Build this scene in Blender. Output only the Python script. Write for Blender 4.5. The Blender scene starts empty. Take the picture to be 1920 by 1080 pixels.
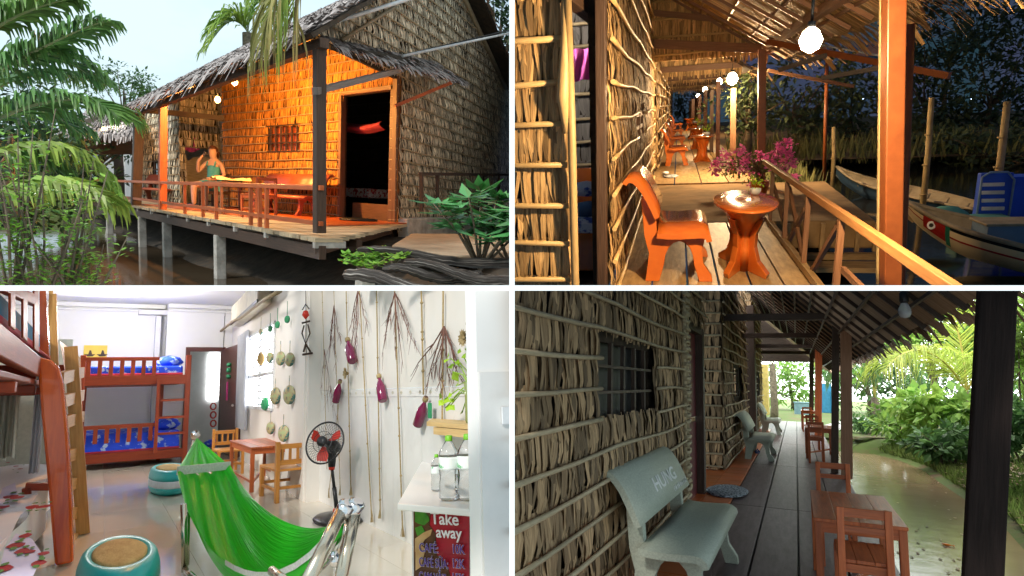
import bpy, bmesh, math, random
from mathutils import Vector, Matrix

sc = bpy.context.scene
col = sc.collection
V = Vector
PI = math.pi

# ------------------------------------------------------------------ camera
FOC = 22.0
F = FOC / 36.0 * 1920.0
cam = bpy.data.objects.new("camera", bpy.data.cameras.new("camera"))
col.objects.link(cam)
cam.data.lens = FOC
cam.data.sensor_width = 36.0
cam.data.clip_start = 0.05
cam.data.clip_end = 2000.0
cam.matrix_world = Matrix.Rotation(math.radians(90), 4, 'X')
sc.camera = cam

# ------------------------------------------------------------------ daylight
SUN_EL, SUN_AZ = math.radians(42), math.radians(-152)     # behind the camera, to the left
world = bpy.data.worlds.new("World")
sc.world = world
world.use_nodes = True
nt = world.node_tree
nt.nodes.clear()
n_out = nt.nodes.new('ShaderNodeOutputWorld')
n_bg = nt.nodes.new('ShaderNodeBackground')
n_sky = nt.nodes.new('ShaderNodeTexSky')
n_sky.sky_type = 'NISHITA'
n_sky.sun_disc = False
n_sky.sun_elevation = SUN_EL
n_sky.sun_rotation = SUN_AZ
n_sky.air_density = 1.3
n_sky.dust_density = 2.0
n_tc = nt.nodes.new('ShaderNodeTexCoord')
n_mp = nt.nodes.new('ShaderNodeMapping')
n_mp.inputs['Scale'].default_value = (1.6, 1.6, 4.0)
n_no = nt.nodes.new('ShaderNodeTexNoise')
n_no.inputs['Scale'].default_value = 1.7
n_no.inputs['Detail'].default_value = 7
n_no.inputs['Roughness'].default_value = 0.55
n_rp = nt.nodes.new('ShaderNodeValToRGB')
n_rp.color_ramp.elements[0].position = 0.30
n_rp.color_ramp.elements[0].color = (0.50, 0.50, 0.50, 1)
n_rp.color_ramp.elements[1].position = 0.62
n_rp.color_ramp.elements[1].color = (1, 1, 1, 1)
n_mx = nt.nodes.new('ShaderNodeMixRGB')
n_mx.inputs['Color2'].default_value = (5.6, 7.0, 7.6, 1)     # bright thin cloud
nt.links.new(n_tc.outputs['Generated'], n_mp.inputs['Vector'])
nt.links.new(n_mp.outputs['Vector'], n_no.inputs['Vector'])
nt.links.new(n_no.outputs['Fac'], n_rp.inputs['Fac'])
nt.links.new(n_rp.outputs['Color'], n_mx.inputs['Fac'])
nt.links.new(n_sky.outputs['Color'], n_mx.inputs['Color1'])
nt.links.new(n_mx.outputs['Color'], n_bg.inputs['Color'])
n_bg.inputs['Strength'].default_value = 0.085
nt.links.new(n_bg.outputs['Background'], n_out.inputs['Surface'])

sun = bpy.data.lights.new("sun", 'SUN')
sun.energy = 1.5
sun.angle = math.radians(10)
sun.color = (1.0, 0.95, 0.88)
sun_o = bpy.data.objects.new("sun", sun)
col.objects.link(sun_o)
sd = V((math.sin(SUN_AZ) * math.cos(SUN_EL), math.cos(SUN_AZ) * math.cos(SUN_EL), math.sin(SUN_EL)))
sun_o.rotation_euler = sd.to_track_quat('Z', 'Y').to_euler()

sc.view_settings.view_transform = 'Standard'
sc.view_settings.look = 'None'
sc.view_settings.exposure = 0.85
sc.view_settings.gamma = 1.0
sc.render.engine = 'CYCLES'
sc.cycles.max_bounces = 7
sc.cycles.diffuse_bounces = 3
sc.cycles.glossy_bounces = 3
sc.cycles.transmission_bounces = 6
sc.cycles.transparent_max_bounces = 6
sc.cycles.sample_clamp_indirect = 3.0
sc.cycles.caustics_reflective = False
sc.cycles.caustics_refractive = False
sc.cycles.use_denoising = True

# ------------------------------------------------------------------ the four bays
# Four places are built side by side, two above two, each with a frame tilted about the camera to its vanishing-point pixel
# (x across, y into the depth, z up, origin at eye height, at the camera).
def ray(u, v):
    return V(((u - 960) / F, 1.0, -(v - 540) / F))

class Bay:
    def __init__(s, deep, mid):
        y = ray(*deep).normalized()
        p = ray(*mid)
        z0 = V((0, 0, 1))
        z = (z0 - p * (z0.dot(y) / p.dot(y))).normalized()
        x = y.cross(z)
        s.R = Matrix((x, y, z)).transposed()
        s.Ri = Matrix((x, y, z))
        s.M = s.R.to_4x4()
    def at(s, u, v, x=None, y=None, z=None):
        r = s.Ri @ ray(u, v)
        k = x / r.x if x is not None else (y / r.y if y is not None else z / r.z)
        return r * k

S1 = Bay((-60, 330), (520, 268))
S2 = Bay((1272, 195), (1200, 268))
S3 = Bay((190, 745), (720, 812))
S4 = Bay((1493, 722), (1200, 812))
S = S4
SIDE = {}
LOC = {}
def use(b):
    global S
    S = b
def at(*a, **k):
    return S.at(*a, **k)

rnd = random.Random(11)
def U(a, b):
    return rnd.uniform(a, b)

# ------------------------------------------------------------------ materials
def mat(name, c1, c2=None, rough=0.7, scale=6.0, stretch=(1, 1, 1), uv=False, var=0.35, bump=0.0, bscale=None,
        metal=0.0, lucent=0.0, emit=0.0, coat=0.0, lo=0.35, hi=0.65, detail=5, alpha=1.0, spec=0.5, c3=None, trans=0.0, ior=1.45):
    m = bpy.data.materials.new(name)
    m.use_nodes = True
    t = m.node_tree
    N, L = t.nodes, t.links
    b = N['Principled BSDF']
    out = N['Material Output']
    b.inputs['Roughness'].default_value = rough
    b.inputs['Metallic'].default_value = metal
    b.inputs['Specular IOR Level'].default_value = spec
    b.inputs['Coat Weight'].default_value = coat
    b.inputs['Transmission Weight'].default_value = trans
    b.inputs['IOR'].default_value = ior
    tc = N.new('ShaderNodeTexCoord')
    mp = N.new('ShaderNodeMapping')
    mp.inputs['Scale'].default_value = stretch
    L.new(tc.outputs['UV' if uv else 'Object'], mp.inputs['Vector'])
    no = N.new('ShaderNodeTexNoise')
    no.inputs['Scale'].default_value = scale
    no.inputs['Detail'].default_value = detail
    no.inputs['Roughness'].default_value = 0.6
    L.new(mp.outputs['Vector'], no.inputs['Vector'])
    c2 = c2 or tuple(x * 0.75 for x in c1)
    rp = N.new('ShaderNodeValToRGB')
    e = rp.color_ramp.elements
    e[0].position, e[0].color = lo, (*c1, 1)
    e[1].position, e[1].color = hi, (*c2, 1)
    if c3:
        k = e.new(0.5 * (lo + hi))
        k.color = (*c3, 1)
    L.new(no.outputs['Fac'], rp.inputs['Fac'])
    src = rp.outputs['Color']
    if var > 0:
        a = N.new('ShaderNodeAttribute')
        a.attribute_name = 'var'
        mr = N.new('ShaderNodeMapRange')
        mr.inputs['To Min'].default_value = 1 - var
        mr.inputs['To Max'].default_value = 1 + var
        L.new(a.outputs['Fac'], mr.inputs['Value'])
        mu = N.new('ShaderNodeVectorMath')
        mu.operation = 'SCALE'
        L.new(src, mu.inputs[0])
        L.new(mr.outputs['Result'], mu.inputs['Scale'])
        src = mu.outputs['Vector']
    L.new(src, b.inputs['Base Color'])
    if emit > 0:
        L.new(src, b.inputs['Emission Color'])
        b.inputs['Emission Strength'].default_value = emit
    if bump > 0:
        nb = N.new('ShaderNodeTexNoise')
        nb.inputs['Scale'].default_value = bscale or scale * 2
        nb.inputs['Detail'].default_value = 6
        L.new(mp.outputs['Vector'], nb.inputs['Vector'])
        bp = N.new('ShaderNodeBump')
        bp.inputs['Strength'].default_value = bump
        bp.inputs['Distance'].default_value = 0.03
        L.new(nb.outputs['Fac'], bp.inputs['Height'])
        L.new(bp.outputs['Normal'], b.inputs['Normal'])
    if lucent > 0:
        tr = N.new('ShaderNodeBsdfTranslucent')
        L.new(src, tr.inputs['Color'])
        mx = N.new('ShaderNodeMixShader')
        mx.inputs['Fac'].default_value = lucent
        L.new(b.outputs['BSDF'], mx.inputs[1])
        L.new(tr.outputs['BSDF'], mx.inputs[2])
        L.new(mx.outputs['Shader'], out.inputs['Surface'])
    if alpha < 1:
        b.inputs['Alpha'].default_value = alpha
    return m

M = {}
WOODS = dict(uv=True, stretch=(1.2, 16, 1), scale=3.0, lo=0.3, hi=0.7)

# ------------------------------------------------------------------ mesh builder
def perp(d):
    d = d.normalized()
    a = V((0, 0, 1)) if abs(d.z) < 0.9 else V((1, 0, 0))
    x = d.cross(a).normalized()
    return x, x.cross(d).normalized()

class MB:
    def __init__(s):
        s.v, s.f, s.m, s.t, s.s, s.uv = [], [], [], [], [], []
    def face(s, ids, mi=0, var=0.5, sm=False, uv=None):
        s.f.append(ids)
        s.m.append(mi)
        s.t.append(var)
        s.s.append(sm)
        s.uv.append(uv)
    def add(s, *ps):
        k = len(s.v)
        s.v.extend(ps)
        return k
    def quad(s, a, b, c, d, mi=0, var=None, uv=None):
        k = s.add(a, b, c, d)
        s.face((k, k + 1, k + 2, k + 3), mi, U(0, 1) if var is None else var, False, uv)
    def beam(s, p0, p1, w, h, up=None, mi=0, var=None):
        p0, p1 = V(p0), V(p1)
        d = (p1 - p0)
        ln = d.length
        if ln < 1e-6:
            return
        d = d / ln
        if up is None:
            x, y = perp(d)
        else:
            x = d.cross(V(up)).normalized()
            y = x.cross(d).normalized()
        var = U(0, 1) if var is None else var
        x, y = x * w / 2, y * h / 2
        k = s.add(*[p + x * i + y * j for p in (p0, p1) for i, j in ((-1, -1), (1, -1), (1, 1), (-1, 1))])
        o = U(0, 50)
        for a, b, wid in ((0, 1, w), (1, 2, h), (2, 3, w), (3, 0, h)):
            s.face((k + a, k + b, k + 4 + b, k + 4 + a), mi, var, False, ((o, o + a), (o, o + a + wid), (o + ln, o + a + wid), (o + ln, o + a)))
        s.face((k + 3, k + 2, k + 1, k), mi, var, False, ((o, o), (o, o + w), (o + h, o + w), (o + h, o)))
        s.face((k + 4, k + 5, k + 6, k + 7), mi, var, False, ((o, o), (o, o + w), (o + h, o + w), (o + h, o)))
    def box(s, c, sz, mi=0, var=None):
        c = V(c)
        i = max(range(3), key=lambda q: sz[q])
        d = V((0, 0, 0))
        d[i] = sz[i] / 2
        if i == 0:
            s.beam(c - d, c + d, sz[1], sz[2], (0, 0, 1), mi, var)
        elif i == 1:
            s.beam(c - d, c + d, sz[0], sz[2], (0, 0, 1), mi, var)
        else:
            s.beam(c - d, c + d, sz[0], sz[1], (0, 1, 0), mi, var)
    def tube(s, pts, r, n=8, mi=0, var=None, cap=True):
        pts = [V(p) for p in pts]
        rs = r if isinstance(r, (list, tuple)) else [r] * len(pts)
        var = U(0, 1) if var is None else var
        o = U(0, 50)
        rings, ln = [], 0
        x = None
        for i, p in enumerate(pts):
            d = (pts[min(i + 1, len(pts) - 1)] - pts[max(i - 1, 0)])
            if d.length < 1e-9:
                d = V((0, 0, 1))
            d.normalize()
            if x is None:
                x, y = perp(d)
            else:
                x = (x - d * x.dot(d)).normalized()
                y = x.cross(d)
            if i:
                ln += (p - pts[i - 1]).length
            rings.append((s.add(*[p + (x * math.cos(2 * PI * j / n) + y * math.sin(2 * PI * j / n)) * rs[i] for j in range(n)]), ln))
        for (a, la), (b, lb) in zip(rings, rings[1:]):
            for j in range(n):
                q = (j + 1) % n
                s.face((a + j, a + q, b + q, b + j), mi, var, n > 4, ((o + la, j * 0.05), (o + la, j * 0.05 + 0.05), (o + lb, j * 0.05 + 0.05), (o + lb, j * 0.05)))
        if cap:
            s.face(tuple(rings[0][0] + j for j in range(n - 1, -1, -1)), mi, var)
            s.face(tuple(rings[-1][0] + j for j in range(n)), mi, var)
    def lathe(s, prof, c, n=24, sx=1, sy=1, mi=0, var=None, sm=True, axis=None):
        c = V(c)
        var = U(0, 1) if var is None else var
        if axis is None:
            ex, ey, ez = V((1, 0, 0)), V((0, 1, 0)), V((0, 0, 1))
        else:
            ez = V(axis).normalized()
            ex, ey = perp(ez)
        ks = []
        for r, z in prof:
            ks.append(s.add(*[c + ex * r * sx * math.cos(2 * PI * j / n) + ey * r * sy * math.sin(2 * PI * j / n) + ez * z for j in range(n)]))
        for i in range(len(prof) - 1):
            for j in range(n):
                q = (j + 1) % n
                s.face((ks[i] + j, ks[i] + q, ks[i + 1] + q, ks[i + 1] + j), mi if not isinstance(mi, list) else mi[i], var, sm)
        s.face(tuple(ks[0] + j for j in range(n - 1, -1, -1)), mi if not isinstance(mi, list) else mi[0], var)
        s.face(tuple(ks[-1] + j for j in range(n)), mi if not isinstance(mi, list) else mi[-1], var)
    def prism(s, poly, o, ex, ey, ez, mi=0, var=None, sm=False):
        o, ex, ey, ez = V(o), V(ex), V(ey), V(ez)
        var = U(0, 1) if var is None else var
        n = len(poly)
        a = s.add(*[o + ex * p[0] + ey * p[1] for p in poly])
        b = s.add(*[o + ex * p[0] + ey * p[1] + ez for p in poly])
        s.face(tuple(a + j for j in range(n - 1, -1, -1)), mi, var)
        s.face(tuple(b + j for j in range(n)), mi, var)
        for j in range(n):
            q = (j + 1) % n
            s.face((a + j, a + q, b + q, b + j), mi, var, sm)
    def ribbon(s, pts, ws, side, mi=0, var=None):
        side = V(side)
        var = U(0, 1) if var is None else var
        o, ln, prev = U(0, 80), 0, None
        for i, p in enumerate(pts):
            p = V(p)
            if prev is not None:
                ln += (p - prev[0]).length
            k = s.add(p - side * ws[i] / 2, p + side * ws[i] / 2)
            if prev is not None:
                s.face((prev[1], prev[1] + 1, k + 1, k), mi, var, True, ((o + prev[2], 0), (o + prev[2], ws[i - 1]), (o + ln, ws[i]), (o + ln, 0)))
            prev = (p, k, ln)
    def sheet(s, fn, nu, nv, mi=0, var=0.5, sm=True):
        k = s.add(*[V(fn(i / nu, j / nv)) for i in range(nu + 1) for j in range(nv + 1)])
        for i in range(nu):
            for j in range(nv):
                a = k + i * (nv + 1) + j
                s.face((a, a + nv + 1, a + nv + 2, a + 1), mi, var, sm, ((i / nu, j / nv), ((i + 1) / nu, j / nv), ((i + 1) / nu, (j + 1) / nv), (i / nu, (j + 1) / nv)))
    def leaf(s, p, d, n, ln, w, mi=0, var=None, fold=0.15):
        d = d.normalized()
        sd = d.cross(n)
        if sd.length < 1e-5:
            sd = perp(d)[0]
        sd.normalize()
        nn = sd.cross(d)
        var = U(0, 1) if var is None else var
        k = s.add(p, p + d * ln * 0.45 + sd * w / 2 + nn * fold * w, p + d * ln, p + d * ln * 0.45 - sd * w / 2 + nn * fold * w, p + d * ln * 0.5)
        s.face((k, k + 1, k + 4), mi, var)
        s.face((k + 1, k + 2, k + 4), mi, var)
        s.face((k, k + 4, k + 3), mi, var)
        s.face((k + 4, k + 2, k + 3), mi, var)

def mesh_of(name, mb, mats):
    me = bpy.data.meshes.new(name)
    me.from_pydata([tuple(p) for p in mb.v], [], mb.f)
    for m in (mats if isinstance(mats, (list, tuple)) else [mats]):
        me.materials.append(M[m])
    n = len(mb.f)
    me.polygons.foreach_set('material_index', mb.m)
    me.polygons.foreach_set('use_smooth', mb.s)
    a = me.attributes.new('var', 'FLOAT', 'FACE')
    a.data.foreach_set('value', mb.t)
    uvl = me.uv_layers.new(name='UVMap')
    buf = []
    for fi, ids in enumerate(mb.f):
        uv = mb.uv[fi]
        if uv is None:
            p = [mb.v[i] for i in ids[:3]]
            nrm = (p[1] - p[0]).cross(p[2] - p[0])
            ax = max(range(3), key=lambda q: abs(nrm[q]))
            a_, b_ = ((1, 2), (0, 2), (0, 1))[ax]
            uv = [(mb.v[i][a_], mb.v[i][b_]) for i in ids]
        for w in uv:
            buf.extend(w)
    uvl.data.foreach_set('uv', buf)
    me.update()
    return me

# ------------------------------------------------------------------ objects
def tag(o, label=None, cat=None, group=None, kind=None):
    if label: o['label'] = label
    if cat: o['category'] = cat
    if group: o['group'] = group
    if kind: o['kind'] = kind
    return o

def thing(name, label, cat, loc=(0, 0, 0), rz=0.0, group=None, scale=(1, 1, 1)):
    o = bpy.data.objects.new(name, None)
    o.empty_display_size = 0.1
    col.objects.link(o)
    loc = V(loc)
    o.matrix_basis = S.M @ Matrix.Translation(loc) @ Matrix.Rotation(rz, 4, 'Z') @ Matrix.Diagonal((*scale, 1))
    LOC[o.name] = (loc, S)
    SIDE[o.name] = S
    return tag(o, label, cat, group)

def obj(name, mb, mats, parent=None, bevel=0.0, absolute=False, label=None, cat=None, group=None, kind=None, subsurf=0):
    """One mesh. Top-level: origin at its foot. With a parent: in the parent's axes
    (absolute=True when it was drawn in bay coordinates)."""
    if parent is None:
        xs = [p.x for p in mb.v]; ys = [p.y for p in mb.v]; zs = [p.z for p in mb.v]
        c = V(((min(xs) + max(xs)) / 2, (min(ys) + max(ys)) / 2, min(zs)))
        mb.v = [p - c for p in mb.v]
    elif absolute:
        c = LOC[parent.name][0]
        mb.v = [p - c for p in mb.v]
    o = bpy.data.objects.new(name, mesh_of(name, mb, mats))
    col.objects.link(o)
    if parent is None:
        o.matrix_basis = S.M @ Matrix.Translation(c)
        LOC[o.name] = (c, S)
    else:
        o.parent = parent
        LOC[o.name] = LOC[parent.name]
    SIDE[o.name] = S
    if bevel:
        b = o.modifiers.new('bevel', 'BEVEL')
        b.width, b.segments, b.limit_method = bevel, 2, 'ANGLE'
    if subsurf:
        q = o.modifiers.new('sub', 'SUBSURF')
        q.levels = q.render_levels = subsurf
    return tag(o, label, cat, group, kind)

def dup(o, loc=None, rz=0.0, label=None, scale=(1, 1, 1), parent=None):
    c = o.copy()
    col.objects.link(c)
    SIDE[c.name] = S
    if parent is not None:
        c.parent = parent
    else:
        LOC[c.name] = (V(loc), S)
        c.matrix_basis = S.M @ Matrix.Translation(V(loc)) @ Matrix.Rotation(rz, 4, 'Z') @ Matrix.Diagonal((*scale, 1))
        if label: c['label'] = label
    for ch in [k for k in bpy.data.objects if k.parent == o]:
        dup(ch, parent=c)
    return c

def lamp(loc, watts, color, size, name='bulb_light'):
    l = bpy.data.lights.new(name, 'POINT')
    l.energy, l.color, l.shadow_soft_size = watts, color, size
    o = bpy.data.objects.new(name, l)
    col.objects.link(o)
    o.matrix_basis = S.M @ Matrix.Translation(V(loc))
    return o

def text(parent, name, body, origin, ex, ey, size, m, depth=0.002, sx=1.0, align='LEFT', shear=0.0):
    cu = bpy.data.curves.new(name, 'FONT')
    cu.body, cu.size, cu.extrude, cu.align_x = body, size, depth, align
    cu.shear = shear
    cu.materials.append(M[m])
    o = bpy.data.objects.new(name, cu)
    col.objects.link(o)
    o.parent = parent
    ex, ey = V(ex).normalized(), V(ey).normalized()
    ez = ex.cross(ey)
    p = V(origin) - LOC[parent.name][0]
    o.matrix_basis = Matrix.Translation(p) @ Matrix((ex, ey, ez)).transposed().to_4x4() @ Matrix.Diagonal((sx, 1, 1, 1))
    LOC[o.name] = LOC[parent.name]
    SIDE[o.name] = S
    return o

# ------------------------------------------------------------------ repeated constructions
def thatch_wall(mb, o, u, n, L, z0, z1, course=0.21, step=0.07, w=0.09, holes=(), battens=True, r=0.018, zoff=0.0, top=None, flare=0.05, sides=7, curl=0.02, phase=0.0):
    """Palm-leaf courses hung from bamboo battens.  o: foot of the wall start, u: along, n: outward.
    materials 0 leaf, 1 bamboo, 2 backing.  top(s) may give a sloping top edge."""
    o, u, n = V(o), V(u).normalized(), V(n).normalized()
    z = V((0, 0, 1))
    def inhole(s, h):
        return any(a < s < b and c < h < d for a, b, c, d in holes)
    # backing boards between the holes
    cuts = sorted({0.0, L} | {q for hl in holes for q in hl[:2] if 0 < q < L})
    for a, b in zip(cuts, cuts[1:]):
        m = (a + b) / 2
        spans = [(z0, z1)]
        for hl in holes:
            if hl[0] < m < hl[1]:
                new = []
                for c, d in spans:
                    if hl[2] > c: new.append((c, min(d, hl[2])))
                    if hl[3] < d: new.append((max(c, hl[3]), d))
                spans = new
        for c, d in spans:
            if d - c < 0.02: continue
            da, db = (d, d) if top is None else (min(d, top(a)), min(d, top(b)))
            q = o - n * 0.05
            P = [q + u * a + z * c, q + u * b + z * c, q + u * b + z * db, q + u * a + z * da]
            k = mb.add(*P, *[p - n * 0.06 for p in P])
            for ids in ((0, 1, 2, 3), (7, 6, 5, 4), (0, 4, 5, 1), (1, 5, 6, 2), (2, 6, 7, 3), (3, 7, 4, 0)):
                mb.face(tuple(k + i for i in ids), 2, 0.5)
    h = z1 + course * phase
    while h > z0 + course * 0.3:
        s = 0.0
        while s < L:
            hh = h + U(-0.02, 0.02)
            if top is not None and hh > top(s) + 0.02:
                if hh - course > top(s):
                    s += step
                    continue
                hh = top(s)
            if h - course < z1 + 0.01 and not inhole(s, h - course * 0.5):
                ln = course * U(1.0, 1.28)
                lean = U(-0.025, 0.025) + U(-0.02, 0.02)
                ww = w * U(0.6, 1.25)
                tw = U(-0.22, 0.22)
                sd = (u * math.cos(tw) + n * math.sin(tw))
                off = U(0.0, 0.018)
                fl = flare * U(0.3, 1.2)
                p0 = o + u * s + z * min(hh, z1 + 0.0) + n * off
                ln = max(0.02, min(ln, p0.z - (o.z + z0)))
                bow = U(-0.35, 0.35) * w
                pa = p0 - z * ln * 0.34 + u * (lean * 0.3 + bow) + n * (fl * 0.25 + U(0, curl))
                pb = p0 - z * ln * 0.70 + u * (lean * 0.75 + bow * U(0, 1)) + n * (fl * 0.6 + U(0, curl))
                p2 = p0 - z * ln + u * lean + n * fl * U(0.5, 1.0)
                mb.ribbon([p0, pa, pb, p2], [ww * 0.85, ww, ww * U(0.7, 1.0), ww * U(0.1, 0.7)], sd, 0)
            s += step * U(0.6, 1.4)
        if battens and h <= z1:
            # bamboo in pieces between holes
            spans = [(0.0, L)]
            for hl in holes:
                if hl[2] - 0.02 < h < hl[3] + 0.02:
                    new = []
                    for a, b in spans:
                        if hl[0] > a: new.append((a, min(b, hl[0])))
                        if hl[1] < b: new.append((max(a, hl[1]), b))
                    spans = new
            for a, b in spans:
                if top is not None:
                    while a < b and top(a) < h: a += 0.1
                    while b > a and top(b) < h: b -= 0.1
                if b - a < 0.1: continue
                k = max(2, int((b - a) / 0.45))
                ph = U(0, 6)
                pts = [o + u * (a + (b - a) * i / k) + z * (h - course * 0.08 + 0.012 * math.sin(i * 0.9 + ph) + U(-0.004, 0.004)) + n * (0.02 + flare * 0.8 + r) for i in range(k + 1)]
                mb.tube(pts, [r * U(0.9, 1.12) for _ in pts], sides, 1)
        h -= course

def thatch_roof(mb, e0, e1, r1, r0, up, row=0.28, step=0.09, w=0.1, ln=0.5, fringe=0.3, lift=0.06, under=True):
    """Palm-leaf roof: eave e0-e1, ridge r0-r1.  materials 0 leaf, 1 backing."""
    e0, e1, r1, r0, up = V(e0), V(e1), V(r1), V(r0), V(up).normalized()
    if under:
        k = mb.add(e0, e1, r1, r0, *[p - up * 0.05 for p in (e0, e1, r1, r0)])
        for ids in ((0, 1, 2, 3), (7, 6, 5, 4), (0, 4, 5, 1), (1, 5, 6, 2), (2, 6, 7, 3), (3, 7, 4, 0)):
            mb.face(tuple(k + i for i in ids), 1, 0.5)
    sl = ((r0 - e0).length + (r1 - e1).length) / 2
    rows = max(1, int(sl / row))
    for i in range(rows + 1):
        t = i / rows
        a, b = e0.lerp(r0, t), e1.lerp(r1, t)
        L = (b - a).length
        u = (b - a).normalized()
        dn = ((e0 - r0).normalized() + (e1 - r1).normalized()).normalized()
        s = 0.0
        while s < L:
            p = a + u * (s + U(-0.02, 0.02)) - dn * U(-0.1, 0.12)
            l2 = ln * U(0.7, 1.2) if i else fringe * U(0.4, 1.3) + 0.12
            ww = w * U(0.5, 1.2)
            sk = u * U(-0.12, 0.12) * l2
            lf = lift * U(0.3, 1.5)
            tw = U(-0.4, 0.4)
            sd = u * math.cos(tw) + up * math.sin(tw)
            g = V((0, 0, -1))
            p1 = p + dn * l2 * 0.5 + sk * 0.5 + up * lf
            p2 = p + dn * l2 + sk + up * lf * 0.7 + (g * l2 * U(0.05, 0.3) if i == 0 else V((0, 0, 0)))
            mb.ribbon([p + up * 0.02, p1, p2], [ww, ww, ww * U(0.15, 0.7)], sd, 0)
            s += step * U(0.5, 1.5)

def frond(mb, pts, ln, n=60, droop=0.5, w=0.035, r=0.018, spread=0.9, mi=0, mr=1, taper=0.35, up=None, hang=0.0):
    """Palm frond along the curve pts (3-4 points); leaflets on both sides."""
    pts = [V(p) for p in pts]
    def cur(t):
        q = pts
        while len(q) > 1:
            q = [a.lerp(b, t) for a, b in zip(q, q[1:])]
        return q[0]
    C = [cur(i / 16) for i in range(17)]
    mb.tube(C, [r * (1 - 0.85 * i / 16) for i in range(17)], 6, mr, 0.5)
    up0 = V(up) if up is not None else V((0, 0, 1))
    for i in range(n):
        t = 0.06 + 0.93 * (i + U(0, 0.6)) / n
        p = cur(t)
        d = (cur(min(1, t + 0.02)) - cur(max(0, t - 0.02))).normalized()
        sd = d.cross(up0)
        if sd.length < 1e-4: sd = perp(d)[0]
        sd.normalize()
        nn = sd.cross(d)
        env = min(1.0, t / 0.14 + 0.25) * (1 - taper * t) * (1 if t < 0.85 else max(0.25, (1 - t) / 0.15))
        for k in (-1, 1):
            l2 = ln * env * U(0.85, 1.12)
            ang = spread * U(0.85, 1.12) * (1 - 0.35 * t)
            q = (d * math.cos(ang) + sd * k * math.sin(ang) + nn * 0.22 + V((U(-.06, .06), U(-.06, .06), U(-.06, .06)))).normalized()
            g = V((0, 0, -1))
            dr = droop * U(0.7, 1.3)
            p1 = p + q * l2 * 0.45 + g * l2 * 0.06 * dr
            p2 = p + q * l2 * 0.78 + g * l2 * (0.28 * dr + hang * 0.2)
            p3 = p + q * l2 * (1.0 - 0.15 * dr) + g * l2 * (0.62 * dr + hang * 0.5)
            wd = (d * 0.8 + nn * U(-0.5, 0.5)).normalized()
            va = U(0, 1)
            mb.ribbon([p, p1, p2, p3], [w * 0.6, w, w * 0.75, w * 0.1], wd, mi, va)

def leaf_mass(mb, c, rad, n, size, aspect=0.5, clumps=14, mi=0, up=0.3, hollow=0.35):
    c = V(c)
    cl = []
    for _ in range(clumps):
        d = V((rnd.gauss(0, 1), rnd.gauss(0, 1), rnd.gauss(0, 1))).normalized()
        k = U(hollow, 1.0)
        cl.append((c + V((d.x * rad[0], d.y * rad[1], d.z * rad[2])) * k, U(0.2, 0.45), U(0, 1)))
    for i in range(n):
        cc, cr, cv = cl[rnd.randrange(clumps)]
        d = V((rnd.gauss(0, 1), rnd.gauss(0, 1), rnd.gauss(0, 1))).normalized()
        p = cc + V((d.x * rad[0], d.y * rad[1], d.z * rad[2])) * cr * (U(0, 1) ** 0.4)
        dd = (d + V((U(-.6, .6), U(-.6, .6), U(-.7, .3)))).normalized()
        nn = (V((0, 0, 1)) + V((U(-.8, .8), U(-.8, .8), 0)) + d * 0.4)
        s = size * U(0.6, 1.3)
        mb.leaf(p, dd, nn, s, s * aspect, mi, min(1, max(0, 0.6 * cv + 0.4 * U(0, 1))))
    return cl

def tree(name, label, foot, height, crown_c, crown_r, n, leaf, mats, cat='tree', group=None, clumps=22, trunk_r=0.12, aspect=0.5):
    foot = V(foot)
    t = thing(name, label, cat, foot, group=group)
    c = V(crown_c) - foot
    mb = MB()
    cl = leaf_mass(mb, c, crown_r, n, leaf, aspect, clumps)
    mt = MB()
    mt.tube([V((0, 0, -0.1)), V((U(-.1, .1), U(-.1, .1), height * 0.4)), V((c.x * 0.8, c.y * 0.8, height * 0.8)), c], [trunk_r, trunk_r * 0.8, trunk_r * 0.55, trunk_r * 0.2], 8)
    for q, _, _ in cl[:9]:
        b = V((c.x * 0.5, c.y * 0.5, height * U(0.45, 0.8)))
        mt.tube([b, b.lerp(q, 0.5) + V((0, 0, U(-.05, .1))), q], [trunk_r * 0.35, trunk_r * 0.22, trunk_r * 0.06], 5)
    obj('trunk', mt, mats[1], t)
    obj('crown', mb, mats[0], t)
    return t

# ------------------------------------------------------------------ shared materials
M['leaf_thatch'] = mat('leaf_thatch', (0.36, 0.25, 0.125), (0.17, 0.105, 0.05), rough=0.75, uv=True, stretch=(2, 30, 1), scale=2.0, var=0.55, bump=0.3)
M['roof_thatch'] = mat('roof_thatch', (0.36, 0.33, 0.30), (0.20, 0.175, 0.15), rough=0.85, uv=True, stretch=(2, 25, 1), scale=2.0, var=0.5, bump=0.3)
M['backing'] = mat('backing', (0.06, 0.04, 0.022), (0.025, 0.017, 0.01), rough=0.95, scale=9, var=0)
M['bamboo'] = mat('bamboo', (0.40, 0.31, 0.18), (0.27, 0.20, 0.11), rough=0.55, uv=True, stretch=(3, 6, 1), scale=3, var=0.25, bump=0.1)
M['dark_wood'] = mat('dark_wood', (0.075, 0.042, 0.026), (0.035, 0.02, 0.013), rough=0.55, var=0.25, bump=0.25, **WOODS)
M['red_wood'] = mat('red_wood', (0.54, 0.135, 0.036), (0.30, 0.065, 0.018), rough=0.38, var=0.2, bump=0.12, **WOODS)
M['brown_wood'] = mat('brown_wood', (0.22, 0.115, 0.06), (0.13, 0.062, 0.032), rough=0.5, var=0.25, bump=0.2, **WOODS)
M['grey_wood'] = mat('grey_wood', (0.20, 0.18, 0.165), (0.10, 0.088, 0.08), rough=0.75, var=0.2, bump=0.3, **WOODS)
M['granite'] = mat('granite', (0.49, 0.54, 0.44), (0.38, 0.42, 0.34), rough=0.55, scale=80, var=0.08, lo=0.4, hi=0.62, bump=0.05)
M['concrete'] = mat('concrete', (0.50, 0.48, 0.44), (0.27, 0.26, 0.23), rough=0.9, scale=4, var=0.1, bump=0.4, bscale=18)
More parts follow.
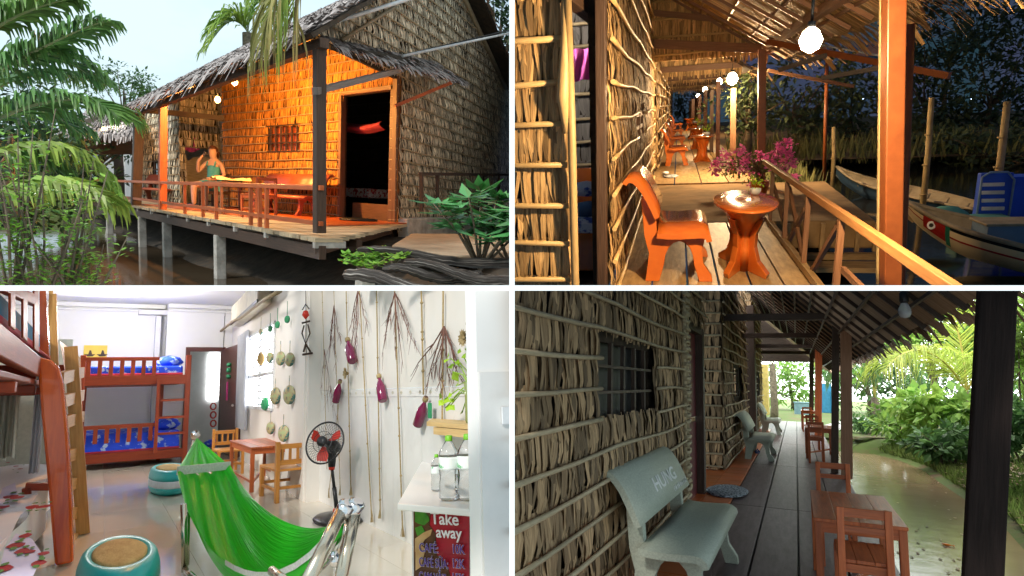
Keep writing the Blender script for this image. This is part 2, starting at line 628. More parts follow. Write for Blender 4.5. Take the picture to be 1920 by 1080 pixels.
M['black'] = mat('black', (0.012, 0.012, 0.013), rough=0.45, var=0)
M['white_paint'] = mat('white_paint', (0.86, 0.86, 0.86), (0.84, 0.84, 0.84), rough=0.6, var=0)
M['trunk'] = mat('trunk', (0.20, 0.16, 0.11), (0.09, 0.07, 0.05), rough=0.9, scale=8, var=0.2, bump=0.6)
M['rope'] = mat('rope', (0.42, 0.32, 0.16), (0.28, 0.2, 0.09), rough=0.9, scale=60, var=0.15)
class Flat:
    M = Matrix.Identity(4)
    R = Matrix.Identity(3)

# ================================================================== lower right: veranda by day
use(S4)
FL = -1.55
XW = -1.24
M['thatch_olive'] = mat('thatch_olive', (0.47, 0.315, 0.17), (0.21, 0.13, 0.062), rough=0.75, uv=True, stretch=(2, 30, 1), scale=2.0, var=0.6, bump=0.3)
M['bamboo_olive'] = mat('bamboo_olive', (0.52, 0.43, 0.27), (0.38, 0.30, 0.185), rough=0.6, uv=True, stretch=(3, 6, 1), scale=3, var=0.2, bump=0.1)
M['deck_dark'] = mat('deck_dark', (0.19, 0.135, 0.135), (0.095, 0.066, 0.068), rough=0.42, uv=True, stretch=(1.2, 8, 1), scale=2.2, var=0.2, bump=0.15, lo=0.3, hi=0.7)
M['orange_tile'] = mat('orange_tile', (0.78, 0.20, 0.05), (0.64, 0.145, 0.03), rough=0.3, scale=3, var=0.12)
M['maroon'] = mat('maroon', (0.16, 0.022, 0.028), rough=0.4, var=0.1, scale=4)
M['mat_rag'] = mat('mat_rag', (0.66, 0.72, 0.78), (0.03, 0.04, 0.055), rough=0.95, scale=38, var=0.3, lo=0.44, hi=0.56)
M['pond'] = mat('pond', (0.33, 0.23, 0.13), (0.24, 0.165, 0.09), rough=0.14, scale=0.45, var=0, bump=0.12, bscale=3.5, spec=0.10, hi=0.7)
M['grass_soil'] = mat('grass_soil', (0.11, 0.15, 0.04), (0.17, 0.115, 0.06), rough=0.95, scale=0.9, var=0, bump=0.5, bscale=6, c3=(0.11, 0.16, 0.04))
M['mud'] = mat('mud', (0.12, 0.095, 0.06), (0.06, 0.048, 0.03), rough=0.8, scale=3, var=0.1, bump=0.7)
M['grass_blade'] = mat('grass_blade', (0.14, 0.24, 0.045), (0.20, 0.24, 0.07), rough=0.7, var=0.5, scale=1.0, lucent=0.35)
M['leaf_bright'] = mat('leaf_bright', (0.20, 0.40, 0.09), (0.32, 0.44, 0.09), rough=0.45, var=0.5, scale=1.2, lucent=0.45)
M['leaf_mid'] = mat('leaf_mid', (0.07, 0.17, 0.055), (0.12, 0.22, 0.06), rough=0.5, var=0.55, scale=1.2, lucent=0.35)
M['leaf_dark'] = mat('leaf_dark', (0.025, 0.07, 0.03), (0.045, 0.10, 0.035), rough=0.5, var=0.55, scale=1.2, lucent=0.25)
M['palm_bright'] = mat('palm_bright', (0.34, 0.46, 0.08), (0.44, 0.48, 0.10), rough=0.4, var=0.45, scale=1.0, lucent=0.5)
M['palm_rib'] = mat('palm_rib', (0.50, 0.42, 0.10), (0.42, 0.36, 0.10), rough=0.5, var=0.1)
M['bulb_glass'] = mat('bulb_glass', (0.85, 0.87, 0.9), rough=0.15, var=0, trans=0.5)
M['daylight'] = mat('daylight', (0.86, 0.95, 1.0), (1, 1, 1), scale=0.05, var=0, emit=2.5, rough=1)
M['blue_paint'] = mat('blue_paint', (0.05, 0.28, 0.52), rough=0.6, var=0.1)
M['yellow_paint'] = mat('yellow_paint', (0.62, 0.45, 0.14), rough=0.7, var=0.1)
M['pale_path'] = mat('pale_path', (0.6, 0.58, 0.55), rough=0.9, var=0.05, bump=0.2)
M['tank_blue'] = mat('tank_blue', (0.22, 0.36, 0.44), (0.16, 0.28, 0.36), rough=0.6, var=0.05)
M['koi'] = mat('koi', (0.8, 0.22, 0.03), rough=0.4, var=0.1)
M['slipper'] = mat('slipper', (0.03, 0.06, 0.25), rough=0.6, var=0.2)
M['lettering_pale'] = mat('lettering_pale', (0.9, 0.92, 0.88), rough=0.7, var=0)

# ---- sky, ground, water
S_keep = S
S = Flat()
mb = MB()
mb.quad(V((2.0, 15, -0.035)), V((75, 15, -0.035)), V((75, 75, -0.035)), V((2.0, 75, -0.035)))  # flat glowing sheet added overhead to light the garden as its sky
mb.quad(V((0.5, 75, -0.035)), V((75, 75, -0.035)), V((75, 75, -16)), V((0.5, 75, -16)))
obj('sky', mb, 'daylight', kind='structure')
S = S_keep

bank = [at(1585, 846, z=-1.98), at(1640, 850, z=-1.98), at(1690, 862, z=-1.98), at(1735, 880, z=-1.98), at(1770, 905, z=-1.98), at(1815, 935, z=-1.98), at(1870, 962, z=-1.98), at(1905, 1002, z=-1.98), at(1960, 1060, z=-1.98)]
bank = [V((-0.5, 24.5, -1.98))] + bank + [V((3.4, 5, -1.98)), V((3.6, 1, -1.98))]
mb = MB()
mb.quad(V((0.2, 1, -2.0)), V((12, 1, -2.0)), V((12, 30, -2.0)), V((0.2, 30, -2.0)))
obj('pond_water', mb, 'pond', kind='structure')
mb = MB()
def bank_z(x, y, d):
    return -1.95 + 0.30 * min(1, d / 1.3) + 0.05 * math.sin(x * 2.1) * math.sin(y * 1.3)
pts = []
for a, b in zip(bank, bank[1:]):
    for i in range(4):
        pts.append(a.lerp(b, i / 4))
pts.append(bank[-1])
rows = []
for j, d in enumerate((-0.5, 0.0, 0.25, 0.6, 1.3, 3, 7, 16, 45)):
    row = []
    for i, p in enumerate(pts):
        a, b = pts[max(0, i - 1)], pts[min(len(pts) - 1, i + 1)]
        t = (b - a).normalized()
        nrm = V((-t.y, t.x, 0))
        if nrm.x < 0 and nrm.y < 0: nrm = -nrm
        if j >= 6: nrm = (nrm + V((0.5, 0.9, 0)) * 2).normalized()
        q = p + nrm * d
        q.z = -2.12 if d < 0 else (-1.985 if d == 0 else bank_z(q.x, q.y, d) + U(-.03, .03))
        row.append(mb.add(q))
    rows.append(row)
for a, b in zip(rows, rows[1:]):
    for i in range(len(a) - 1):
        mb.face((a[i], a[i + 1], b[i + 1], b[i]), 0, 0.5, True)
obj('garden_ground', mb, 'grass_soil', kind='structure')
gp = [p for p in pts]
mb = MB()
k = mb.add(*[V((x, y, -1.72)) for x, y in ((-12, 24), (60, 24), (60, 90), (-30, 90))])
mb.face((k, k + 1, k + 2, k + 3))
obj('far_ground', mb, 'grass_soil', kind='structure')

mb = MB()      # grass on the bank
for _ in range(15000):
    i = rnd.randrange(8, len(gp) - 6)
    p = gp[i].lerp(gp[i + 1], U(0, 1))
    a, b = gp[i], gp[i + 1]
    t = (b - a).normalized()
    nrm = V((-t.y, t.x, 0))
    if nrm.x < 0 and nrm.y < 0: nrm = -nrm
    d = abs(rnd.gauss(0, 1.0)) + 0.1
    q = p + nrm * d
    q.z = bank_z(q.x, q.y, d) - 0.02
    h = U(0.06, 0.2) * (1.3 if d < 1 else 1)
    mb.leaf(q, V((U(-.6, .6), U(-.6, .6), 1)), V((U(-1, 1), U(-1, 1), 0.1)), h, U(.02, .045), 0)
tag(obj('grass', mb, 'grass_blade', kind='stuff'), 'short ragged grass along the bank of the brown pond')
mb = MB()
for _ in range(1500):
    i = rnd.randrange(10, len(gp) - 6)
    p = gp[i].lerp(gp[i + 1], U(0, 1))
    d = U(0.2, 2.5)
    q = p + V((0.8, 0.5, 0)) * d
    q.z = bank_z(q.x, q.y, d) + 0.04
    mb.leaf(q, V((U(-1, 1), U(-1, 1), 0.1)), V((0, 0, 1)), U(.1, .22), U(.06, .1), 0)
M['dry_leaf'] = mat('dry_leaf', (0.40, 0.25, 0.13), (0.5, 0.38, 0.25), rough=0.8, var=0.5, scale=1)
tag(obj('fallen_leaves', mb, 'dry_leaf', kind='stuff'), 'dry fallen leaves scattered on the pond bank')

mb = MB()
for _ in range(60):
    q = at(U(1620, 1830), U(865, 1075), z=-1.995)
    k = mb.add(*[q + V((U(.01, .03) * math.cos(a), U(.02, .06) * math.sin(a), 0.004)) for a in (0, 1.2, 2.4, 3.6, 4.9)])
    mb.face(tuple(k + i for i in range(5)), 0, U(0, 1))
tag(obj('floating_leaves', mb, 'dry_leaf', kind='stuff'), 'small leaves and specks floating on the brown pond')

# ---- veranda floor
mb = MB()
x0 = -0.83
xs = [x0, at(1402, 1080, z=FL).x, at(1497, 1047, z=FL).x, at(1540, 890, z=FL).x, 0.76]
y = 1.6
row = 0
ys = [1.2, 8.9, 13.5, 18.5, 24.0, 30.0]
for a, b in zip(xs, xs[1:]):
    for c, d in zip(ys, ys[1:]):
        mb.box(((a + b) / 2, (c + d) / 2, FL - 0.03), (b - a - 0.018, d - c - 0.012, 0.06))
tag(obj('deck_floor', mb, 'deck_dark', kind='structure', bevel=0.004))
mb = MB()
for i in range(70):
    for j in range(3):
        y = 1.4 + i * 0.42
        xa = -1.9 + j * 0.345
        if y > 24: break
        mb.box((xa + 0.2, y, FL + 0.0), (0.34, 0.412, 0.04))
obj('tile_floor', mb, 'orange_tile', kind='structure', bevel=0.003)
mb = MB()
mb.box((-0.35, 15, FL - 0.16), (2.0, 29, 0.12))
obj('deck_underside', mb, 'black', kind='structure')

# ---- the first thatched house
h1 = thing('thatched_house', 'long dim thatched house wall with a barred window behind the grey granite bench', 'house', (XW, 6, FL))
mb = MB()
Y0, YD, YE = 1.7, 7.97, 9.45
wa, wb = at(1116, 640, x=XW), at(1224, 655, x=XW)
za, zb = at(1118, 792, x=XW).z, wa.z + 0.02
win = (wa.y - Y0, wb.y - Y0, za, zb)
BZ = at(965, 581, x=XW).z
thatch_wall(mb, (XW, Y0, 0), (0, 1, 0), (1, 0, 0), YD - Y0 - 0.12, FL + 0.03, BZ + 0.21 * 6, course=0.205, step=0.030, w=0.078, holes=[win], r=0.0145, flare=0.018, curl=0.02)
mb.box((XW - 0.05, (YD + YE) / 2, 1.75), (0.1, YE - YD, 2.0), 2)
thatch_wall(mb, (XW, YD - 0.1, 0), (0, 1, 0), (1, 0, 0), YE - YD + 0.2, 0.72, BZ + 0.21 * 6, course=0.205, step=0.06, w=0.09, r=0.016)
obj('wall', mb, ['thatch_olive', 'bamboo_olive', 'backing'], h1, absolute=True)
mb = MB()
for i in range(5):
    yy = wa.y + (wb.y - wa.y) * (i + 0.5) / 5
    mb.beam((XW - 0.05, yy, za), (XW - 0.05, yy, zb), 0.05, 0.03)
for f in (0.35, 0.68):
    mb.beam((XW - 0.02, wa.y, za + (zb - za) * f), (XW - 0.02, wb.y, za + (zb - za) * f), 0.02, 0.022)
w_o = obj('window', mb, 'dark_wood', h1, absolute=True)
mb = MB()
mb.box((XW - 0.17, (wa.y + wb.y) / 2, (za + zb) / 2), (0.02, wb.y - wa.y + 0.6, zb - za + 0.4))  # black board behind the bars, stands in for the dark room
obj('window_board', mb, 'black', w_o, absolute=True)
mb = MB()      # wall end: bamboo corner post with lashings
mb.tube([(XW + 0.02, YD - 0.1, FL + 0.03), (XW + 0.03, YD - 0.12, 1.9)], 0.035, 8)
mb.tube([(XW + 0.03, YD - 0.3, FL + 0.03), (XW + 0.03, YD - 0.3, 1.9)], 0.028, 8)
for i in range(34):
    z = FL + 0.06 + i * 0.085
    mb.tube([(XW + 0.05, YD - 0.38, z), (XW + 0.07, YD - 0.2, z + U(-.02, .02)), (XW + 0.05, YD - 0.03, z + U(-.02, .02))], U(0.02, 0.034), 6)
obj('corner_post', mb, 'bamboo_olive', h1, absolute=True)
mb = MB()
mb.box((XW - 0.02, YD + 0.05, (FL + 0.75) / 2), (0.1, 0.1, 0.75 - FL))
mb.box((XW - 0.02, YE - 0.08, (FL + 0.75) / 2), (0.12, 0.16, 0.75 - FL))
mb.box((XW - 0.02, (YD + YE) / 2, 0.72), (0.1, YE - YD, 0.1))
obj('door_frame', mb, 'dark_wood', h1, absolute=True, bevel=0.006)
mb = MB()
mb.box((XW - 0.09, (YD + YE) / 2, (FL - 0.55) / 2), (0.05, YE - YD - 0.2, 1.0))
mb.box((XW - 0.09, (YD + YE) / 2, 0.1), (0.04, YE - YD - 0.2, 1.15))
obj('door', mb, 'maroon', h1, absolute=True)

# ---- houses further along the veranda
def row_house(y0, y1, lab, wy=None, step=0.07):
    h = thing('thatched_house', lab, 'house', (XW, (y0 + y1) / 2, FL), group='thatched houses along the veranda')
    mb = MB()
    hz = 2.75
    wy = wy or (y0 + 2.2, y0 + 4.6)
    thatch_wall(mb, (XW, y0, 0), (0, 1, 0), (1, 0, 0), y1 - y0, FL + 0.03, hz, course=0.21, step=step, w=0.11, holes=[(wy[0] - y0, wy[1] - y0, -0.3, 0.35)], r=0.017, flare=0.04)
    thatch_wall(mb, (XW - 1.6, y0 - 0.02, 0), (1, 0, 0), (0, -1, 0), 1.62, FL + 0.03, hz, course=0.21, step=0.045, w=0.06, r=0.016, flare=0.03)
    obj('wall', mb, ['thatch_olive', 'bamboo_olive', 'backing'], h, absolute=True)
    mb = MB()
    for i in range(4):
        yy = wy[0] + (wy[1] - wy[0]) * (i + 0.5) / 4
        mb.beam((XW - 0.04, yy, -0.3), (XW - 0.04, yy, 0.35), 0.05, 0.03)
    mb.box((XW - 0.2, (wy[0] + wy[1]) / 2, 0.02), (0.02, wy[1] - wy[0] + 0.2, 0.8))
    obj('window', mb, 'dark_wood', h, absolute=True)
    return h
row_house(11.95, 18.2, 'thatched house with dark corner facing the grey doormat, behind the second bench')
row_house(20.4, 26.5, 'farthest thatched house along the veranda behind the last bench', step=0.1)
mb = MB()
mb.box((XW + 0.05, 18.7, 0.3), (0.35, 0.6, 3.7))
tag(obj('brick_pier', mb, 'dark_wood', bevel=0.01), 'dark square pier between the two far thatched houses', 'pier')

M['post_brown'] = mat('post_brown', (0.34, 0.17, 0.09), (0.24, 0.11, 0.055), rough=0.5, var=0.15, bump=0.2, **WOODS)
M['near_black_wood'] = mat('near_black_wood', (0.022, 0.014, 0.012), (0.012, 0.008, 0.007), rough=0.85, spec=0.15, var=0.1, bump=0.25, **WOODS)
# ---- posts along the pond edge
def post(px0, px1, v0, v1, y, w, d, m, lab, base=None):
    a, b = at(px0, v0, y=y), at(px1, v1, y=y)
    if base is not None:
        b = b + (b - a) * ((base - b.z) / (b.z - a.z))
    mb = MB()
    mb.beam(b, a + (a - b) * 0.25, w, d, (0, 1, 0))
    return tag(obj('veranda_post', mb, m, bevel=0.008), lab, 'post', 'posts holding up the veranda roof')
post(1869, 1842, 545, 1080, 3.66, 0.150, 0.07, 'near_black_wood', 'thick black square post standing closest, right of the pond view', FL)
post(1586, 1588, 600, 895, 12.4, 0.175, 0.08, 'post_brown', 'pale brown square post just behind the wooden table', FL)
post(1567, 1565, 620, 891, 13.0, 0.12, 0.06, 'dark_wood', 'thin dark post directly left of the pale brown post', FL)
post(1535, 1534, 650, 812, 22.0, 0.2, 0.1, 'red_wood', 'reddish post near the far table and chairs', FL)
post(1522, 1521, 660, 800, 26.0, 0.15, 0.15, 'dark_wood', 'farthest slim dark post at the end of the veranda', FL)

# ---- roof over the veranda
XE, ZE, SLP = 1.2, 0.67, 0.92
rf = thing('veranda_roof', 'dark thatched veranda roof with a ragged eave hanging over the pond', 'roof', (0, 15, 1.2))
mb = MB()
zr = lambda x: ZE + (XE - x) * SLP
up = V((SLP, 0, 1)).normalized()
thatch_roof(mb, (XE, 1.5, ZE), (XE, 30, ZE), (-5.0, 30, zr(-5.0)), (-5.0, 1.5, zr(-5.0)), up, row=0.6, step=0.11, w=0.11, ln=0.7, fringe=0.08, lift=0.04)
rng = 0
while rng < 1300:      # ragged fringe seen from below
    yy = 1.6 + 25 * (rng / 1300)
    l2 = U(0.05, 0.24)
    p = V((XE - 0.1, yy + U(-.05, .05), zr(XE - 0.1) - 0.06))
    mb.ribbon([p, p + V((l2 * 0.6, U(-.03, .03), -l2 * 0.5)), p + V((l2, U(-.06, .06), -l2 * 0.85))], [0.05, 0.045, 0.008], V((0, 1, 0.2)), 0)
    rng += 1
M['thatch_brown'] = mat('thatch_brown', (0.46, 0.32, 0.23), (0.30, 0.20, 0.14), rough=0.85, uv=True, stretch=(2, 25, 1), scale=2.0, var=0.5)
M['under_thatch'] = mat('under_thatch', (0.42, 0.29, 0.19), (0.26, 0.17, 0.1), rough=0.9, scale=3, stretch=(1, 12, 1), var=0)
obj('thatch', mb, ['thatch_brown', 'under_thatch'], rf, absolute=True)
mb = MB()
for i in range(30):
    yy = 2.2 + i * 0.85
    mb.beam((XE - 0.02, yy, zr(XE - 0.02) - 0.09), (-2.6, yy, zr(-2.6) - 0.09), 0.05, 0.05, (0, 1, 0))
for i in range(14):
    x = XE - 0.22 - i * 0.24
    mb.beam((x, 1.6, zr(x) - 0.13), (x, 27, zr(x) - 0.13), 0.03, 0.03, (0, 0, 1))
obj('rafter', mb, 'dark_wood', rf, absolute=True)
mb = MB()
BZ4 = at(1590, 592, y=12.4).z
for yy, w in ((12.3, 0.12), (17.0, 0.12), (21.8, 0.12), (26, 0.12)):
    mb.beam((-1.6, yy, BZ4 - 0.02), (0.98, yy, BZ4 - 0.02), 0.14, w, (0, 0, 1))
mb.beam((0.78, 1.6, BZ4 + 0.08), (0.78, 27, BZ4 + 0.08), 0.12, 0.1, (0, 0, 1))
obj('tie_beam', mb, 'dark_wood', rf, absolute=True, bevel=0.006)
mb = MB()
mb.box((-1, 30.2, 2.4), (8.0, 0.2, 2.8))
obj('end_gable', mb, 'dark_wood', rf, absolute=True)

b = at(1696, 578, y=6.2)
bl = thing('light_bulb', 'unlit glass bulb hanging under the veranda eave', 'light bulb', b)
mb = MB()
mb.lathe([(0.004, -0.085), (0.035, -0.075), (0.05, -0.045), (0.05, -0.015), (0.032, 0.03), (0.022, 0.05)], (0, 0, 0), 14)
obj('glass', mb, 'bulb_glass', bl)
mb = MB()
mb.lathe([(0.026, 0.045), (0.036, 0.06), (0.034, 0.13), (0.015, 0.15)], (0, 0, 0), 14)
mb.tube([(0, 0, 0.14), (0, 0, 0.4)], 0.008, 6)
obj('socket', mb, 'black', bl)

# ---- granite bench
def bench_parts(root, L, m, depth=0.42, hs=0.45, hb=0.92, legs=True):
    """length along +y, back towards -x"""
    lean = 0.17
    b0, b1 = hs + 0.13, hb
    def slab(line, th):
        # a bent slab: centre line (x, z), thickness th, smooth top and underside
        n = len(line)
        up_, lo_ = [], []
        for i, p in enumerate(line):
            a, b = line[max(0, i - 1)], line[min(n - 1, i + 1)]
            d = math.hypot(b[0] - a[0], b[1] - a[1])
            nx, nz = -(b[1] - a[1]) / d, (b[0] - a[0]) / d
            up_.append((p[0] + nx * th / 2, p[1] + nz * th / 2))
            lo_.append((p[0] - nx * th / 2, p[1] - nz * th / 2))
        mb = MB()
        ring = up_ + lo_[::-1]
        a = mb.add(*[V((x, -L / 2, z)) for x, z in ring])
        b = mb.add(*[V((x, L / 2, z)) for x, z in ring])
        k = len(ring)
        for i in range(k):
            j = (i + 1) % k
            mb.face((a + i, a + j, b + j, b + i), 0, 0.5, i not in (n - 1, k - 1))
        for i in range(n - 1):
            mb.face((a + i, a + k - 1 - i, a + k - 2 - i, a + i + 1), 0, 0.5)
            mb.face((b + i + 1, b + k - 2 - i, b + k - 1 - i, b + i), 0, 0.5)
        return mb
    obj('seat', slab([(0.0, hs - 0.02), (0.08, hs - 0.028), (0.18, hs - 0.03), (0.28, hs - 0.024), (depth - 0.07, hs - 0.02), (depth - 0.03, hs - 0.024), (depth, hs - 0.045), (depth + 0.008, hs - 0.075)], 0.045), m, root)
    obj('backrest', slab([(0.0, b0), (-lean * 0.3, b0 + (b1 - b0) * 0.33), (-lean * 0.65, b0 + (b1 - b0) * 0.66), (-lean * 0.92, b1 - 0.055), (-lean - 0.02, b1 - 0.025), (-lean - 0.05, b1 - 0.015), (-lean - 0.085, b1 - 0.022), (-lean - 0.10, b1 - 0.05)], 0.042), m, root)
    for s in (-1, 1):
        mb = MB()
        yy = s * (L / 2 - 0.12 * L) - 0.04
        out = [(-0.10, 0), (0.02, 0)]
        for i in range(9):       # arch
            a = PI - PI * i / 8
            out.append((0.185 + 0.125 * math.cos(a), 0.05 + (hs - 0.14) * (0.35 + 0.65 * math.sin(a)) if 0 < i < 8 else 0.05 + (hs - 0.14) * 0.35))
        out += [(0.36, 0), (0.47, 0), (0.46, 0.06), (0.39, 0.16), (0.375, 0.28), (0.40, hs - 0.055), (0.0, hs - 0.05), (-0.02, b0 + 0.08), (-0.06, b0 + 0.17), (-0.14, b0 + 0.17), (-0.11, hs - 0.05), (-0.07, 0.25)]
        mb.prism(out, (0, yy, 0), (1, 0, 0), (0, 0, 1), (0, 0.08, 0))
        obj('leg', mb, m, root, bevel=0.006)

bx = -0.98
be = thing('granite_bench', 'nearest pale grey granite bench with lettering on its backrest', 'bench', (bx, 5.3, FL), rz=math.radians(-0.5), group='granite benches along the veranda')
bench_parts(be, 1.98, 'granite')
c = LOC[be.name][0]
hs, hb, lean = 0.45, 0.92, 0.17
ex = V((0, 1, 0)); ey = V((-lean, 0, hb - hs - 0.13)).normalized()
def bk(z): return V((-lean * (z - hs - 0.13) / (hb - hs - 0.13) + 0.030, 0, z))
text(be, 'lettering', 'HUNG', c + bk(0.70) + V((0, -0.25, 0)), ex, ey, 0.15, 'lettering_pale', 0.002, 2.0).data.offset = 0.003
text(be, 'lettering', 'CƠ SỞ ĐÁ MÀI', c + bk(0.625) + V((0, 0.32, 0)), ex, ey, 0.05, 'lettering_pale', 0.002, 1.8)
b2 = thing('granite_bench', 'middle grey granite bench standing on the tiles past the doormat', 'bench', (bx + 0.06, 14.9, FL), group='granite benches along the veranda')
bench_parts(b2, 2.1, 'granite')
dup(b2, (bx + 0.04, 22.3, FL), 0, 'farthest grey granite bench at the end of the veranda wall')

p = at(1355, 921, z=FL + 0.02)
mb = MB()
mb.lathe([(0.27, 0), (0.285, 0.012), (0.25, 0.028), (0.1, 0.03)], (p.x + 0.06, p.y, FL + 0.022), 40, 1, 2.0)
tag(obj('doormat', mb, 'mat_rag'), 'oval blue and grey rag doormat lying on the orange tiles', 'doormat')
for k, (u, v) in enumerate(((1404, 842), (1420, 848))):
    p = at(u, v, z=FL + 0.03)
    mb = MB()
    mb.prism([(0.05 * math.cos(a) * (1 + 0.15 * math.sin(a)), 0.24 * math.sin(a)) for a in [2 * PI * i / 14 for i in range(14)]], (p.x, p.y, FL + 0.022), (1, 0, 0), (0, 1, 0), (0, 0, 0.025))
    mb.tube([(p.x - 0.05, p.y, FL + 0.04), (p.x, p.y + 0.08, FL + 0.09), (p.x + 0.05, p.y, FL + 0.04)], 0.015, 6)
    tag(obj('slipper', mb, 'slipper'), ('blue slipper closer to the wall under the middle bench', 'blue slipper closer to the deck under the middle bench')[k], 'slipper', 'slippers under the middle bench')

# ---- low wooden tables and chairs
def make_table(root, w, d, h, m):
    mb = MB()
    n = 4
    for i in range(n):
        mb.box((-w / 2 + w * (i + 0.5) / n, 0, h - 0.012), (w / n - 0.002, d, 0.024))
    obj('tabletop', mb, m, root, bevel=0.003)
    mb = MB()
    for s in (-1, 1):
        mb.box((0, s * (d / 2 - 0.04), h - 0.06), (w - 0.08, 0.025, 0.07))
        mb.box((s * (w / 2 - 0.035), 0, h - 0.06), (0.025, d - 0.1, 0.07))
        mb.box((s * (w / 2 - 0.035), 0, 0.12), (0.02, d - 0.1, 0.03))
    mb.beam((-w / 2 + 0.04, -d / 2 + 0.06, 0.12), (w / 2 - 0.04, d / 2 - 0.06, 0.12), 0.02, 0.03)
    obj('frame', mb, m, root)
    for sx in (-1, 1):
        for sy in (-1, 1):
            mb = MB()
            mb.box((sx * (w / 2 - 0.03), sy * (d / 2 - 0.05), (h - 0.026) / 2), (0.05, 0.055, h - 0.026))
            obj('leg', mb, m, root, bevel=0.004)

def make_chair(root, w, d, hs, hb, m):
    """back at -y, facing +y"""
    mb = MB()
    for i in range(3):
        mb.box((-w / 2 + w * (i + 0.5) / 3, 0.01, hs - 0.012), (w / 3 - 0.002, d - 0.03, 0.022))
    mb.box((0, -d / 2 + 0.03, hs - 0.05), (w - 0.06, 0.02, 0.05))
    mb.box((0, d / 2 - 0.03, hs - 0.05), (w - 0.06, 0.02, 0.05))
    for s in (-1, 1):
        mb.box((s * (w / 2 - 0.02), 0, hs - 0.05), (0.018, d - 0.06, 0.05))
        mb.box((s * (w / 2 - 0.02), 0, hs * 0.4), (0.016, d - 0.06, 0.03))
    obj('seat', mb, m, root, bevel=0.003)
    mb = MB()
    mb.box((0, -d / 2 + 0.012, hb - 0.03), (w - 0.06, 0.02, 0.055))
    mb.box((0, -d / 2 + 0.012, hs + (hb - hs) * 0.58), (w - 0.06, 0.018, 0.04))
    obj('backrest', mb, m, root, bevel=0.003)
    for sx in (-1, 1):
        mb = MB()
        mb.box((sx * (w / 2 - 0.018), -d / 2 + 0.015, hb / 2), (0.04, 0.042, hb))
        obj('leg', mb, m, root, bevel=0.003)
        mb = MB()
        mb.box((sx * (w / 2 - 0.018), d / 2 - 0.015, (hs - 0.025) / 2), (0.04, 0.042, hs - 0.025))
        obj('leg', mb, m, root, bevel=0.003)

tb = thing('wooden_table', 'nearest low red brown wooden table beside the pond', 'table', (0.36, 5.60, FL), group='wooden tables along the veranda')
make_table(tb, 0.56, 1.28, 0.65, 'red_wood')
g_ch = 'low wooden chairs along the veranda'
ch = thing('wooden_chair', 'nearest low wooden chair, seen from behind at the front of the table', 'chair', (0.345, 4.72, FL), group=g_ch)
make_chair(ch, 0.29, 0.56, 0.52, 0.825, 'red_wood')
dup(ch, (0.29, 6.62, FL), PI, 'low wooden chair facing us across the nearest table')
dup(tb, (0.42, 15.8, FL), 0, 'second low wooden table beside the pale brown post')
dup(ch, (0.33, 14.6, FL), 0, 'low wooden chair in front of the second table')
dup(ch, (0.33, 17.2, FL), PI, 'low wooden chair behind the second table')
dup(tb, (0.40, 25.6, FL), 0, 'farthest low wooden table at the end of the veranda')
dup(ch, (0.30, 24.0, FL), 0, 'farthest low wooden chair at the end of the veranda')

# ---- the garden beyond the pond
mb = MB()
p = at(1775, 1021, z=-1.985)
mb.lathe([(0.005, -0.06), (0.02, -0.04), (0.03, 0.0), (0.022, 0.035), (0.006, 0.055), (0.02, 0.085)], p, 10, 1, 0.5, axis=(0.9, -0.45, 0.0))
tag(obj('fish', mb, 'koi'), 'orange fish at the surface of the brown pond', 'fish')

def bush(name, lab, u, v, y, rad, n, size, m, aspect=0.55, group=None, clumps=16, ground=-1.72):
    c = at(u, v, y=y)
    t = thing(name, lab, 'bush', (c.x, c.y, ground), group=group)
    mb = MB()
    leaf_mass(mb, (0, 0, c.z - ground), rad, n, size, aspect, clumps)
    mt = MB()
    for i in range(5):
        mt.tube([(U(-.15, .15), U(-.1, .1), -0.05), (U(-.4, .4), U(-.2, .2), (c.z - ground) * 0.6), (U(-.8, .8) * rad[0], U(-.5, .5) * rad[1], c.z - ground + rad[2] * 0.5)], [0.035, 0.025, 0.008], 5)
    obj('stem', mt, 'trunk', t)
    obj('foliage', mb, m, t)
    return t
bush('shrub', 'big leaved bright green shrub behind the grassy bank, left of the thick post', 1790, 778, 21, (1.25, 1.0, 0.75), 900, 0.30, 'leaf_bright', 0.62)
bush('shrub', 'bright green shrub with hanging leaves at the middle of the bank', 1690, 790, 23, (1.1, 0.9, 0.65), 800, 0.27, 'leaf_bright', 0.5)
bush('shrub', 'low dark green shrub at the foot of the bank behind the pale brown post', 1630, 800, 27, (0.9, 0.8, 0.55), 500, 0.22, 'leaf_mid', 0.4)
bush('shrub', 'low dense shrub at the water side of the bright shrub', 1775, 835, 18.5, (0.9, 0.8, 0.45), 600, 0.24, 'leaf_mid', 0.6)
bush('shrub', 'tall light green shrub right of the thick black post', 1905, 640, 20, (1.2, 1.0, 1.7), 1200, 0.28, 'leaf_bright', 0.5)
bush('shrub', 'grey green shrub right of the thick post by the water', 1905, 800, 19, (1.0, 0.8, 0.8), 700, 0.24, 'leaf_mid', 0.5)
def garden_palm(lab, foot, fr, ln, hang=0.3, m='palm_bright'):
    t = thing('palm_tree', lab, 'palm tree', foot)
    mt = MB()
    mt.tube([(0, 0, -0.2), (0.05, 0, 0.5), (0.0, 0, max(0.8, fr[0][0].z - foot[2]))], [0.22, 0.2, 0.16], 10)
    obj('trunk', mt, 'trunk', t)
    for pts in fr:
        mb = MB()
        frond(mb, pts, ln, 84, 0.7, 0.055, 0.04, hang=hang)
        obj('frond', mb, [m, 'palm_rib'], t, absolute=True)
Y = 26
f0 = at(1812, 735, y=Y)
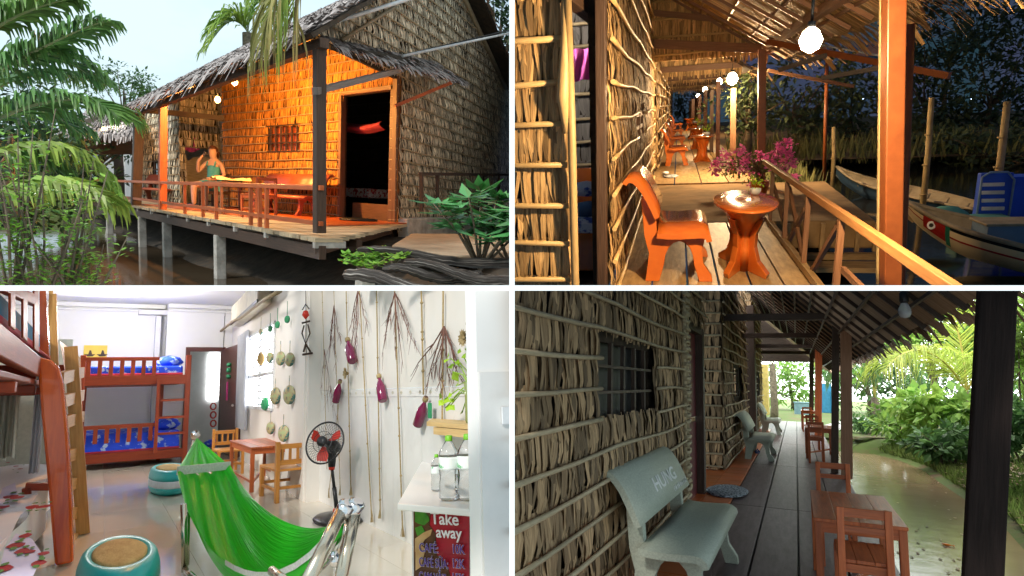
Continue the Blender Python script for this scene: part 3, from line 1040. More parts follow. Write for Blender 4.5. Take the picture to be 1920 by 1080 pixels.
garden_palm('young palm with yellow ribbed fronds arching over the shrubs', (f0.x, f0.y, -1.75), [
    [f0, at(1770, 655, y=Y - 1), at(1705, 625, y=Y - 2), at(1655, 700, y=Y - 3)],
    [f0, at(1812, 640, y=Y), at(1775, 560, y=Y - 0.5), at(1760, 520, y=Y - 1)],
    [f0, at(1810, 690, y=Y), at(1760, 640, y=Y + 1), at(1700, 665, y=Y + 1)],
    [f0, at(1870, 620, y=Y), at(1930, 560, y=Y - 1), at(1990, 600, y=Y - 2)],
], 1.9)
Y = 33
f0 = at(1640, 745, y=Y)
garden_palm('darker palm with drooping fronds behind the pale brown post', (f0.x, f0.y, -1.75), [
    [f0, at(1630, 650, y=Y), at(1600, 640, y=Y), at(1560, 700, y=Y)],
    [f0, at(1650, 660, y=Y), at(1690, 640, y=Y), at(1720, 720, y=Y)],
    [f0, at(1640, 640, y=Y), at(1620, 600, y=Y), at(1600, 650, y=Y)],
], 1.6, 0.8, 'leaf_mid')
def gtree(lab, u, v, y, rad, n, leaf, m, g='trees beyond the pond'):
    c = at(u, v, y=y)
    return tree('garden_tree', lab, (c.x + 0.2, y, -1.75), c.z + 1.75, c, rad, n, leaf, (m, 'trunk'), group=g, trunk_r=0.16)
gtree('bright broad tree behind the yellow ribbed palm', 1740, 640, 38, (3.6, 2, 2.6), 4200, 0.36, 'leaf_bright')
gtree('pale green tree at the right edge behind the thick post', 1905, 610, 36, (2.6, 2, 3.2), 3200, 0.36, 'leaf_bright')
gtree('mid green tree directly behind the pale brown post', 1620, 690, 42, (2.2, 2, 2.2), 1500, 0.32, 'leaf_mid')
gtree('dense green tree seen at the end of the veranda', 1480, 725, 48, (2.3, 2, 1.9), 1600, 0.34, 'leaf_bright')
gtree('dark green tree behind the far posts', 1555, 720, 50, (2.2, 2, 2.3), 1500, 0.34, 'leaf_mid')
gtree('tall dark tree filling the gap behind the drooping palm', 1680, 720, 48, (3.0, 2, 2.0), 1800, 0.34, 'leaf_dark')
gtree('shaded tree behind the bright shrubs and left of the thick post', 1810, 735, 44, (3.4, 2, 2.0), 1800, 0.34, 'leaf_mid')
f0 = at(1449, 718, y=36)
garden_palm('palm with a thick ringed trunk at the end of the veranda', (f0.x, 36, -1.75), [
    [V((f0.x, 36, f0.z + 1.0)), V((f0.x + 0.6, 36, f0.z + 2.2)), V((f0.x + 1.4, 36, f0.z + 2.0)), V((f0.x + 2.0, 36, f0.z + 1.0))],
    [V((f0.x, 36, f0.z + 1.0)), V((f0.x - 0.6, 36, f0.z + 2.0)), V((f0.x - 1.2, 36, f0.z + 1.8)), V((f0.x - 1.8, 36, f0.z + 0.9))]], 0.9)
mb = MB()
mb.box((at(1503, 768, y=42).x, 42, -1.4), (0.8, 0.6, 0.7)); mb.box((at(1503, 768, y=42).x, 42, -1.03), (0.86, 0.66, 0.06))
tag(obj('water_tank', mb, 'tank_blue', bevel=0.02), 'pale blue tank standing past the end of the veranda', 'tank')
mb = MB()
q = at(1549, 745, y=46)
mb.box((q.x, 46, -0.8), (0.6, 0.3, 1.9)); mb.box((q.x, 45.8, -1.0), (0.44, 0.2, 1.4))
tag(obj('blue_door', mb, 'blue_paint'), 'blue door of a shed among the trees behind the posts', 'door')
mb = MB()
mb.box((at(1438, 740, y=40).x - 0.6, 40, -0.3), (1.4, 2, 2.9)); mb.box((at(1438, 740, y=40).x - 0.6, 38.9, -0.2), (0.5, 0.2, 1.6), 1)
tag(obj('yellow_shed', mb, ['yellow_paint', 'dark_wood']), 'yellow shed wall at the far end of the veranda', 'shed')
mb = MB()
k = mb.add(at(1535, 800, z=-1.7), at(1556, 812, z=-1.7), at(1640, 784, z=-1.7), at(1600, 782, z=-1.7))
mb.face((k, k + 1, k + 2, k + 3))
obj('garden_path', mb, 'pale_path', kind='structure')

# ================================================================== upper left: thatched house on stilts over the canal
use(S1)
WZ, DZ = -1.40, -0.483
EX = at(405, 522, z=WZ).x          # outer edge of the deck
M['roof_grey'] = mat('roof_grey', (0.44, 0.39, 0.37), (0.22, 0.19, 0.18), rough=0.85, uv=True, stretch=(2, 25, 1), scale=2.0, var=0.55, bump=0.3)
M['thatch_gable'] = mat('thatch_gable', (0.80, 0.70, 0.52), (0.40, 0.325, 0.215), rough=0.75, uv=True, stretch=(2, 30, 1), scale=2.0, var=0.6, bump=0.3)
M['thatch_porch_lit'] = mat('thatch_porch_lit', (0.66, 0.29, 0.05), (0.36, 0.14, 0.025), rough=0.75, uv=True, stretch=(2, 30, 1), scale=2.0, var=0.45, bump=0.3)  # gable's thatch again, with the orange glow of the bulbs in its colour
M['canal'] = mat('canal', (0.075, 0.055, 0.035), (0.06, 0.043, 0.027), rough=0.07, scale=0.5, var=0, bump=0.06, bscale=3, spec=0.4)
M['palm_green'] = mat('palm_green', (0.075, 0.205, 0.055), (0.18, 0.31, 0.07), rough=0.38, var=0.5, scale=1.0, lucent=0.3)
M['palm_lime'] = mat('palm_lime', (0.19, 0.36, 0.06), (0.32, 0.42, 0.07), rough=0.4, var=0.4, scale=1.0, lucent=0.35)
M['palm_dry'] = mat('palm_dry', (0.42, 0.33, 0.12), (0.24, 0.24, 0.08), rough=0.6, var=0.5, scale=1.0, lucent=0.3)
M['palm_stalk'] = mat('palm_stalk', (0.28, 0.34, 0.14), (0.34, 0.36, 0.2), rough=0.5, var=0.1)
M['sprig_leaf'] = mat('sprig_leaf', (0.15, 0.38, 0.05), (0.28, 0.48, 0.06), rough=0.4, var=0.45, scale=1.0, lucent=0.3)
M['laurel_leaf'] = mat('laurel_leaf', (0.05, 0.21, 0.065), (0.09, 0.29, 0.08), rough=0.3, var=0.55, scale=1.5, lucent=0.2)
M['warm_glow'] = mat('warm_glow', (1.0, 0.55, 0.16), (1.0, 0.55, 0.16), var=0, emit=26)
M['white_glow'] = mat('white_glow', (1.0, 0.95, 0.85), (1.0, 0.95, 0.85), var=0, emit=14)
M['pink_net'] = mat('pink_net', (0.75, 0.10, 0.36), (0.62, 0.07, 0.28), rough=0.8, var=0.2, scale=6, lucent=0.4)
M['terracotta'] = mat('terracotta', (0.52, 0.12, 0.03), (0.40, 0.085, 0.02), rough=0.3, var=0.15, scale=3)
M['deck_pale'] = mat('deck_pale', (0.42, 0.34, 0.22), (0.26, 0.20, 0.125), rough=0.75, uv=True, stretch=(1.2, 10, 1), scale=2.2, var=0.25, bump=0.2)
M['red_bench'] = mat('red_bench', (0.36, 0.085, 0.04), (0.28, 0.06, 0.03), rough=0.35, var=0.1, scale=6)
M['flower_cloth'] = mat('flower_cloth', (0.75, 0.72, 0.70), (0.45, 0.06, 0.07), rough=0.9, var=0.1, scale=16, lo=0.5, hi=0.56)
M['pale_blue_wall'] = mat('pale_blue_wall', (0.50, 0.58, 0.66), (0.42, 0.5, 0.58), rough=0.8, var=0.05, scale=2)
M['log_bark'] = mat('log_bark', (0.045, 0.038, 0.033), (0.42, 0.39, 0.35), rough=0.9, uv=True, stretch=(0.9, 14, 1), scale=1.5, var=0.3, bump=1.0, lo=0.52, hi=0.70)
M['dark_mud'] = mat('dark_mud', (0.06, 0.048, 0.034), (0.03, 0.024, 0.018), rough=0.9, scale=3, var=0.1, bump=0.9)
M['sand'] = mat('sand', (0.34, 0.28, 0.20), (0.25, 0.20, 0.14), rough=0.95, var=0.1, scale=3, bump=0.4)
M['pvc'] = mat('pvc', (0.62, 0.66, 0.68), rough=0.4, var=0.05)

def at_plane(u, v, p, n):
    r = S.Ri @ ray(u, v)
    return r * (V(p).dot(V(n)) / r.dot(V(n)))

# ---- canal, banks
mb = MB()
mb.quad(V((-14, 0.5, WZ)), V((EX + 4, 0.5, WZ)), V((EX + 4, 60, WZ)), V((-14, 60, WZ)))
obj('canal_water', mb, 'canal', kind='structure')
mb = MB()          # mud bank below the deck, and the yard
prof = [(-0.25, WZ - 0.3), (0.25, WZ + 0.02), (0.7, WZ + 0.16), (1.3, WZ + 0.42), (2.2, DZ - 0.28), (5, DZ - 0.24), (22, DZ - 0.2)]
rows = []
for j in range(60):
    y = 1.2 + j * 0.65
    rows.append([mb.add(V((EX + 0.15 + dx + 0.18 * math.sin(y * 1.3 + k) * (1 if k < 5 else 0) - (0.9 if y < 5.0 else 0) * 0, y, z + (U(-.05, .05) if 0 < k < 5 else 0)))) for k, (dx, z) in enumerate(prof)])
for a, b in zip(rows, rows[1:]):
    for k in range(len(prof) - 1):
        mb.face((a[k], a[k + 1], b[k + 1], b[k]), 0, 0.5, True)
obj('mud_bank', mb, 'dark_mud', kind='structure')
mb = MB()
mb.quad(V((-40, 31, DZ - 0.1)), V((EX + 25, 31, DZ - 0.1)), V((EX + 25, 90, DZ - 0.1)), V((-40, 90, DZ - 0.1)))
mb.quad(V((-40, 31, DZ - 0.1)), V((EX + 25, 31, DZ - 0.1)), V((EX + 25, 30.5, WZ - 0.2)), V((-40, 30.5, WZ - 0.2)))
mb.quad(V((-40, 1, DZ - 0.3)), V((-4.5, 1, DZ - 0.3)), V((-4.5, 31, DZ - 0.3)), V((-40, 31, DZ - 0.3)))
obj('far_bank', mb, 'grass_soil' if 'grass_soil' in M else 'mud', kind='structure')

# ---- deck
DY0, DY1 = at(600, 437, z=DZ).y * 1.0, at(165, 369, z=DZ).y
DY0 = at(597, 440, x=EX).y
G0 = V((EX, DY0, 0))
g = V((0.76, 0.65, 0)).normalized()
gn = V((g.y, -g.x, 0))
WP, wu = V((5.70, 13.72, 0)), V((-0.207, 0.978, 0)).normalized()
wn = V((-wu.y, wu.x, 0))
K0 = at(745, 419, z=DZ)
K0.z = 0
wu = (at(575, 403, z=DZ) * 0.5 + at(420, 390, z=DZ) * 0.5 - at(745, 419, z=DZ))
wu.z = 0
wu.normalize()
wn = V((-wu.y, wu.x, 0))
gd = (K0 - G0).normalized()              # deck edge
D0_ = G0
g = S.Ri @ ray(1270, 330)  # gable turned toward an image pixel, skewing the house corner off square
g.z = 0
g.normalize()
gn = V((g.y, -g.x, 0))
_q = at_plane(588, 60, K0, gn)
G0 = V((_q.x, _q.y, 0))
sK = (K0 - G0).dot(g)
deck = thing('veranda_deck', 'long plank deck on concrete piles in front of the lit thatched house', 'deck', (EX, DY0, DZ))
mb = MB()
y = DY0
i = 0
while y < 29:
    w = 0.21
    t = min(1.0, (y - DY0) / max(0.1, (K0.y - DY0)))
    xr = EX + (K0.x - EX) * t + 0.3 if y < K0.y else K0.x + 0.3
    mb.box(((EX + xr) / 2 - 0.02, y + w / 2, DZ - 0.022 + U(-.004, .004)), (xr - EX + U(0, .05), w - 0.012, 0.045))
    y += w
obj('planking', mb, 'deck_pale', deck, absolute=True)
mb = MB()
mb.beam((EX + 0.05, DY0, DZ - 0.16), (EX + 0.05, 29, DZ - 0.16), 0.08, 0.15, (0, 0, 1))
mb.beam((EX + 0.9, DY0 + 0.8, DZ - 0.16), (EX + 0.9, 29, DZ - 0.16), 0.08, 0.15, (0, 0, 1))
mb.beam(D0_ + V((0.03, 0.06, DZ - 0.12)), K0 + V((-0.2, -0.1, DZ - 0.12)), 0.07, 0.13, (0, 0, 1))
obj('beam', mb, 'dark_wood', deck, absolute=True)
mb = MB()
for (u, v) in ((592, 454), (499, 437), (441, 425), (391, 416), (352, 410), (316, 404), (284, 399), (259, 395), (238, 391), (218, 387), (201, 384)):
    q = at(u, v, x=EX - 0.01)
    mb = MB()
    mb.box((EX + 0.15, q.y, DZ - 0.075), (0.36, 0.07, 0.075))
    obj('joist', mb, 'concrete', deck, absolute=True)
mb = MB()
mb.prism([(EX + 1.2, K0.y * 0.86), (K0.x + 0.2, K0.y - 0.1), (K0.x - 1.6, K0.y + 7), (K0.x - 3.0, K0.y + 7)], (0, 0, DZ + 0.004), (1, 0, 0), (0, 1, 0), (0, 0, 0.02))
obj('tile_floor', mb, 'terracotta', deck, absolute=True)

labs = ['nearest concrete pile under the deck corner, cut by the lower edge', 'second concrete pile standing in the canal from the deck corner', 'third concrete pile in the canal from the deck corner', 'fourth concrete pile in the canal from the deck corner', 'fifth concrete pile in the canal, close to the palm fronds', 'thin dark pile at the far end of the deck']
for lab, (u, v) in zip(labs, ((602, 640), (408, 522), (301, 482), (256, 463), (199, 438), (154, 425))):
    q = at(u, v, z=WZ)
    mb = MB()
    h = DZ - 0.235 - WZ
    mb.prism([(-0.075, -0.075), (0.075, -0.075), (0.075, 0.075), (-0.075, 0.075)], (EX + 0.06, q.y, WZ - 0.25), (1, 0, 0), (0, 1, 0), (0, 0, h + 0.25))
    tag(obj('concrete_pile', mb, 'concrete', bevel=0.012), lab, 'pile', 'concrete piles under the deck')

# ---- posts and railing
def post1(u0, v0, u1, v1, x, w, m, lab, y=None, up=0.0):
    b = at(u1, v1, x=x) if y is None else at(u1, v1, y=y)
    a = at(u0, v0, y=b.y)
    mb = MB()
    mb.beam((b.x, b.y, max(b.z, DZ)), a + V((0, 0, up)), w, w, (0, 1, 0))
    return tag(obj('porch_post', mb, m, bevel=0.008), lab, 'post', 'posts along the deck edge')
post1(599, 78, 599, 437, EX + 0.08, 0.115, 'dark_wood', 'thick dark corner post at the near end of the deck')
post1(306, 192, 305, 393, EX + 0.08, 0.135, 'red_wood', 'reddish brown post along the deck, second from the corner')
post1(262, 200, 255, 386, EX + 0.12, 0.20, 'dark_wood', 'dark brown post just left of the reddish one', up=0.1)
post1(163, 240, 162, 369, EX + 0.1, 0.14, 'brown_wood', 'farthest deck post beneath the low far roof')
rail = thing('deck_railing', 'low brown railing along the outer edge of the deck', 'railing', (EX, DY0, DZ))
rz0 = at(592, 352, x=EX + 0.06).z
mb = MB()
mb.beam((EX + 0.06, DY0 + 0.05, rz0), (EX + 0.06, 29, rz0 + 0.0), 0.05, 0.055, (0, 0, 1))
obj('top_rail', mb, 'red_wood', rail, absolute=True, bevel=0.005)
mb = MB()
rz1 = at(592, 418, x=EX + 0.06).z
mb.beam((EX + 0.06, DY0 + 0.05, rz1), (EX + 0.06, 29, rz1), 0.04, 0.05, (0, 0, 1))
obj('bottom_rail', mb, 'red_wood', rail, absolute=True)
for u in (500, 487, 470, 405, 380, 346, 219, 208):
    q = at(u, 352, x=EX + 0.06)
    mb = MB()
    mb.beam((EX + 0.06, q.y, DZ + 0.003), (EX + 0.06, q.y, rz0 - 0.028), 0.045, 0.05, (0, 1, 0))
    obj('baluster', mb, 'red_wood', rail, absolute=True)

# ---- the house
house = thing('thatched_house', 'large thatched house glowing orange on its porch side with a tall woven gable', 'house', (K0.x, K0.y, DZ))
def wall_sz(u, v):
    q = at_plane(u, v, K0, wn)
    return (q - K0).dot(wu), q.z
def gab_sz(u, v):
    q = at_plane(u, v, G0, gn)
    return (q - G0).dot(g), q.z
s_far = wall_sz(420, 390)[0]
d0, dz = wall_sz(738, 168)
d1, dzb = wall_sz(643, 180)
w0, wz1 = wall_sz(563, 233)
w1, wz0 = wall_sz(503, 285)
EZ = at(587, 60, x=EX - 0.05).z
zt = EZ + 1.9
dtop = (dz + dzb) / 2
apex = at_plane(831, -82, K0, gn)
e0 = at(583, 62, x=EX - 0.12)
e1 = V((e0.x, at(196, 205, x=EX - 0.12).y, e0.z))
r0 = apex + gn * 0.25 + V((0, 0, 0.12))
r1 = V((r0.x, r0.y + (e1.y - e0.y) * 0.95, r0.z))
rup = (e1 - e0).cross(r0 - e0).normalized()
if rup.z < 0: rup = -rup
def roof_z(p): return e0.z - (rup.x * (p.x - e0.x) + rup.y * (p.y - e0.y)) / rup.z - 0.12
def wall_top(s): return roof_z(K0 + wu * s)
mb = MB()
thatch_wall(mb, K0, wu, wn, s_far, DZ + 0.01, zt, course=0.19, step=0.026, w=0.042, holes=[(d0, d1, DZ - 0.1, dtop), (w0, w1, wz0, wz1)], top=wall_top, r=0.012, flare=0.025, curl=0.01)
obj('front_wall', mb, ['thatch_porch_lit', 'bamboo', 'backing'], house, absolute=True)
mb = MB()
for i in range(6):
    s = w0 + (w1 - w0) * (i + 0.5) / 6
    q = K0 + wu * s
    mb.beam(q + V((0, 0, wz0)), q + V((0, 0, wz1)), 0.05, 0.035, wn)
for i in range(4):
    z = wz0 + (wz1 - wz0) * i / 3
    mb.beam(K0 + wu * (w0 - 0.06) + wn * 0.02 + V((0, 0, z)), K0 + wu * (w1 + 0.06) + wn * 0.02 + V((0, 0, z)), 0.03, 0.04, wn)
wf = obj('window', mb, 'dark_wood', house, absolute=True)
mb = MB()
q = K0 + wu * (w0 + w1) / 2 - wn * 0.10
mb.beam(q - wu * (w1 - w0) / 2 + V((0, 0, (wz0 + wz1) / 2)), q + wu * (w1 - w0) / 2 + V((0, 0, (wz0 + wz1) / 2)), 0.02, wz1 - wz0, (0, 0, 1))
obj('window_board', mb, 'terracotta', wf, absolute=True)
mb = MB()
for s, w in ((d0 - 0.03, 0.1), (d1 + 0.02, 0.09)):
    q = K0 + wu * s
    mb.beam(q + V((0, 0, DZ)), q + V((0, 0, dtop)), w, 0.12, wn)
q0, q1 = K0 + wu * d0, K0 + wu * d1
mb.beam(q0 + V((0, 0, dtop + 0.04)), q1 + V((0, 0, dtop + 0.04)), 0.12, 0.08, (0, 0, 1))
mb.beam(q0 - wn * 0.3 + V((0, 0, DZ + 0.16)), q1 - wn * 0.3 + V((0, 0, DZ + 0.16)), 0.06, 0.35, (0, 0, 1))
mb.beam(q0 - wu * 0.14 + V((0, 0, DZ)), q0 - wu * 0.14 + wn * 0.03 + V((0, 0, dtop + 0.3)), 0.12, 0.12, wn)
obj('door_frame', mb, 'brown_wood', house, absolute=True, bevel=0.005)
# inside, seen through the doorway
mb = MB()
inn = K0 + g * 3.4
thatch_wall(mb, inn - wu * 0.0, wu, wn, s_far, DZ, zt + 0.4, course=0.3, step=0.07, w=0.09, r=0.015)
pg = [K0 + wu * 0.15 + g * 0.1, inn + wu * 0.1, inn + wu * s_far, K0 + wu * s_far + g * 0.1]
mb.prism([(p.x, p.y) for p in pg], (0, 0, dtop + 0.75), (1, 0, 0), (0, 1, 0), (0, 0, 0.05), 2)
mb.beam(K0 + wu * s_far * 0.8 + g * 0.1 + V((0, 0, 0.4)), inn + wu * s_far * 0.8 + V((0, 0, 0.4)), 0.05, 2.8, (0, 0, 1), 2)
obj('inner_wall', mb, ['backing', 'dark_wood', 'backing'], house, absolute=True)  # near-black colour carries the darkness of the room
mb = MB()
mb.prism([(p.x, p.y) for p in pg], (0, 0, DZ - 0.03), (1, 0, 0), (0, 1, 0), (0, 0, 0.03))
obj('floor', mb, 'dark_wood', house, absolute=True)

# gable
aS, aZ = gab_sz(831, -82)
lS, lZ = gab_sz(588, 60)
rS, rZ = gab_sz(945, 160)
def gtop(s):
    return lZ + (aZ - lZ) * (s - lS) / (aS - lS) if s < aS else aZ + (rZ - aZ) * (s - aS) / (rS - aS)
zA = gab_sz(600, 76)[1]
mb = MB()
thatch_wall(mb, G0 + V((0, 0, 0)), g, gn, sK + 9, DZ - 0.25, aZ, course=0.215, step=0.026, w=0.046, holes=[(-1, sK - 0.02, DZ - 1, zA)], r=0.014, top=gtop, flare=0.06, curl=0.03)
obj('gable_wall', mb, ['thatch_gable', 'bamboo', 'backing'], house, absolute=True)
# bamboo rods laid across the gable
for (a, b) in (((640, 76), (742, 12)),):
    mb = MB()
    mb.tube([at_plane(a[0], a[1], G0 + gn * 0.12, gn), at_plane(b[0], b[1], G0 + gn * 0.12, gn)], 0.03, 8)
    obj('bargeboard', mb, 'bamboo', house, absolute=True)
mb = MB()
rk = [at_plane(872, 0, G0 + gn * 0.1, gn), at_plane(948, 165, G0 + gn * 0.1, gn)]
mb.tube([rk[0] + (rk[0] - rk[1]) * 0.5, rk[0], rk[1]], 0.06, 8)
obj('rake_trim', mb, 'bamboo', house, absolute=True)
# roof
mb = MB()
thatch_roof(mb, e0, e1, r1, r0, rup, row=0.24, step=0.045, w=0.06, ln=0.42, fringe=0.34, lift=0.06)
obj('roof', mb, ['roof_grey', 'backing'], house, absolute=True)
mb = MB()
rr0 = G0 + gn * 0.55 + g * (rS + 0.9) + V((0, 0, rZ - 1.6))
dn = (gab_sz(955, 180)[0] - aS, gab_sz(955, 180)[1] - aZ)
c0 = apex + gn * 0.5
c1 = c0 + g * dn[0] * 1.6 + V((0, 0, dn[1] * 1.6))
back = V((0.1, 1, 0)) * 7
thatch_roof(mb, c1, c1 + back, c0 + back, c0, V((0.8, -0.1, 0.6)), row=0.4, step=0.12, w=0.1, ln=0.5)
obj('roof', mb, ['thatch_brown' if 'thatch_brown' in M else 'roof_grey', 'backing'], house, absolute=True)
mb = MB()
for a, b in (((610, 196), (700, 168)), ((610, 186), (700, 158))):
    pass
mb.beam(at(266, 206, y=at(266, 206, x=EX + 0.3).y), at(420, 222, x=4.9), 0.12, 0.12)
mb.beam(V((EX + 0.05, DY0, EZ - 0.1)), V((EX + 0.05, 20, EZ - 0.1)), 0.1, 0.1, (0, 0, 1))
for i in range(14):
    y = DY0 + 0.8 + i * 0.75
    mb.beam(V((EX - 0.05, y, EZ - 0.06)), V((r0.x, y + (r0.y - e0.y), r0.z - 0.1)), 0.06, 0.06, (0, 1, 0))
obj('rafter', mb, 'dark_wood', house, absolute=True)

# awning over the doorway side
aw = thing('awning', 'sloping grey thatch awning with wooden braces on the woven gable', 'awning', G0 + g * 2 + V((0, 0, zA)))
ai0, ai1 = at_plane(592, 66, G0 + gn * 0.02, gn), at_plane(812, 116, G0 + gn * 0.02, gn)
ao0, ao1 = at_plane(622, 86, G0 + gn * 0.9, gn), at_plane(872, 156, G0 + gn * 0.75, gn)
mb = MB()
thatch_roof(mb, ao0, ao1, ai1, ai0, V((gn.x * 0.4, gn.y * 0.4, 0.9)), row=0.2, step=0.035, w=0.05, ln=0.35, fringe=0.12, lift=0.03)
obj('thatch', mb, ['roof_grey', 'backing'], aw, absolute=True)
mb = MB()
mb.beam(at(591, 171, x=EX - 0.02), ao0 * 0.62 + ao1 * 0.38 - V((0, 0, 0.08)), 0.07, 0.07)
obj('brace', mb, 'grey_wood', aw, absolute=True)
mb = MB()
mb.beam(K0 + wn * 0.12 + V((0, 0, at(748, 200, y=K0.y).z)), ao0 * 0.16 + ao1 * 0.84 - V((0, 0, 0.06)), 0.06, 0.06)
obj('brace', mb, 'red_wood', aw, absolute=True)
for lab, a, b, r in (('grey plastic pipe running from the eave to the gable top', (613, 45), (800, -12), 0.028), ('pale plastic pipe crossing the woven gable to the upper right', (755, 105), (975, 58), 0.024), ('dark cable pole along the pale pipe on the gable', (765, 101), (975, 52), 0.014)):
    mb = MB()
    mb.tube([at_plane(*a, G0 + gn * 0.5, gn), at_plane(*b, G0 + gn * 1.1, gn)], r, 8)
    tag(obj('pipe', mb, 'black' if 'dark' in lab else 'pvc'), lab, 'pipe')

# second unit of the house along the deck
B0 = at(340, 382, z=DZ)
B1 = at(266, 373, z=DZ)
bu = (B1 - B0).normalized()
bn = V((-bu.y, bu.x, 0))
unit = thing('thatched_house', 'second thatched house along the deck behind the brown posts', 'house', B0)
mb = MB()
thatch_wall(mb, (B0.x, B0.y, 0), bu, bn, (B1 - B0).length, DZ + 0.01, EZ + 2.2, top=lambda s: roof_z(B0 + bu * s), course=0.22, step=0.08, w=0.09, r=0.014, holes=[((B1 - B0).length * 0.42, (B1 - B0).length * 0.66, 0.22, 0.80)])
Dd = 3.2
thatch_wall(mb, (B0.x, B0.y, 0), V((1, 0, 0)), V((0, -1, 0)), Dd, DZ + 0.01, EZ + 3, top=lambda s: roof_z(B0 + V((s, 0, 0))), course=0.22, step=0.05, w=0.06, r=0.013, holes=[(0.12, 0.95, DZ - 0.1, EZ - 0.55)])
obj('wall', mb, ['thatch_gable', 'bamboo', 'backing'], unit, absolute=True)
mb = MB()
for i in range(3):
    q = B0.lerp(B1, 0.46 + 0.08 * i)
    mb.beam(V((q.x, q.y, 0.22)) - bn * 0.02, V((q.x, q.y, 0.80)) - bn * 0.02, 0.08, 0.04, bn)
for z in (0.25, 0.5, 0.77):
    a, b = B0.lerp(B1, 0.41), B0.lerp(B1, 0.67)
    mb.beam(V((a.x, a.y, z)), V((b.x, b.y, z)), 0.04, 0.04, bn)
obj('window', mb, 'dark_wood', unit, absolute=True)
mb = MB()
mb.box((B0.x + 1.6, B0.y + 1.8, 0.6), (3.0, 0.1, 2.8))
obj('inner_wall', mb, 'thatch_gable', unit, absolute=True)
mb = MB()
mb.sheet(lambda a, b: at(344 + 30 * a, 258 + (22 + 5 * math.sin(a * 3)) * b, y=B0.y + 0.06) + V((0, 0.08 * math.sin(a * 14 + b * 2), 0)), 18, 6)
tag(obj('mosquito_net', mb, 'pink_net'), 'bright pink net hanging inside the doorway behind the seated person', 'mosquito net')
mb = MB()
nq0, nq1 = at_plane(640, 243, K0 + g * 0.6, wn), at_plane(725, 240, K0 + g * 0.6, wn)
mb.sheet(lambda a, b: nq0.lerp(nq1, a) + V((0, 0, 0.10 * (0.5 - b) * 2 + 0.04 * math.cos(a * 5) + 0.05 * a)) + wn * 0.2 * math.sin(b * 3), 16, 6)
M['red_net'] = mat('red_net', (0.42, 0.05, 0.08), (0.3, 0.03, 0.05), rough=0.8, var=0.2, scale=6)
tag(obj('mosquito_net', mb, 'red_net'), 'rolled dark red net hanging in the near doorway of the house', 'mosquito net')
bq_ = at_plane(668, 340, K0 + g * 1.6, wn)
bed = thing('bed', 'bed with a flowered cover seen through the near doorway', 'bed', V((bq_.x, bq_.y, DZ)) + g * 0.6, rz=math.atan2(wu.y, wu.x))
mb = MB()
mb.box((0, 0, 0.22), (1.9, 1.4, 0.44))
obj('bed_frame', mb, 'black', bed)
mb = MB()
mb.box((0, 0, 0.55), (1.95, 1.45, 0.22))
obj('mattress', mb, 'flower_cloth', bed, bevel=0.04)
# ---- far low roofed house
F0 = at(160, 369, z=DZ)
fh = thing('thatched_house', 'far low thatched house at the left end of the deck', 'house', F0 + V((0.5, 2, 0)))
mb = MB()
fy = F0.y
def fp(u, v, y): return at(u, v, y=y)
thatch_roof(mb, fp(112, 243, fy - 1), fp(258, 256, fy - 3.5), fp(262, 195, fy + 1), fp(168, 205, fy + 3), V((-0.3, -0.6, 0.7)), row=0.35, step=0.06, w=0.1, ln=0.55, fringe=0.5)
obj('roof', mb, ['roof_grey', 'backing'], fh, absolute=True)
mb = MB()
mb.beam(fp(148, 262, fy + 1), fp(262, 262, fy + 1), 0.06, 1.0, (0, 0, 1))
obj('wall', mb, 'dark_wood', fh, absolute=True)

# ---- lamps on the porch
def bulb(lab, p, r, m, watts, color, cord=0.35):
    t = thing('light_bulb', lab, 'light bulb', p, group='lit bulbs under the porch roof')
    mb = MB()
    mb.lathe([(r * 0.15, -r), (r * 0.7, -r * 0.75), (r, 0), (r * 0.7, r * 0.75), (r * 0.35, r * 1.2)], (0, 0, 0), 14)
    obj('glass', mb, m, t)
    mb = MB()
    mb.tube([(0, 0, r), (0, 0, r + 0.09)], r * 0.4, 8)
    mb.tube([(0, 0, r + 0.08), (0.01, 0, r + cord)], 0.008, 6)
    obj('socket', mb, 'black', t)
    if watts:
        l = bpy.data.lights.new('bulb_light', 'POINT')
        l.energy, l.color, l.shadow_soft_size = watts, color, r
        o = bpy.data.objects.new('bulb_light', l)
        col.objects.link(o)
        o.parent = t
        o.matrix_basis = Matrix.Translation((0, 0, -r * 1.6))
    return t
W1 = (1.0, 0.44, 0.10)
bulb('brightest warm bulb under the eave in front of the orange wall', at(440, 154, x=3.75), 0.055, 'warm_glow', 460, W1, 0.5)
bulb('warm bulb hanging on a cord in the recess left of the orange wall', at(408, 187, x=3.8), 0.055, 'warm_glow', 110, W1, 0.6)
bulb('warm bulb under the far low roof', at(195, 244, y=fy - 2), 0.075, 'warm_glow', 25, W1)
bulb('white bulb under the far low roof, above the warm one', at(216, 226, y=fy - 2), 0.085, 'white_glow', 20, (1, 0.9, 0.8))

# ---- furniture on the porch
bq = at(530, 404, z=DZ)
br = thing('stone_bench', 'red brown stone bench against the orange wall under the barred window', 'bench', bq + V((0.25, 0.2, 0)), rz=math.atan2(wu.y, wu.x) + PI / 2, group='red stone benches on the porch', scale=(0.95, 0.8, 0.95))
bench_parts(br, 2.5, 'red_bench')
br.matrix_basis = S.M @ Matrix.Translation(bq + V((0.25, 0.2, 0))) @ Matrix.Rotation(math.atan2(-wn.y, -wn.x) + PI, 4, 'Z') @ Matrix.Diagonal((0.95, 0.95, 0.95, 1))
q = at(293, 378, z=DZ)
c = dup(br, q + V((0.2, 0.4, 0)), math.atan2(-wn.y, -wn.x) + PI, 'dark red bench in the shade against the second house', (0.9, 1.0, 0.9))
q = at(672, 416, z=DZ)
mb = MB()
mb.lathe([(0.34, 0), (0.36, 0.015), (0.3, 0.04), (0.02, 0.045)], q + V((0, 0, 0.026)), 24, 1.0, 1.0)
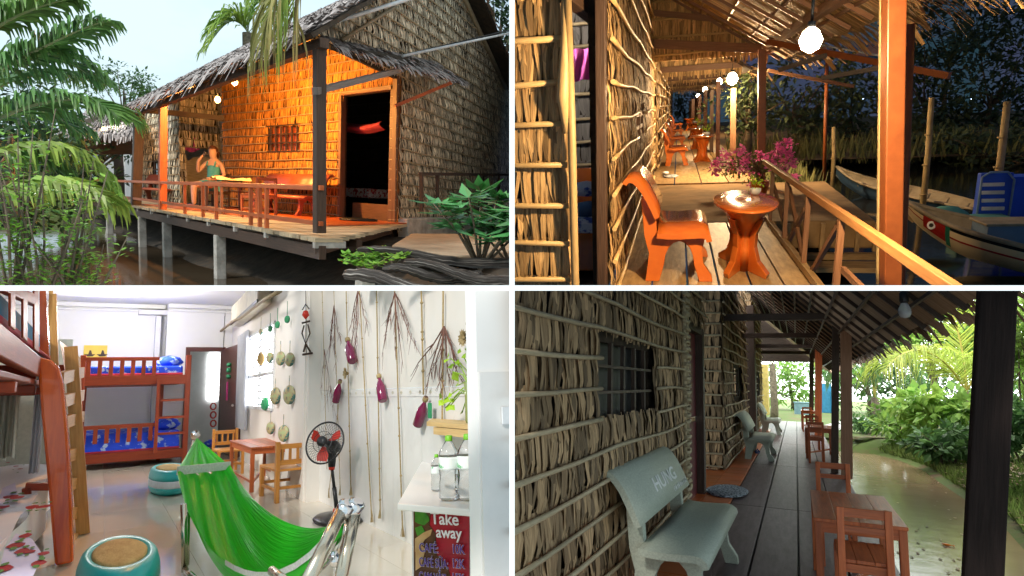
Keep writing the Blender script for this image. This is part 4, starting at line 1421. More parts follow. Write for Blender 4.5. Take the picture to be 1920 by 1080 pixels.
tag(obj('doormat', mb, 'black'), 'black round doormat on the tiles before the near doorway', 'doormat')
q = at(425, 398, z=DZ)
t1 = thing('wooden_table', 'low wooden table on the deck beside the seated person', 'table', q + V((-0.15, -0.8, 0)))
make_table(t1, 0.7, 1.1, 0.62, 'brown_wood')
q = at(484, 409, z=DZ)
c1 = thing('wooden_chair', 'low wooden chair on the deck in front of the red bench', 'chair', q + V((0.05, 0.1, 0)), rz=PI * 0.1)
make_chair(c1, 0.42, 0.45, 0.42, 0.72, 'red_wood')

# ---- seated person drinking
def skin_body(name, joints, links, mat_name, parent, root=0, sub=2):
    me = bpy.data.meshes.new(name)
    me.from_pydata([j[0] for j in joints], links, [])
    me.materials.append(M[mat_name])
    o = bpy.data.objects.new(name, me)
    col.objects.link(o)
    sk = o.modifiers.new('skin', 'SKIN')
    sk.use_smooth_shade = True
    for i, j in enumerate(joints):
        r = j[1]
        me.skin_vertices[0].data[i].radius = r if isinstance(r, tuple) else (r, r)
    me.skin_vertices[0].data[root].use_root = True
    ss = o.modifiers.new('sub', 'SUBSURF')
    ss.levels = ss.render_levels = sub
    if parent: o.parent = parent
    return o
M['skin'] = mat('skin', (0.56, 0.37, 0.29), (0.52, 0.33, 0.25), rough=0.55, var=0, scale=4)
M['teal_cloth'] = mat('teal_cloth', (0.06, 0.34, 0.42), (0.09, 0.40, 0.48), rough=0.85, var=0, scale=9)
M['dark_cloth'] = mat('dark_cloth', (0.02, 0.03, 0.06), rough=0.85, var=0)
M['hair'] = mat('hair', (0.10, 0.035, 0.015), (0.05, 0.018, 0.008), rough=0.6, var=0, scale=30)
M['shoe'] = mat('shoe', (0.05, 0.07, 0.25), (0.12, 0.15, 0.4), rough=0.6, var=0)
pf = at(393, 392, z=DZ)
per = thing('person', 'seated person in a teal sleeveless top and shorts lifting a cup to the mouth', 'person', pf, scale=(1.12, 1.12, 1.12))
#  person faces -x (towards the canal) and a little to the camera; x forward = -x
J = [((0.42, 0.210, 0.50), (0.15, 0.12)),   # 0 pelvis
     ((0.44, 0.210, 0.70), (0.125, 0.10)), ((0.45, 0.210, 0.90), (0.145, 0.105)), ((0.45, 0.210, 0.985), (0.10, 0.08)),
     ((0.44, 0.215, 1.06), 0.052), ((0.42, 0.220, 1.14), (0.075, 0.085)), ((0.41, 0.220, 1.24), (0.085, 0.09)), ((0.41, 0.220, 1.30), (0.055, 0.06)),
     ((0.43, 0.390, 0.96), 0.052), ((0.34, 0.530, 0.76), 0.042), ((0.25, 0.440, 0.99), 0.034), ((0.29, 0.360, 1.12), 0.028),     # raised arm
     ((0.44, 0.030, 0.95), 0.052), ((0.40, -0.070, 0.70), 0.042), ((0.18, 0.090, 0.62), 0.034), ((0.10, 0.150, 0.62), 0.028),       # resting arm
     ((0.30, 0.300, 0.50), 0.095), ((-0.02, 0.350, 0.50), 0.075), ((0.0, 0.370, 0.26), 0.058), ((0.02, 0.380, 0.07), 0.04),
     ((0.30, 0.120, 0.50), 0.095), ((-0.02, 0.070, 0.51), 0.075), ((-0.06, 0.050, 0.27), 0.058), ((-0.06, 0.050, 0.07), 0.04)]
Lk = [(0, 1), (1, 2), (2, 3), (3, 4), (4, 5), (5, 6), (6, 7), (3, 8), (8, 9), (9, 10), (10, 11), (3, 12), (12, 13), (13, 14), (14, 15), (0, 16), (16, 17), (17, 18), (18, 19), (0, 20), (20, 21), (21, 22), (22, 23)]
skin_body('body', J, Lk, 'skin', per)
JT = [((0.42, 0.22, 0.52), (0.165, 0.135)), ((0.44, 0.22, 0.70), (0.14, 0.115)), ((0.45, 0.22, 0.88), (0.158, 0.118)), ((0.45, 0.22, 0.955), (0.12, 0.09))]
skin_body('top', JT, [(0, 1), (1, 2), (2, 3)], 'teal_cloth', per)
mb = MB()
for yy in (0.12, 0.31):
    mb.tube([(0.335, yy, 0.90), (0.36, yy, 0.985), (0.45, yy, 1.015), (0.535, yy, 0.985), (0.56, yy, 0.90)], 0.017, 6)
obj('strap', mb, 'teal_cloth', per)
JS = [((0.42, 0.22, 0.49), (0.17, 0.13)), ((0.28, 0.13, 0.50), 0.11), ((0.08, 0.10, 0.51), 0.10), ((0.28, 0.31, 0.50), 0.11), ((0.08, 0.34, 0.51), 0.10)]
skin_body('shorts', JS, [(0, 1), (1, 2), (0, 3), (3, 4)], 'teal_cloth', per)
mb = MB()
hc_ = V((0.435, 0.21, 1.235))
k_ = []
for i in range(9):                        # hair cap: open towards the face
    t_ = PI * 0.52 * i / 8
    ring = []
    for j in range(18):
        a_ = 2 * PI * j / 18
        d_ = V((math.sin(t_) * math.cos(a_), math.sin(t_) * math.sin(a_), math.cos(t_)))
        dn_ = 0.0 if d_.x < -0.2 else 0.07 * (i / 8) ** 2
        ring.append(mb.add(hc_ + V((d_.x * 0.105, d_.y * 0.098, d_.z * 0.105 - dn_ + (0.035 * (i / 8) if d_.x < -0.2 else 0)))))
    k_.append(ring)
for r0_, r1_ in zip(k_, k_[1:]):
    for j in range(18):
        q_ = (j + 1) % 18
        mb.face((r0_[j], r1_[j], r1_[q_], r0_[q_]), 0, 0.5, True)
mb.tube([hc_ + V((0.09, 0, -0.02)), hc_ + V((0.15, 0, -0.05)), hc_ + V((0.14, 0.0, -0.16))], [0.04, 0.045, 0.012], 8)
obj('hair', mb, 'hair', per)
mb = MB()
fc = V((0.333, 0.21, 1.215))
mb.lathe([(0.004, -0.02), (0.016, 0.0), (0.006, 0.022)], fc + V((-0.008, 0, -0.012)), 8, 0.8, 0.8)
for s_ in (-1, 1):
    mb.lathe([(0.004, -0.012), (0.02, 0.0), (0.004, 0.014)], V((0.425, 0.21 + s_ * 0.09, 1.20)), 8, 1, 0.5)
obj('nose_and_ears', mb, 'skin', per)
mb = MB()
for s_ in (-1, 1):
    mb.lathe([(0.003, -0.004), (0.012, 0.0), (0.003, 0.004)], fc + V((0.004, s_ * 0.034, 0.022)), 8, 0.6, 1.0)
    mb.beam(fc + V((0.003, s_ * 0.018, 0.044)), fc + V((0.012, s_ * 0.055, 0.042)), 0.008, 0.006)
obj('eyes', mb, 'hair', per)
for yy, xx in ((0.05, 0.0), (0.38, -0.08)):
    mb = MB()
    mb.lathe([(0.025, -0.14), (0.045, -0.11), (0.047, 0.0), (0.042, 0.06), (0.025, 0.085)], (xx - 0.02, yy, 0.045), 10, 1, 0.95, axis=(1, 0, 0))
    obj('shoe', mb, 'shoe', per)
mb = MB()
for sgn, base, tip in ((0, V((0.30, 0.355, 1.125)), None), (1, V((0.10, 0.15, 0.615)), None)):
    for k in range(4):
        o_ = V((0.0, -0.024 + 0.016 * k, 0.0))
        d = V((0.02, -0.05, 0.03)) if sgn == 0 else V((-0.05, 0.02, -0.01))
        mb.tube([base + o_, base + o_ + d, base + o_ + d * 1.5 + V((0, 0, -0.012))], [0.0095, 0.009, 0.006], 6)
    mb.tube([base + V((0, -0.03, 0)), base + V((0.0, -0.05, 0.03))], [0.011, 0.007], 6)
obj('finger', mb, 'skin', per)
per.matrix_basis = S.M @ Matrix.Translation(pf) @ Matrix.Rotation(math.radians(38), 4, 'Z') @ Matrix.Diagonal((1.12, 1.12, 1.12, 1))
cup = MB()
hm = Matrix.Translation(pf) @ Matrix.Rotation(math.radians(38), 4, 'Z') @ Matrix.Diagonal((1.12, 1.12, 1.12, 1))
cp = hm @ V((0.295, 0.285, 1.16))
cup.lathe([(0.026, -0.05), (0.034, 0.05), (0.03, 0.055)], cp, 12, axis=hm.to_3x3() @ V((-0.8, 0.3, 0.35)))
M['dark_cup'] = mat('dark_cup', (0.06, 0.07, 0.09), (0.5, 0.5, 0.5), rough=0.3, var=0, scale=30, lo=0.55, hi=0.6)
tag(obj('cup', cup, 'dark_cup'), 'dark cup held at the mouth of the seated person', 'cup')
q = hm @ V((0.45, 0.22, 0))
ct = thing('wooden_chair', 'dark chair under the seated person', 'chair', q, rz=math.radians(38 + 90))
make_chair(ct, 0.5, 0.5, 0.42, 0.85, 'dark_wood')
q = at(432, 344, z=DZ + 0.66)
mb = MB()
mb.sheet(lambda a, b: t1.matrix_basis.to_translation() * 0 + LOC[t1.name][0] + V((-0.32 + 0.66 * a, -0.2 + 0.45 * b, 0.66 + 0.07 * math.sin(a * 7 + b * 2) * math.sin(b * 3.14) + 0.03 * math.sin(b * 9))), 14, 8)
M['cream_cloth'] = mat('cream_cloth', (0.50, 0.40, 0.25), (0.42, 0.32, 0.18), rough=0.9, var=0, scale=5)
tag(obj('towel', mb, 'cream_cloth'), 'crumpled cream towel lying on the low table beside the person', 'towel')

# ---- right foreground: logs, slab, leafy plant
def log(lab, a, b, za, r0, r1, bend=0.1):
    p, q = at(*a, z=za), at(*b, z=za)
    mb = MB()
    pts = [p.lerp(q, i / 29) + V((0, 0, bend * math.sin(i * 0.27) * 0.25)) + V((U(-.004, .004), U(-.004, .004), U(-.004, .004))) for i in range(30)]
    mb.tube(pts, [(r0 + (r1 - r0) * i / 29) * U(0.90, 1.10) * (0.75 if i == 0 else 1) for i in range(30)], 18)
    ph = [U(0.78, 1.2) for _ in range(18)]
    for ri in range(30):
        for j in range(18):
            v_ = mb.v[ri * 18 + j]
            mb.v[ri * 18 + j] = pts[ri] + (v_ - pts[ri]) * ph[j] * U(0.94, 1.06)
    for _ in range(26):
        f = U(0.02, 0.98)
        c_ = p.lerp(q, f)
        d_ = (q - p).normalized()
        s_ = U(-1, 1) * r0
        mb.ribbon([c_ + V((0, 0, r0 * 0.95)) + gn * s_, c_ + d_ * U(.1, .3) + V((0, 0, r0 * U(1.0, 1.15))) + gn * s_], [0.02, 0.006], gn, 0)
    tag(obj('log', mb, 'log_bark'), lab, 'log', 'weathered logs at the right of the deck')
log('upper dark log running from under the deck to the right edge', (672, 468), (1010, 500), DZ - 0.06, 0.035, 0.055)
log('grey bleached middle log in front of the upper dark one', (760, 492), (1010, 540), DZ - 0.06, 0.03, 0.045)
log('lowest charred log at the bottom right corner of the canal bank', (650, 515), (960, 580), DZ - 0.08, 0.04, 0.055)
log('short log poking out beside the small green plants', (720, 505), (900, 525), DZ - 0.12, 0.03, 0.04)
mb = MB()
sl = [at(735, 462, z=DZ - 0.14), at(850, 484, z=DZ - 0.14), at(990, 470, z=DZ - 0.14), at(960, 440, z=DZ - 0.14), at(770, 440, z=DZ - 0.14)]
mb.prism([(p.x, p.y) for p in sl], (0, 0, DZ - 0.2), (1, 0, 0), (0, 1, 0), (0, 0, 0.08))
obj('sandy_ground', mb, 'sand', kind='structure', bevel=0.02)
mb = MB()
for i in range(9):
    s = sK + 0.54 + i * 1.1
    q = G0 + g * s + gn * 0.12
    if i == 0:
        mb.beam(V((q.x, q.y, DZ - 0.1)) - g * 0.54, V((q.x, q.y, DZ - 0.1)) + g * 9.3, 0.22, 0.42, (0, 0, 1))
tag(obj('footing', mb, 'concrete', bevel=0.03), 'stained concrete footing along the bottom of the woven gable', 'footing')
def leafy_plant(name, lab, foot, h, n, ln, w, spread, m, stems=6, group=None, mr='trunk'):
    t = thing(name, lab, 'plant', foot, group=group)
    mb, mt = MB(), MB()
    for i in range(stems):
        a = U(0, 2 * PI)
        tip = V((math.cos(a) * spread * U(.3, 1), math.sin(a) * spread * U(.3, 1), h * U(0.55, 1.0)))
        mt.tube([(0, 0, -0.03), tip * 0.5 + V((0, 0, 0.06 * h)), tip], [0.016, 0.012, 0.005], 6)
        for j in range(n):
            f = U(0.0, 1.0) if j > 4 else 1.0
            p = (tip * 0.5 + V((0, 0, 0.06 * h))).lerp(tip, f)
            b = U(0, 2 * PI)
            d = V((math.cos(b), math.sin(b), U(-0.35, 0.5)))
            mb.leaf(p, d, V((0, 0, 1)), ln * U(0.7, 1.2), w * U(0.8, 1.2), 0, None, -0.12)
    obj('stem', mt, mr, t)
    obj('foliage', mb, m, t)
    return t
q = at(900, 500, z=DZ - 0.12)
leafy_plant('leafy_plant', 'glossy big leaved green plant growing at the right before the woven gable', q, 0.72, 15, 0.30, 0.12, 0.60, 'laurel_leaf', 13)
q = at(960, 500, z=DZ - 0.12)
leafy_plant('leafy_plant', 'glossy green plant cut by the right edge of the house picture', q, 0.62, 12, 0.28, 0.11, 0.5, 'laurel_leaf', 9)
for i, (u, v) in enumerate(((700, 492), (735, 500), (690, 508))):
    q = at(u, v, z=DZ - 0.2)
    leafy_plant('ground_plant', ('small green weeds beside the pile of the deck corner', 'small green weeds between the logs', 'low green weeds on the dark mud by the lowest log')[i], q, 0.16, 16, 0.09, 0.06, 0.28, 'sprig_leaf', 9)
mb = MB()
for (u0, v0, u1, v1) in ((790, 325, 790, 395), (820, 325, 820, 380), (935, 325, 935, 380)):
    a = at_plane(u0, v0, G0 + gn * 0.5, gn); b = at_plane(u1, v1, G0 + gn * 0.5, gn)
    mb.beam(b, a, 0.06, 0.06, gn)
mb.beam(at_plane(788, 326, G0 + gn * 0.5, gn), at_plane(975, 328, G0 + gn * 0.5, gn), 0.06, 0.06, gn)
tag(obj('rail_fence', mb, 'dark_wood'), 'low dark rail fence standing close to the woven gable', 'fence')

# ---- palms and greenery on the left
def palm(lab, foot, fr, ln, m, n=70, w=0.035, droop=0.6, hang=0.0, trunk_top=None, r=0.16, cat='palm tree'):
    t = thing('palm_tree', lab, cat, foot)
    mt = MB()
    top = fr[0][0] if trunk_top is None else trunk_top
    f = V(foot)
    mt.tube([V((0, 0, -0.1)), (top - f) * 0.5 + V((0.1, 0, 0)), top - f], [r * 1.2, r, r * 0.8], 10)
    obj('trunk', mt, 'trunk', t)
    for i, pts in enumerate(fr):
        mb = MB()
        frond(mb, pts, ln * U(0.9, 1.1), n, droop, w, 0.022, hang=hang)
        obj('frond', mb, [m if not isinstance(m, list) else m[i % len(m)], 'palm_stalk'], t, absolute=True)
    return t
y = 6.4
c = at(-60, 150, y=y)
palm('large green coconut palm reaching in from the left edge', (c.x - 0.5, y + 0.3, DZ - 0.3), [
    [at(-70, 140, y=y), at(30, 130, y=y), at(110, 60, y=y - 0.4), at(203, 38, y=y - 0.6)],
    [at(-60, 90, y=y + 0.3), at(10, 30, y=y + 0.3), at(70, 10, y=y), at(140, -5, y=y)],
    [at(-70, 170, y=y), at(20, 110, y=y), at(90, 80, y=y), at(165, 140, y=y)],
    [at(-60, 250, y=y - 0.3), at(60, 185, y=y - 0.5), at(150, 160, y=y - 0.8), at(222, 222, y=y - 1)],
    [at(-60, 200, y=y + 0.5), at(40, 120, y=y + 0.6), at(110, 130, y=y + 0.8), at(200, 160, y=y + 1)],
    [at(-60, 40, y=y + 0.5), at(0, 20, y=y + 0.6), at(60, -30, y=y + 0.8), at(110, -50, y=y + 1)],
    [at(-50, 210, y=y + 0.8), at(20, 200, y=y + 0.8), at(70, 180, y=y + 0.8), at(150, 250, y=y + 1)],
], 0.50, ['palm_green', 'palm_green', 'palm_green', 'palm_green', 'palm_green'], 80, 0.034, 0.7, trunk_top=c)
y = 5.2
c = at(-60, 320, y=y)
palm('lime green palm with arching fronds low over the canal', (c.x - 0.4, y, DZ - 0.3), [
    [at(-50, 310, y=y), at(90, 235, y=y), at(190, 290, y=y), at(208, 378, y=y)],
    [at(-40, 378, y=y - 0.5), at(60, 335, y=y - 0.5), at(130, 325, y=y - 0.6), at(196, 375, y=y - 0.7)],
    [at(-40, 300, y=y + 0.4), at(40, 270, y=y + 0.4), at(80, 280, y=y + 0.4), at(110, 330, y=y + 0.4)],
], 0.36, ['palm_lime', 'palm_lime', 'palm_green'], 76, 0.032, 0.8, 0.15, trunk_top=c)
y = 30
c = at(465, 62, y=y)
palm('pale palm crown showing above the thatched roof ridge', (c.x, y, DZ), [
    [c, at(440, 20, y=y), at(420, 40, y=y), at(385, 95, y=y)],
    [c, at(450, 10, y=y), at(430, 30, y=y), at(402, 52, y=y)],
    [c, at(470, 0, y=y), at(490, -10, y=y), at(520, 20, y=y)],
    [c, at(460, -10, y=y), at(455, -20, y=y), at(470, -30, y=y)],
    [c, at(500, 20, y=y), at(520, 40, y=y), at(540, 90, y=y)],
], 1.6, 'palm_lime', 50, 0.09, 0.6, r=0.3)
y = 6.0
c = at(545, -70, y=y)
palm('yellowing palm fronds hanging down in front of the roof eave', (c.x + 0.6, y - 0.4, DZ - 0.2) if False else (at(545, -70, y=y).x, y, 2.2), [
    [at(560, -60, y=y), at(530, -50, y=y), at(505, 0, y=y), at(493, 90, y=y)],
    [at(575, -70, y=y), at(560, -50, y=y), at(552, 0, y=y), at(556, 60, y=y)],
    [at(575, -70, y=y), at(540, -60, y=y), at(527, -10, y=y), at(522, 60, y=y)],
], 0.5, ['palm_dry', 'palm_dry', 'palm_lime'], 26, 0.03, 1.6, 0.6, trunk_top=at(600, -120, y=y), r=0.06)
def btree(lab, u, v, y, rad, n, leaf, m, group='trees behind the canal'):
    c = at(u, v, y=y)
    return tree('shade_tree', lab, (c.x, y, DZ - 0.2), c.z - DZ + 0.2, c, rad, n, leaf, (m, 'trunk'), group=group, trunk_r=0.14)
btree('dark leafy tree behind the palm fronds at the left edge', 20, 250, 13, (1.3, 1.2, 1.7), 1700, 0.16, 'leaf_dark')
btree('dark tree standing left of the far low roof', 45, 300, 17, (1.3, 1.2, 1.3), 1400, 0.16, 'leaf_dark')
btree('dark tree in front of the pale blue house', 190, 262, 27, (1.6, 1.2, 0.75), 1000, 0.2, 'leaf_dark')
btree('small round tree rising behind the far end of the roof', 232, 165, 34, (1.6, 1.2, 1.1), 900, 0.2, 'leaf_mid')
btree('broad green tree far behind the canal at the left', 110, 265, 33, (4.0, 2, 2.4), 2600, 0.26, 'leaf_mid')
btree('low bushy tree at the water edge on the left', 30, 370, 14, (1.2, 1.0, 0.8), 1000, 0.16, 'leaf_dark')
btree('dark tree on the bank below the arching fronds', 132, 330, 24, (1.3, 1.2, 1.0), 1200, 0.2, 'leaf_dark')
btree('dark tree crown at the top right corner behind the gable', 940, 30, 16, (1.5, 1.2, 1.6), 1500, 0.2, 'leaf_dark')
ph = thing('pale_house', 'pale blue house with white columns behind the end of the deck', 'house', at(215, 358, y=31))
mb = MB()
a = at(186, 280, y=31); b = at(262, 372, y=31)
mb.box(((a.x + b.x) / 2, 32, (a.z + b.z) / 2), (b.x - a.x + 1, 1.5, a.z - b.z + 0.6))
obj('wall', mb, 'pale_blue_wall', ph, absolute=True)
for u in (203, 243):
    mb = MB()
    q = at(u, 330, y=31)
    mb.box((q.x, 31, q.z - 0.2), (0.36, 0.3, 2.3))
    obj('column', mb, 'white_paint', ph, absolute=True)
mb = MB()
q = at(222, 330, y=31)
mb.box((q.x, 31.2, q.z - 0.1), (0.55, 0.1, 1.9))
obj('door', mb, 'dark_wood', ph, absolute=True)
# sprigs at the lower left
for i, (u, v, h, lab) in enumerate(((20, 560, 1.0, 'thin bright sprig bush at the lower left corner'), (118, 560, 0.72, 'bright sprig with small leaves rising right of the corner bush'), (70, 575, 0.8, 'small leaved sprig bush between the two other sprigs'), (150, 585, 0.45, 'short sprig at the bottom edge right of the other sprigs'))):
    q = at(u, v, y=3.9)
    t = thing('sprig_bush', lab, 'bush', q, group='sprig bushes at the lower left')
    mb, mt = MB(), MB()
    for j in range(7 if i != 1 else 4):
        tip = V((U(-.22, .22), U(-.15, .15), h * U(0.6, 1.0)))
        mt.tube([(0, 0, -0.1), tip * 0.5 + V((0.02, 0, 0)), tip], [0.008, 0.006, 0.002], 5)
        for k in range(46):
            f = U(0.1, 1.0)
            p = tip * f
            a = U(0, 2 * PI)
            mb.leaf(p + V((U(-.07, .07), U(-.07, .07), U(-.03, .03))), V((math.cos(a), math.sin(a), U(-.1, .6))), V((0, 0, 1)), U(.03, .055), U(.018, .03))
    obj('stem', mt, 'trunk', t)
    obj('foliage', mb, 'sprig_leaf', t)

# ================================================================== lower left: dormitory room with hammock
use(S3)
FZ, CZ = -1.30, 2.08
M['wall_white'] = mat('wall_white', (0.84, 0.835, 0.82), (0.81, 0.805, 0.79), rough=0.7, scale=1.5, var=0)
M['wall_warm'] = mat('wall_warm', (0.78, 0.74, 0.69), (0.74, 0.70, 0.64), rough=0.6, scale=1.5, var=0)
M['marble_tile'] = mat('marble_tile', (0.77, 0.76, 0.74), (0.70, 0.69, 0.67), rough=0.2, scale=2.2, var=0.03, lo=0.45, hi=0.62)
M['floor_glaze'] = mat('floor_glaze', (0.72, 0.64, 0.53), (0.66, 0.58, 0.47), rough=0.12, scale=0.8, var=0.04, coat=0.3)
M['bunk_wood'] = mat('bunk_wood', (0.36, 0.060, 0.018), (0.24, 0.036, 0.012), rough=0.42, spec=0.35, var=0.15, bump=0.05, **WOODS)
M['bunk_orange'] = mat('bunk_orange', (0.78, 0.13, 0.012), (0.50, 0.05, 0.008), rough=0.22, var=0.1, stretch=(9, 9, 0.8), scale=1.6, lo=0.35, hi=0.65, coat=0.4)
M['bunk_pale'] = mat('bunk_pale', (0.60, 0.32, 0.10), (0.42, 0.19, 0.05), rough=0.4, var=0.3, bump=0.05, **WOODS)
M['blue_sheet'] = mat('blue_sheet', (0.02, 0.085, 0.85), (0.50, 0.66, 0.92), rough=0.8, scale=7, var=0, lo=0.56, hi=0.62, detail=3)
M['blue_cover'] = mat('blue_cover', (0.01, 0.20, 0.42), (0.012, 0.17, 0.36), rough=0.7, scale=3, var=0)
M['red_edge'] = mat('red_edge', (0.55, 0.03, 0.07), rough=0.7, var=0)
M['rose_sheet'] = mat('rose_sheet', (0.80, 0.77, 0.84), (0.42, 0.02, 0.05), rough=0.85, scale=6.5, var=0, lo=0.615, hi=0.64, detail=2, c3=None)
M['sheet_white'] = mat('sheet_white', (0.82, 0.80, 0.85), (0.78, 0.76, 0.81), rough=0.85, var=0, scale=3)
M['lilac'] = mat('lilac', (0.62, 0.58, 0.80), (0.72, 0.68, 0.86), rough=0.85, scale=3, var=0)
M['rose_red'] = mat('rose_red', (0.42, 0.012, 0.03), (0.25, 0.005, 0.02), rough=0.8, scale=30, var=0.2)
M['rose_leaf'] = mat('rose_leaf', (0.10, 0.25, 0.06), rough=0.8, scale=30, var=0.4)
M['hammock_green'] = mat('hammock_green', (0.016, 0.60, 0.014), (0.008, 0.42, 0.01), rough=0.32, uv=True, stretch=(1.5, 22, 1), scale=2.0, var=0, lucent=0.35, bump=0.35)
M['hammock_band'] = mat('hammock_band', (0.62, 0.66, 0.60), rough=0.7, var=0, scale=60)
M['steel'] = mat('steel', (0.62, 0.56, 0.44), (0.5, 0.45, 0.36), rough=0.22, metal=0.9, var=0.05)
M['chrome'] = mat('chrome', (0.75, 0.75, 0.76), rough=0.12, metal=1.0, var=0)
M['teal_tyre'] = mat('teal_tyre', (0.02, 0.44, 0.44), (0.015, 0.36, 0.37), rough=0.4, scale=5, var=0.05, bump=0.1)
M['stripe_white'] = mat('stripe_white', (0.62, 0.70, 0.74), rough=0.5, scale=5, var=0.05)
M['hessian'] = mat('hessian', (0.62, 0.42, 0.17), (0.50, 0.31, 0.11), rough=0.9, scale=14, var=0.05, bump=0.3, bscale=60)
M['fan_red'] = mat('fan_red', (0.65, 0.035, 0.015), rough=0.35, var=0.05)
M['fan_black'] = mat('fan_black', (0.02, 0.02, 0.022), rough=0.35, var=0)
M['plum_glass'] = mat('plum_glass', (0.22, 0.012, 0.07), (0.15, 0.008, 0.05), rough=0.12, var=0.1, coat=0.5)
M['twig'] = mat('twig', (0.19, 0.085, 0.06), (0.12, 0.055, 0.04), rough=0.85, scale=10, var=0.3)
M['counter_white'] = mat('counter_white', (0.84, 0.81, 0.77), (0.80, 0.77, 0.72), rough=0.3, scale=2, var=0)
M['sign_red'] = mat('sign_red', (0.42, 0.012, 0.03), (0.26, 0.006, 0.02), rough=0.4, scale=2.0, var=0)
M['sign_brown'] = mat('sign_brown', (0.06, 0.022, 0.012), (0.13, 0.05, 0.02), rough=0.4, scale=9, var=0)
M['sign_green'] = mat('sign_green', (0.10, 0.32, 0.03), (0.04, 0.16, 0.02), rough=0.4, scale=9, var=0)
M['sign_tan'] = mat('sign_tan', (0.62, 0.40, 0.20), (0.5, 0.28, 0.12), rough=0.4, scale=9, var=0)
M['sign_white'] = mat('sign_white', (0.85, 0.83, 0.85), rough=0.4, var=0)
M['sign_purple'] = mat('sign_purple', (0.10, 0.045, 0.30), rough=0.4, var=0)
M['water_bottle'] = mat('water_bottle', (0.90, 0.96, 0.98), rough=0.05, var=0, trans=0.96, ior=1.2)
M['bottle_cap'] = mat('bottle_cap', (0.22, 0.62, 0.03), rough=0.4, var=0)
M['bottle_label'] = mat('bottle_label', (0.80, 0.86, 0.82), (0.10, 0.45, 0.16), rough=0.4, scale=24, var=0, lo=0.6, hi=0.63)
M['shelf_pine'] = mat('shelf_pine', (0.68, 0.48, 0.22), (0.55, 0.36, 0.15), rough=0.6, var=0.1, **WOODS)
M['lime_leaf'] = mat('lime_leaf', (0.40, 0.62, 0.04), (0.28, 0.50, 0.03), rough=0.45, var=0.3, scale=2, lucent=0.35)
M['vase_glass'] = mat('vase_glass', (0.55, 0.62, 0.25), (0.30, 0.40, 0.10), rough=0.1, var=0, scale=12, stretch=(1, 1, 0.3), trans=0.4)
M['window_light'] = mat('window_light', (0.95, 0.98, 1.0), (0.95, 0.98, 1.0), var=0, emit=4.2)
M['frame_white'] = mat('frame_white', (0.80, 0.82, 0.84), rough=0.5, var=0)
M['curtain_grey'] = mat('curtain_grey', (0.60, 0.62, 0.66), (0.52, 0.54, 0.6), rough=0.9, var=0, scale=4, lucent=0.4)
M['door_brown'] = mat('door_brown', (0.10, 0.03, 0.022), (0.06, 0.018, 0.013), rough=0.35, var=0.1, **WOODS)
M['ac_cream'] = mat('ac_cream', (0.80, 0.74, 0.58), rough=0.4, var=0)
M['poster_yellow'] = mat('poster_yellow', (0.80, 0.60, 0.10), (0.75, 0.5, 0.07), rough=0.6, scale=3, var=0)
M['disc_green'] = mat('disc_green', (0.03, 0.32, 0.12), (0.02, 0.2, 0.09), rough=0.5, scale=8, var=0.3)
M['plate_mosaic'] = mat('plate_mosaic', (0.34, 0.40, 0.20), (0.05, 0.16, 0.14), rough=0.5, scale=11, var=0.2, lo=0.42, hi=0.58, c3=(0.42, 0.30, 0.16))
M['chair_honey'] = mat('chair_honey', (0.58, 0.26, 0.05), (0.42, 0.16, 0.03), rough=0.35, var=0.15, **WOODS)
M['lace'] = mat('lace', (0.66, 0.66, 0.58), (0.56, 0.57, 0.5), rough=0.95, var=0, scale=22, lucent=0.3)
M['lamp_white'] = mat('lamp_white', (1, 0.97, 0.92), (1, 0.97, 0.92), var=0, emit=5)
M['tile_line'] = mat('tile_line', (0.55, 0.52, 0.42), (0.2, 0.19, 0.17), rough=0.4, var=0, scale=14, lo=0.55, hi=0.62)

XR = 2.25
LX, YB = -2.3, 16.6
# ---- room shell
mb = MB()
n = 0
y = 1.6
while y < YB + 3:
    x = LX
    while x < 2.7:
        mb.box((x + 0.3, y + 0.6, FZ - 0.03), (0.598, 1.198, 0.06))
        x += 0.6
    y += 1.2
obj('floor', mb, 'floor_glaze', kind='structure')
mb = MB()
mb.box((0.3, 9, CZ + 0.05), (5.6, 21, 0.1))
obj('ceiling', mb, 'wall_white', kind='structure')
mb = MB()
mb.box((LX - 0.05, 9, 0.4), (0.1, 21, 3.5))
obj('wall', mb, 'wall_white', kind='structure')
mb = MB()
x0, x1 = 1.17, 2.6
dxa, dxb = at(345, 800, y=16.3).x, at(412, 800, y=16.3).x
dzt = at(375, 658, y=16.3).z
mb.box(((LX + x0) / 2, YB + 0.05, 0.4), (x0 - LX, 0.1, 3.5))
mb.box(((x0 + dxa) / 2, 16.4, 0.4), (dxa - x0, 0.3, 3.5))
mb.box(((dxb + x1) / 2 + 0.02, 16.4, 0.4), (x1 - dxb, 0.3, 3.5))
mb.box(((dxa + dxb) / 2, 16.4, (dzt + CZ) / 2 + 0.05), (dxb - dxa, 0.298, CZ - dzt + 0.1))
obj('back_wall', mb, 'wall_white', kind='structure')
mb = MB()
for (a, b) in (((LX, YB - 0.05), (x0 - 0.02, YB - 0.05)), ((x0, 16.2), (x1 + 0.1, 16.2))):
    mb.beam((*a, CZ - 0.05), (*b, CZ - 0.05), 0.12, 0.1, (0, 0, 1))
    mb.beam((a[0], a[1] + 0.03, CZ - 0.15), (b[0], b[1] + 0.03, CZ - 0.15), 0.05, 0.06, (0, 0, 1))
obj('cornice', mb, 'wall_white', kind='structure', bevel=0.02)
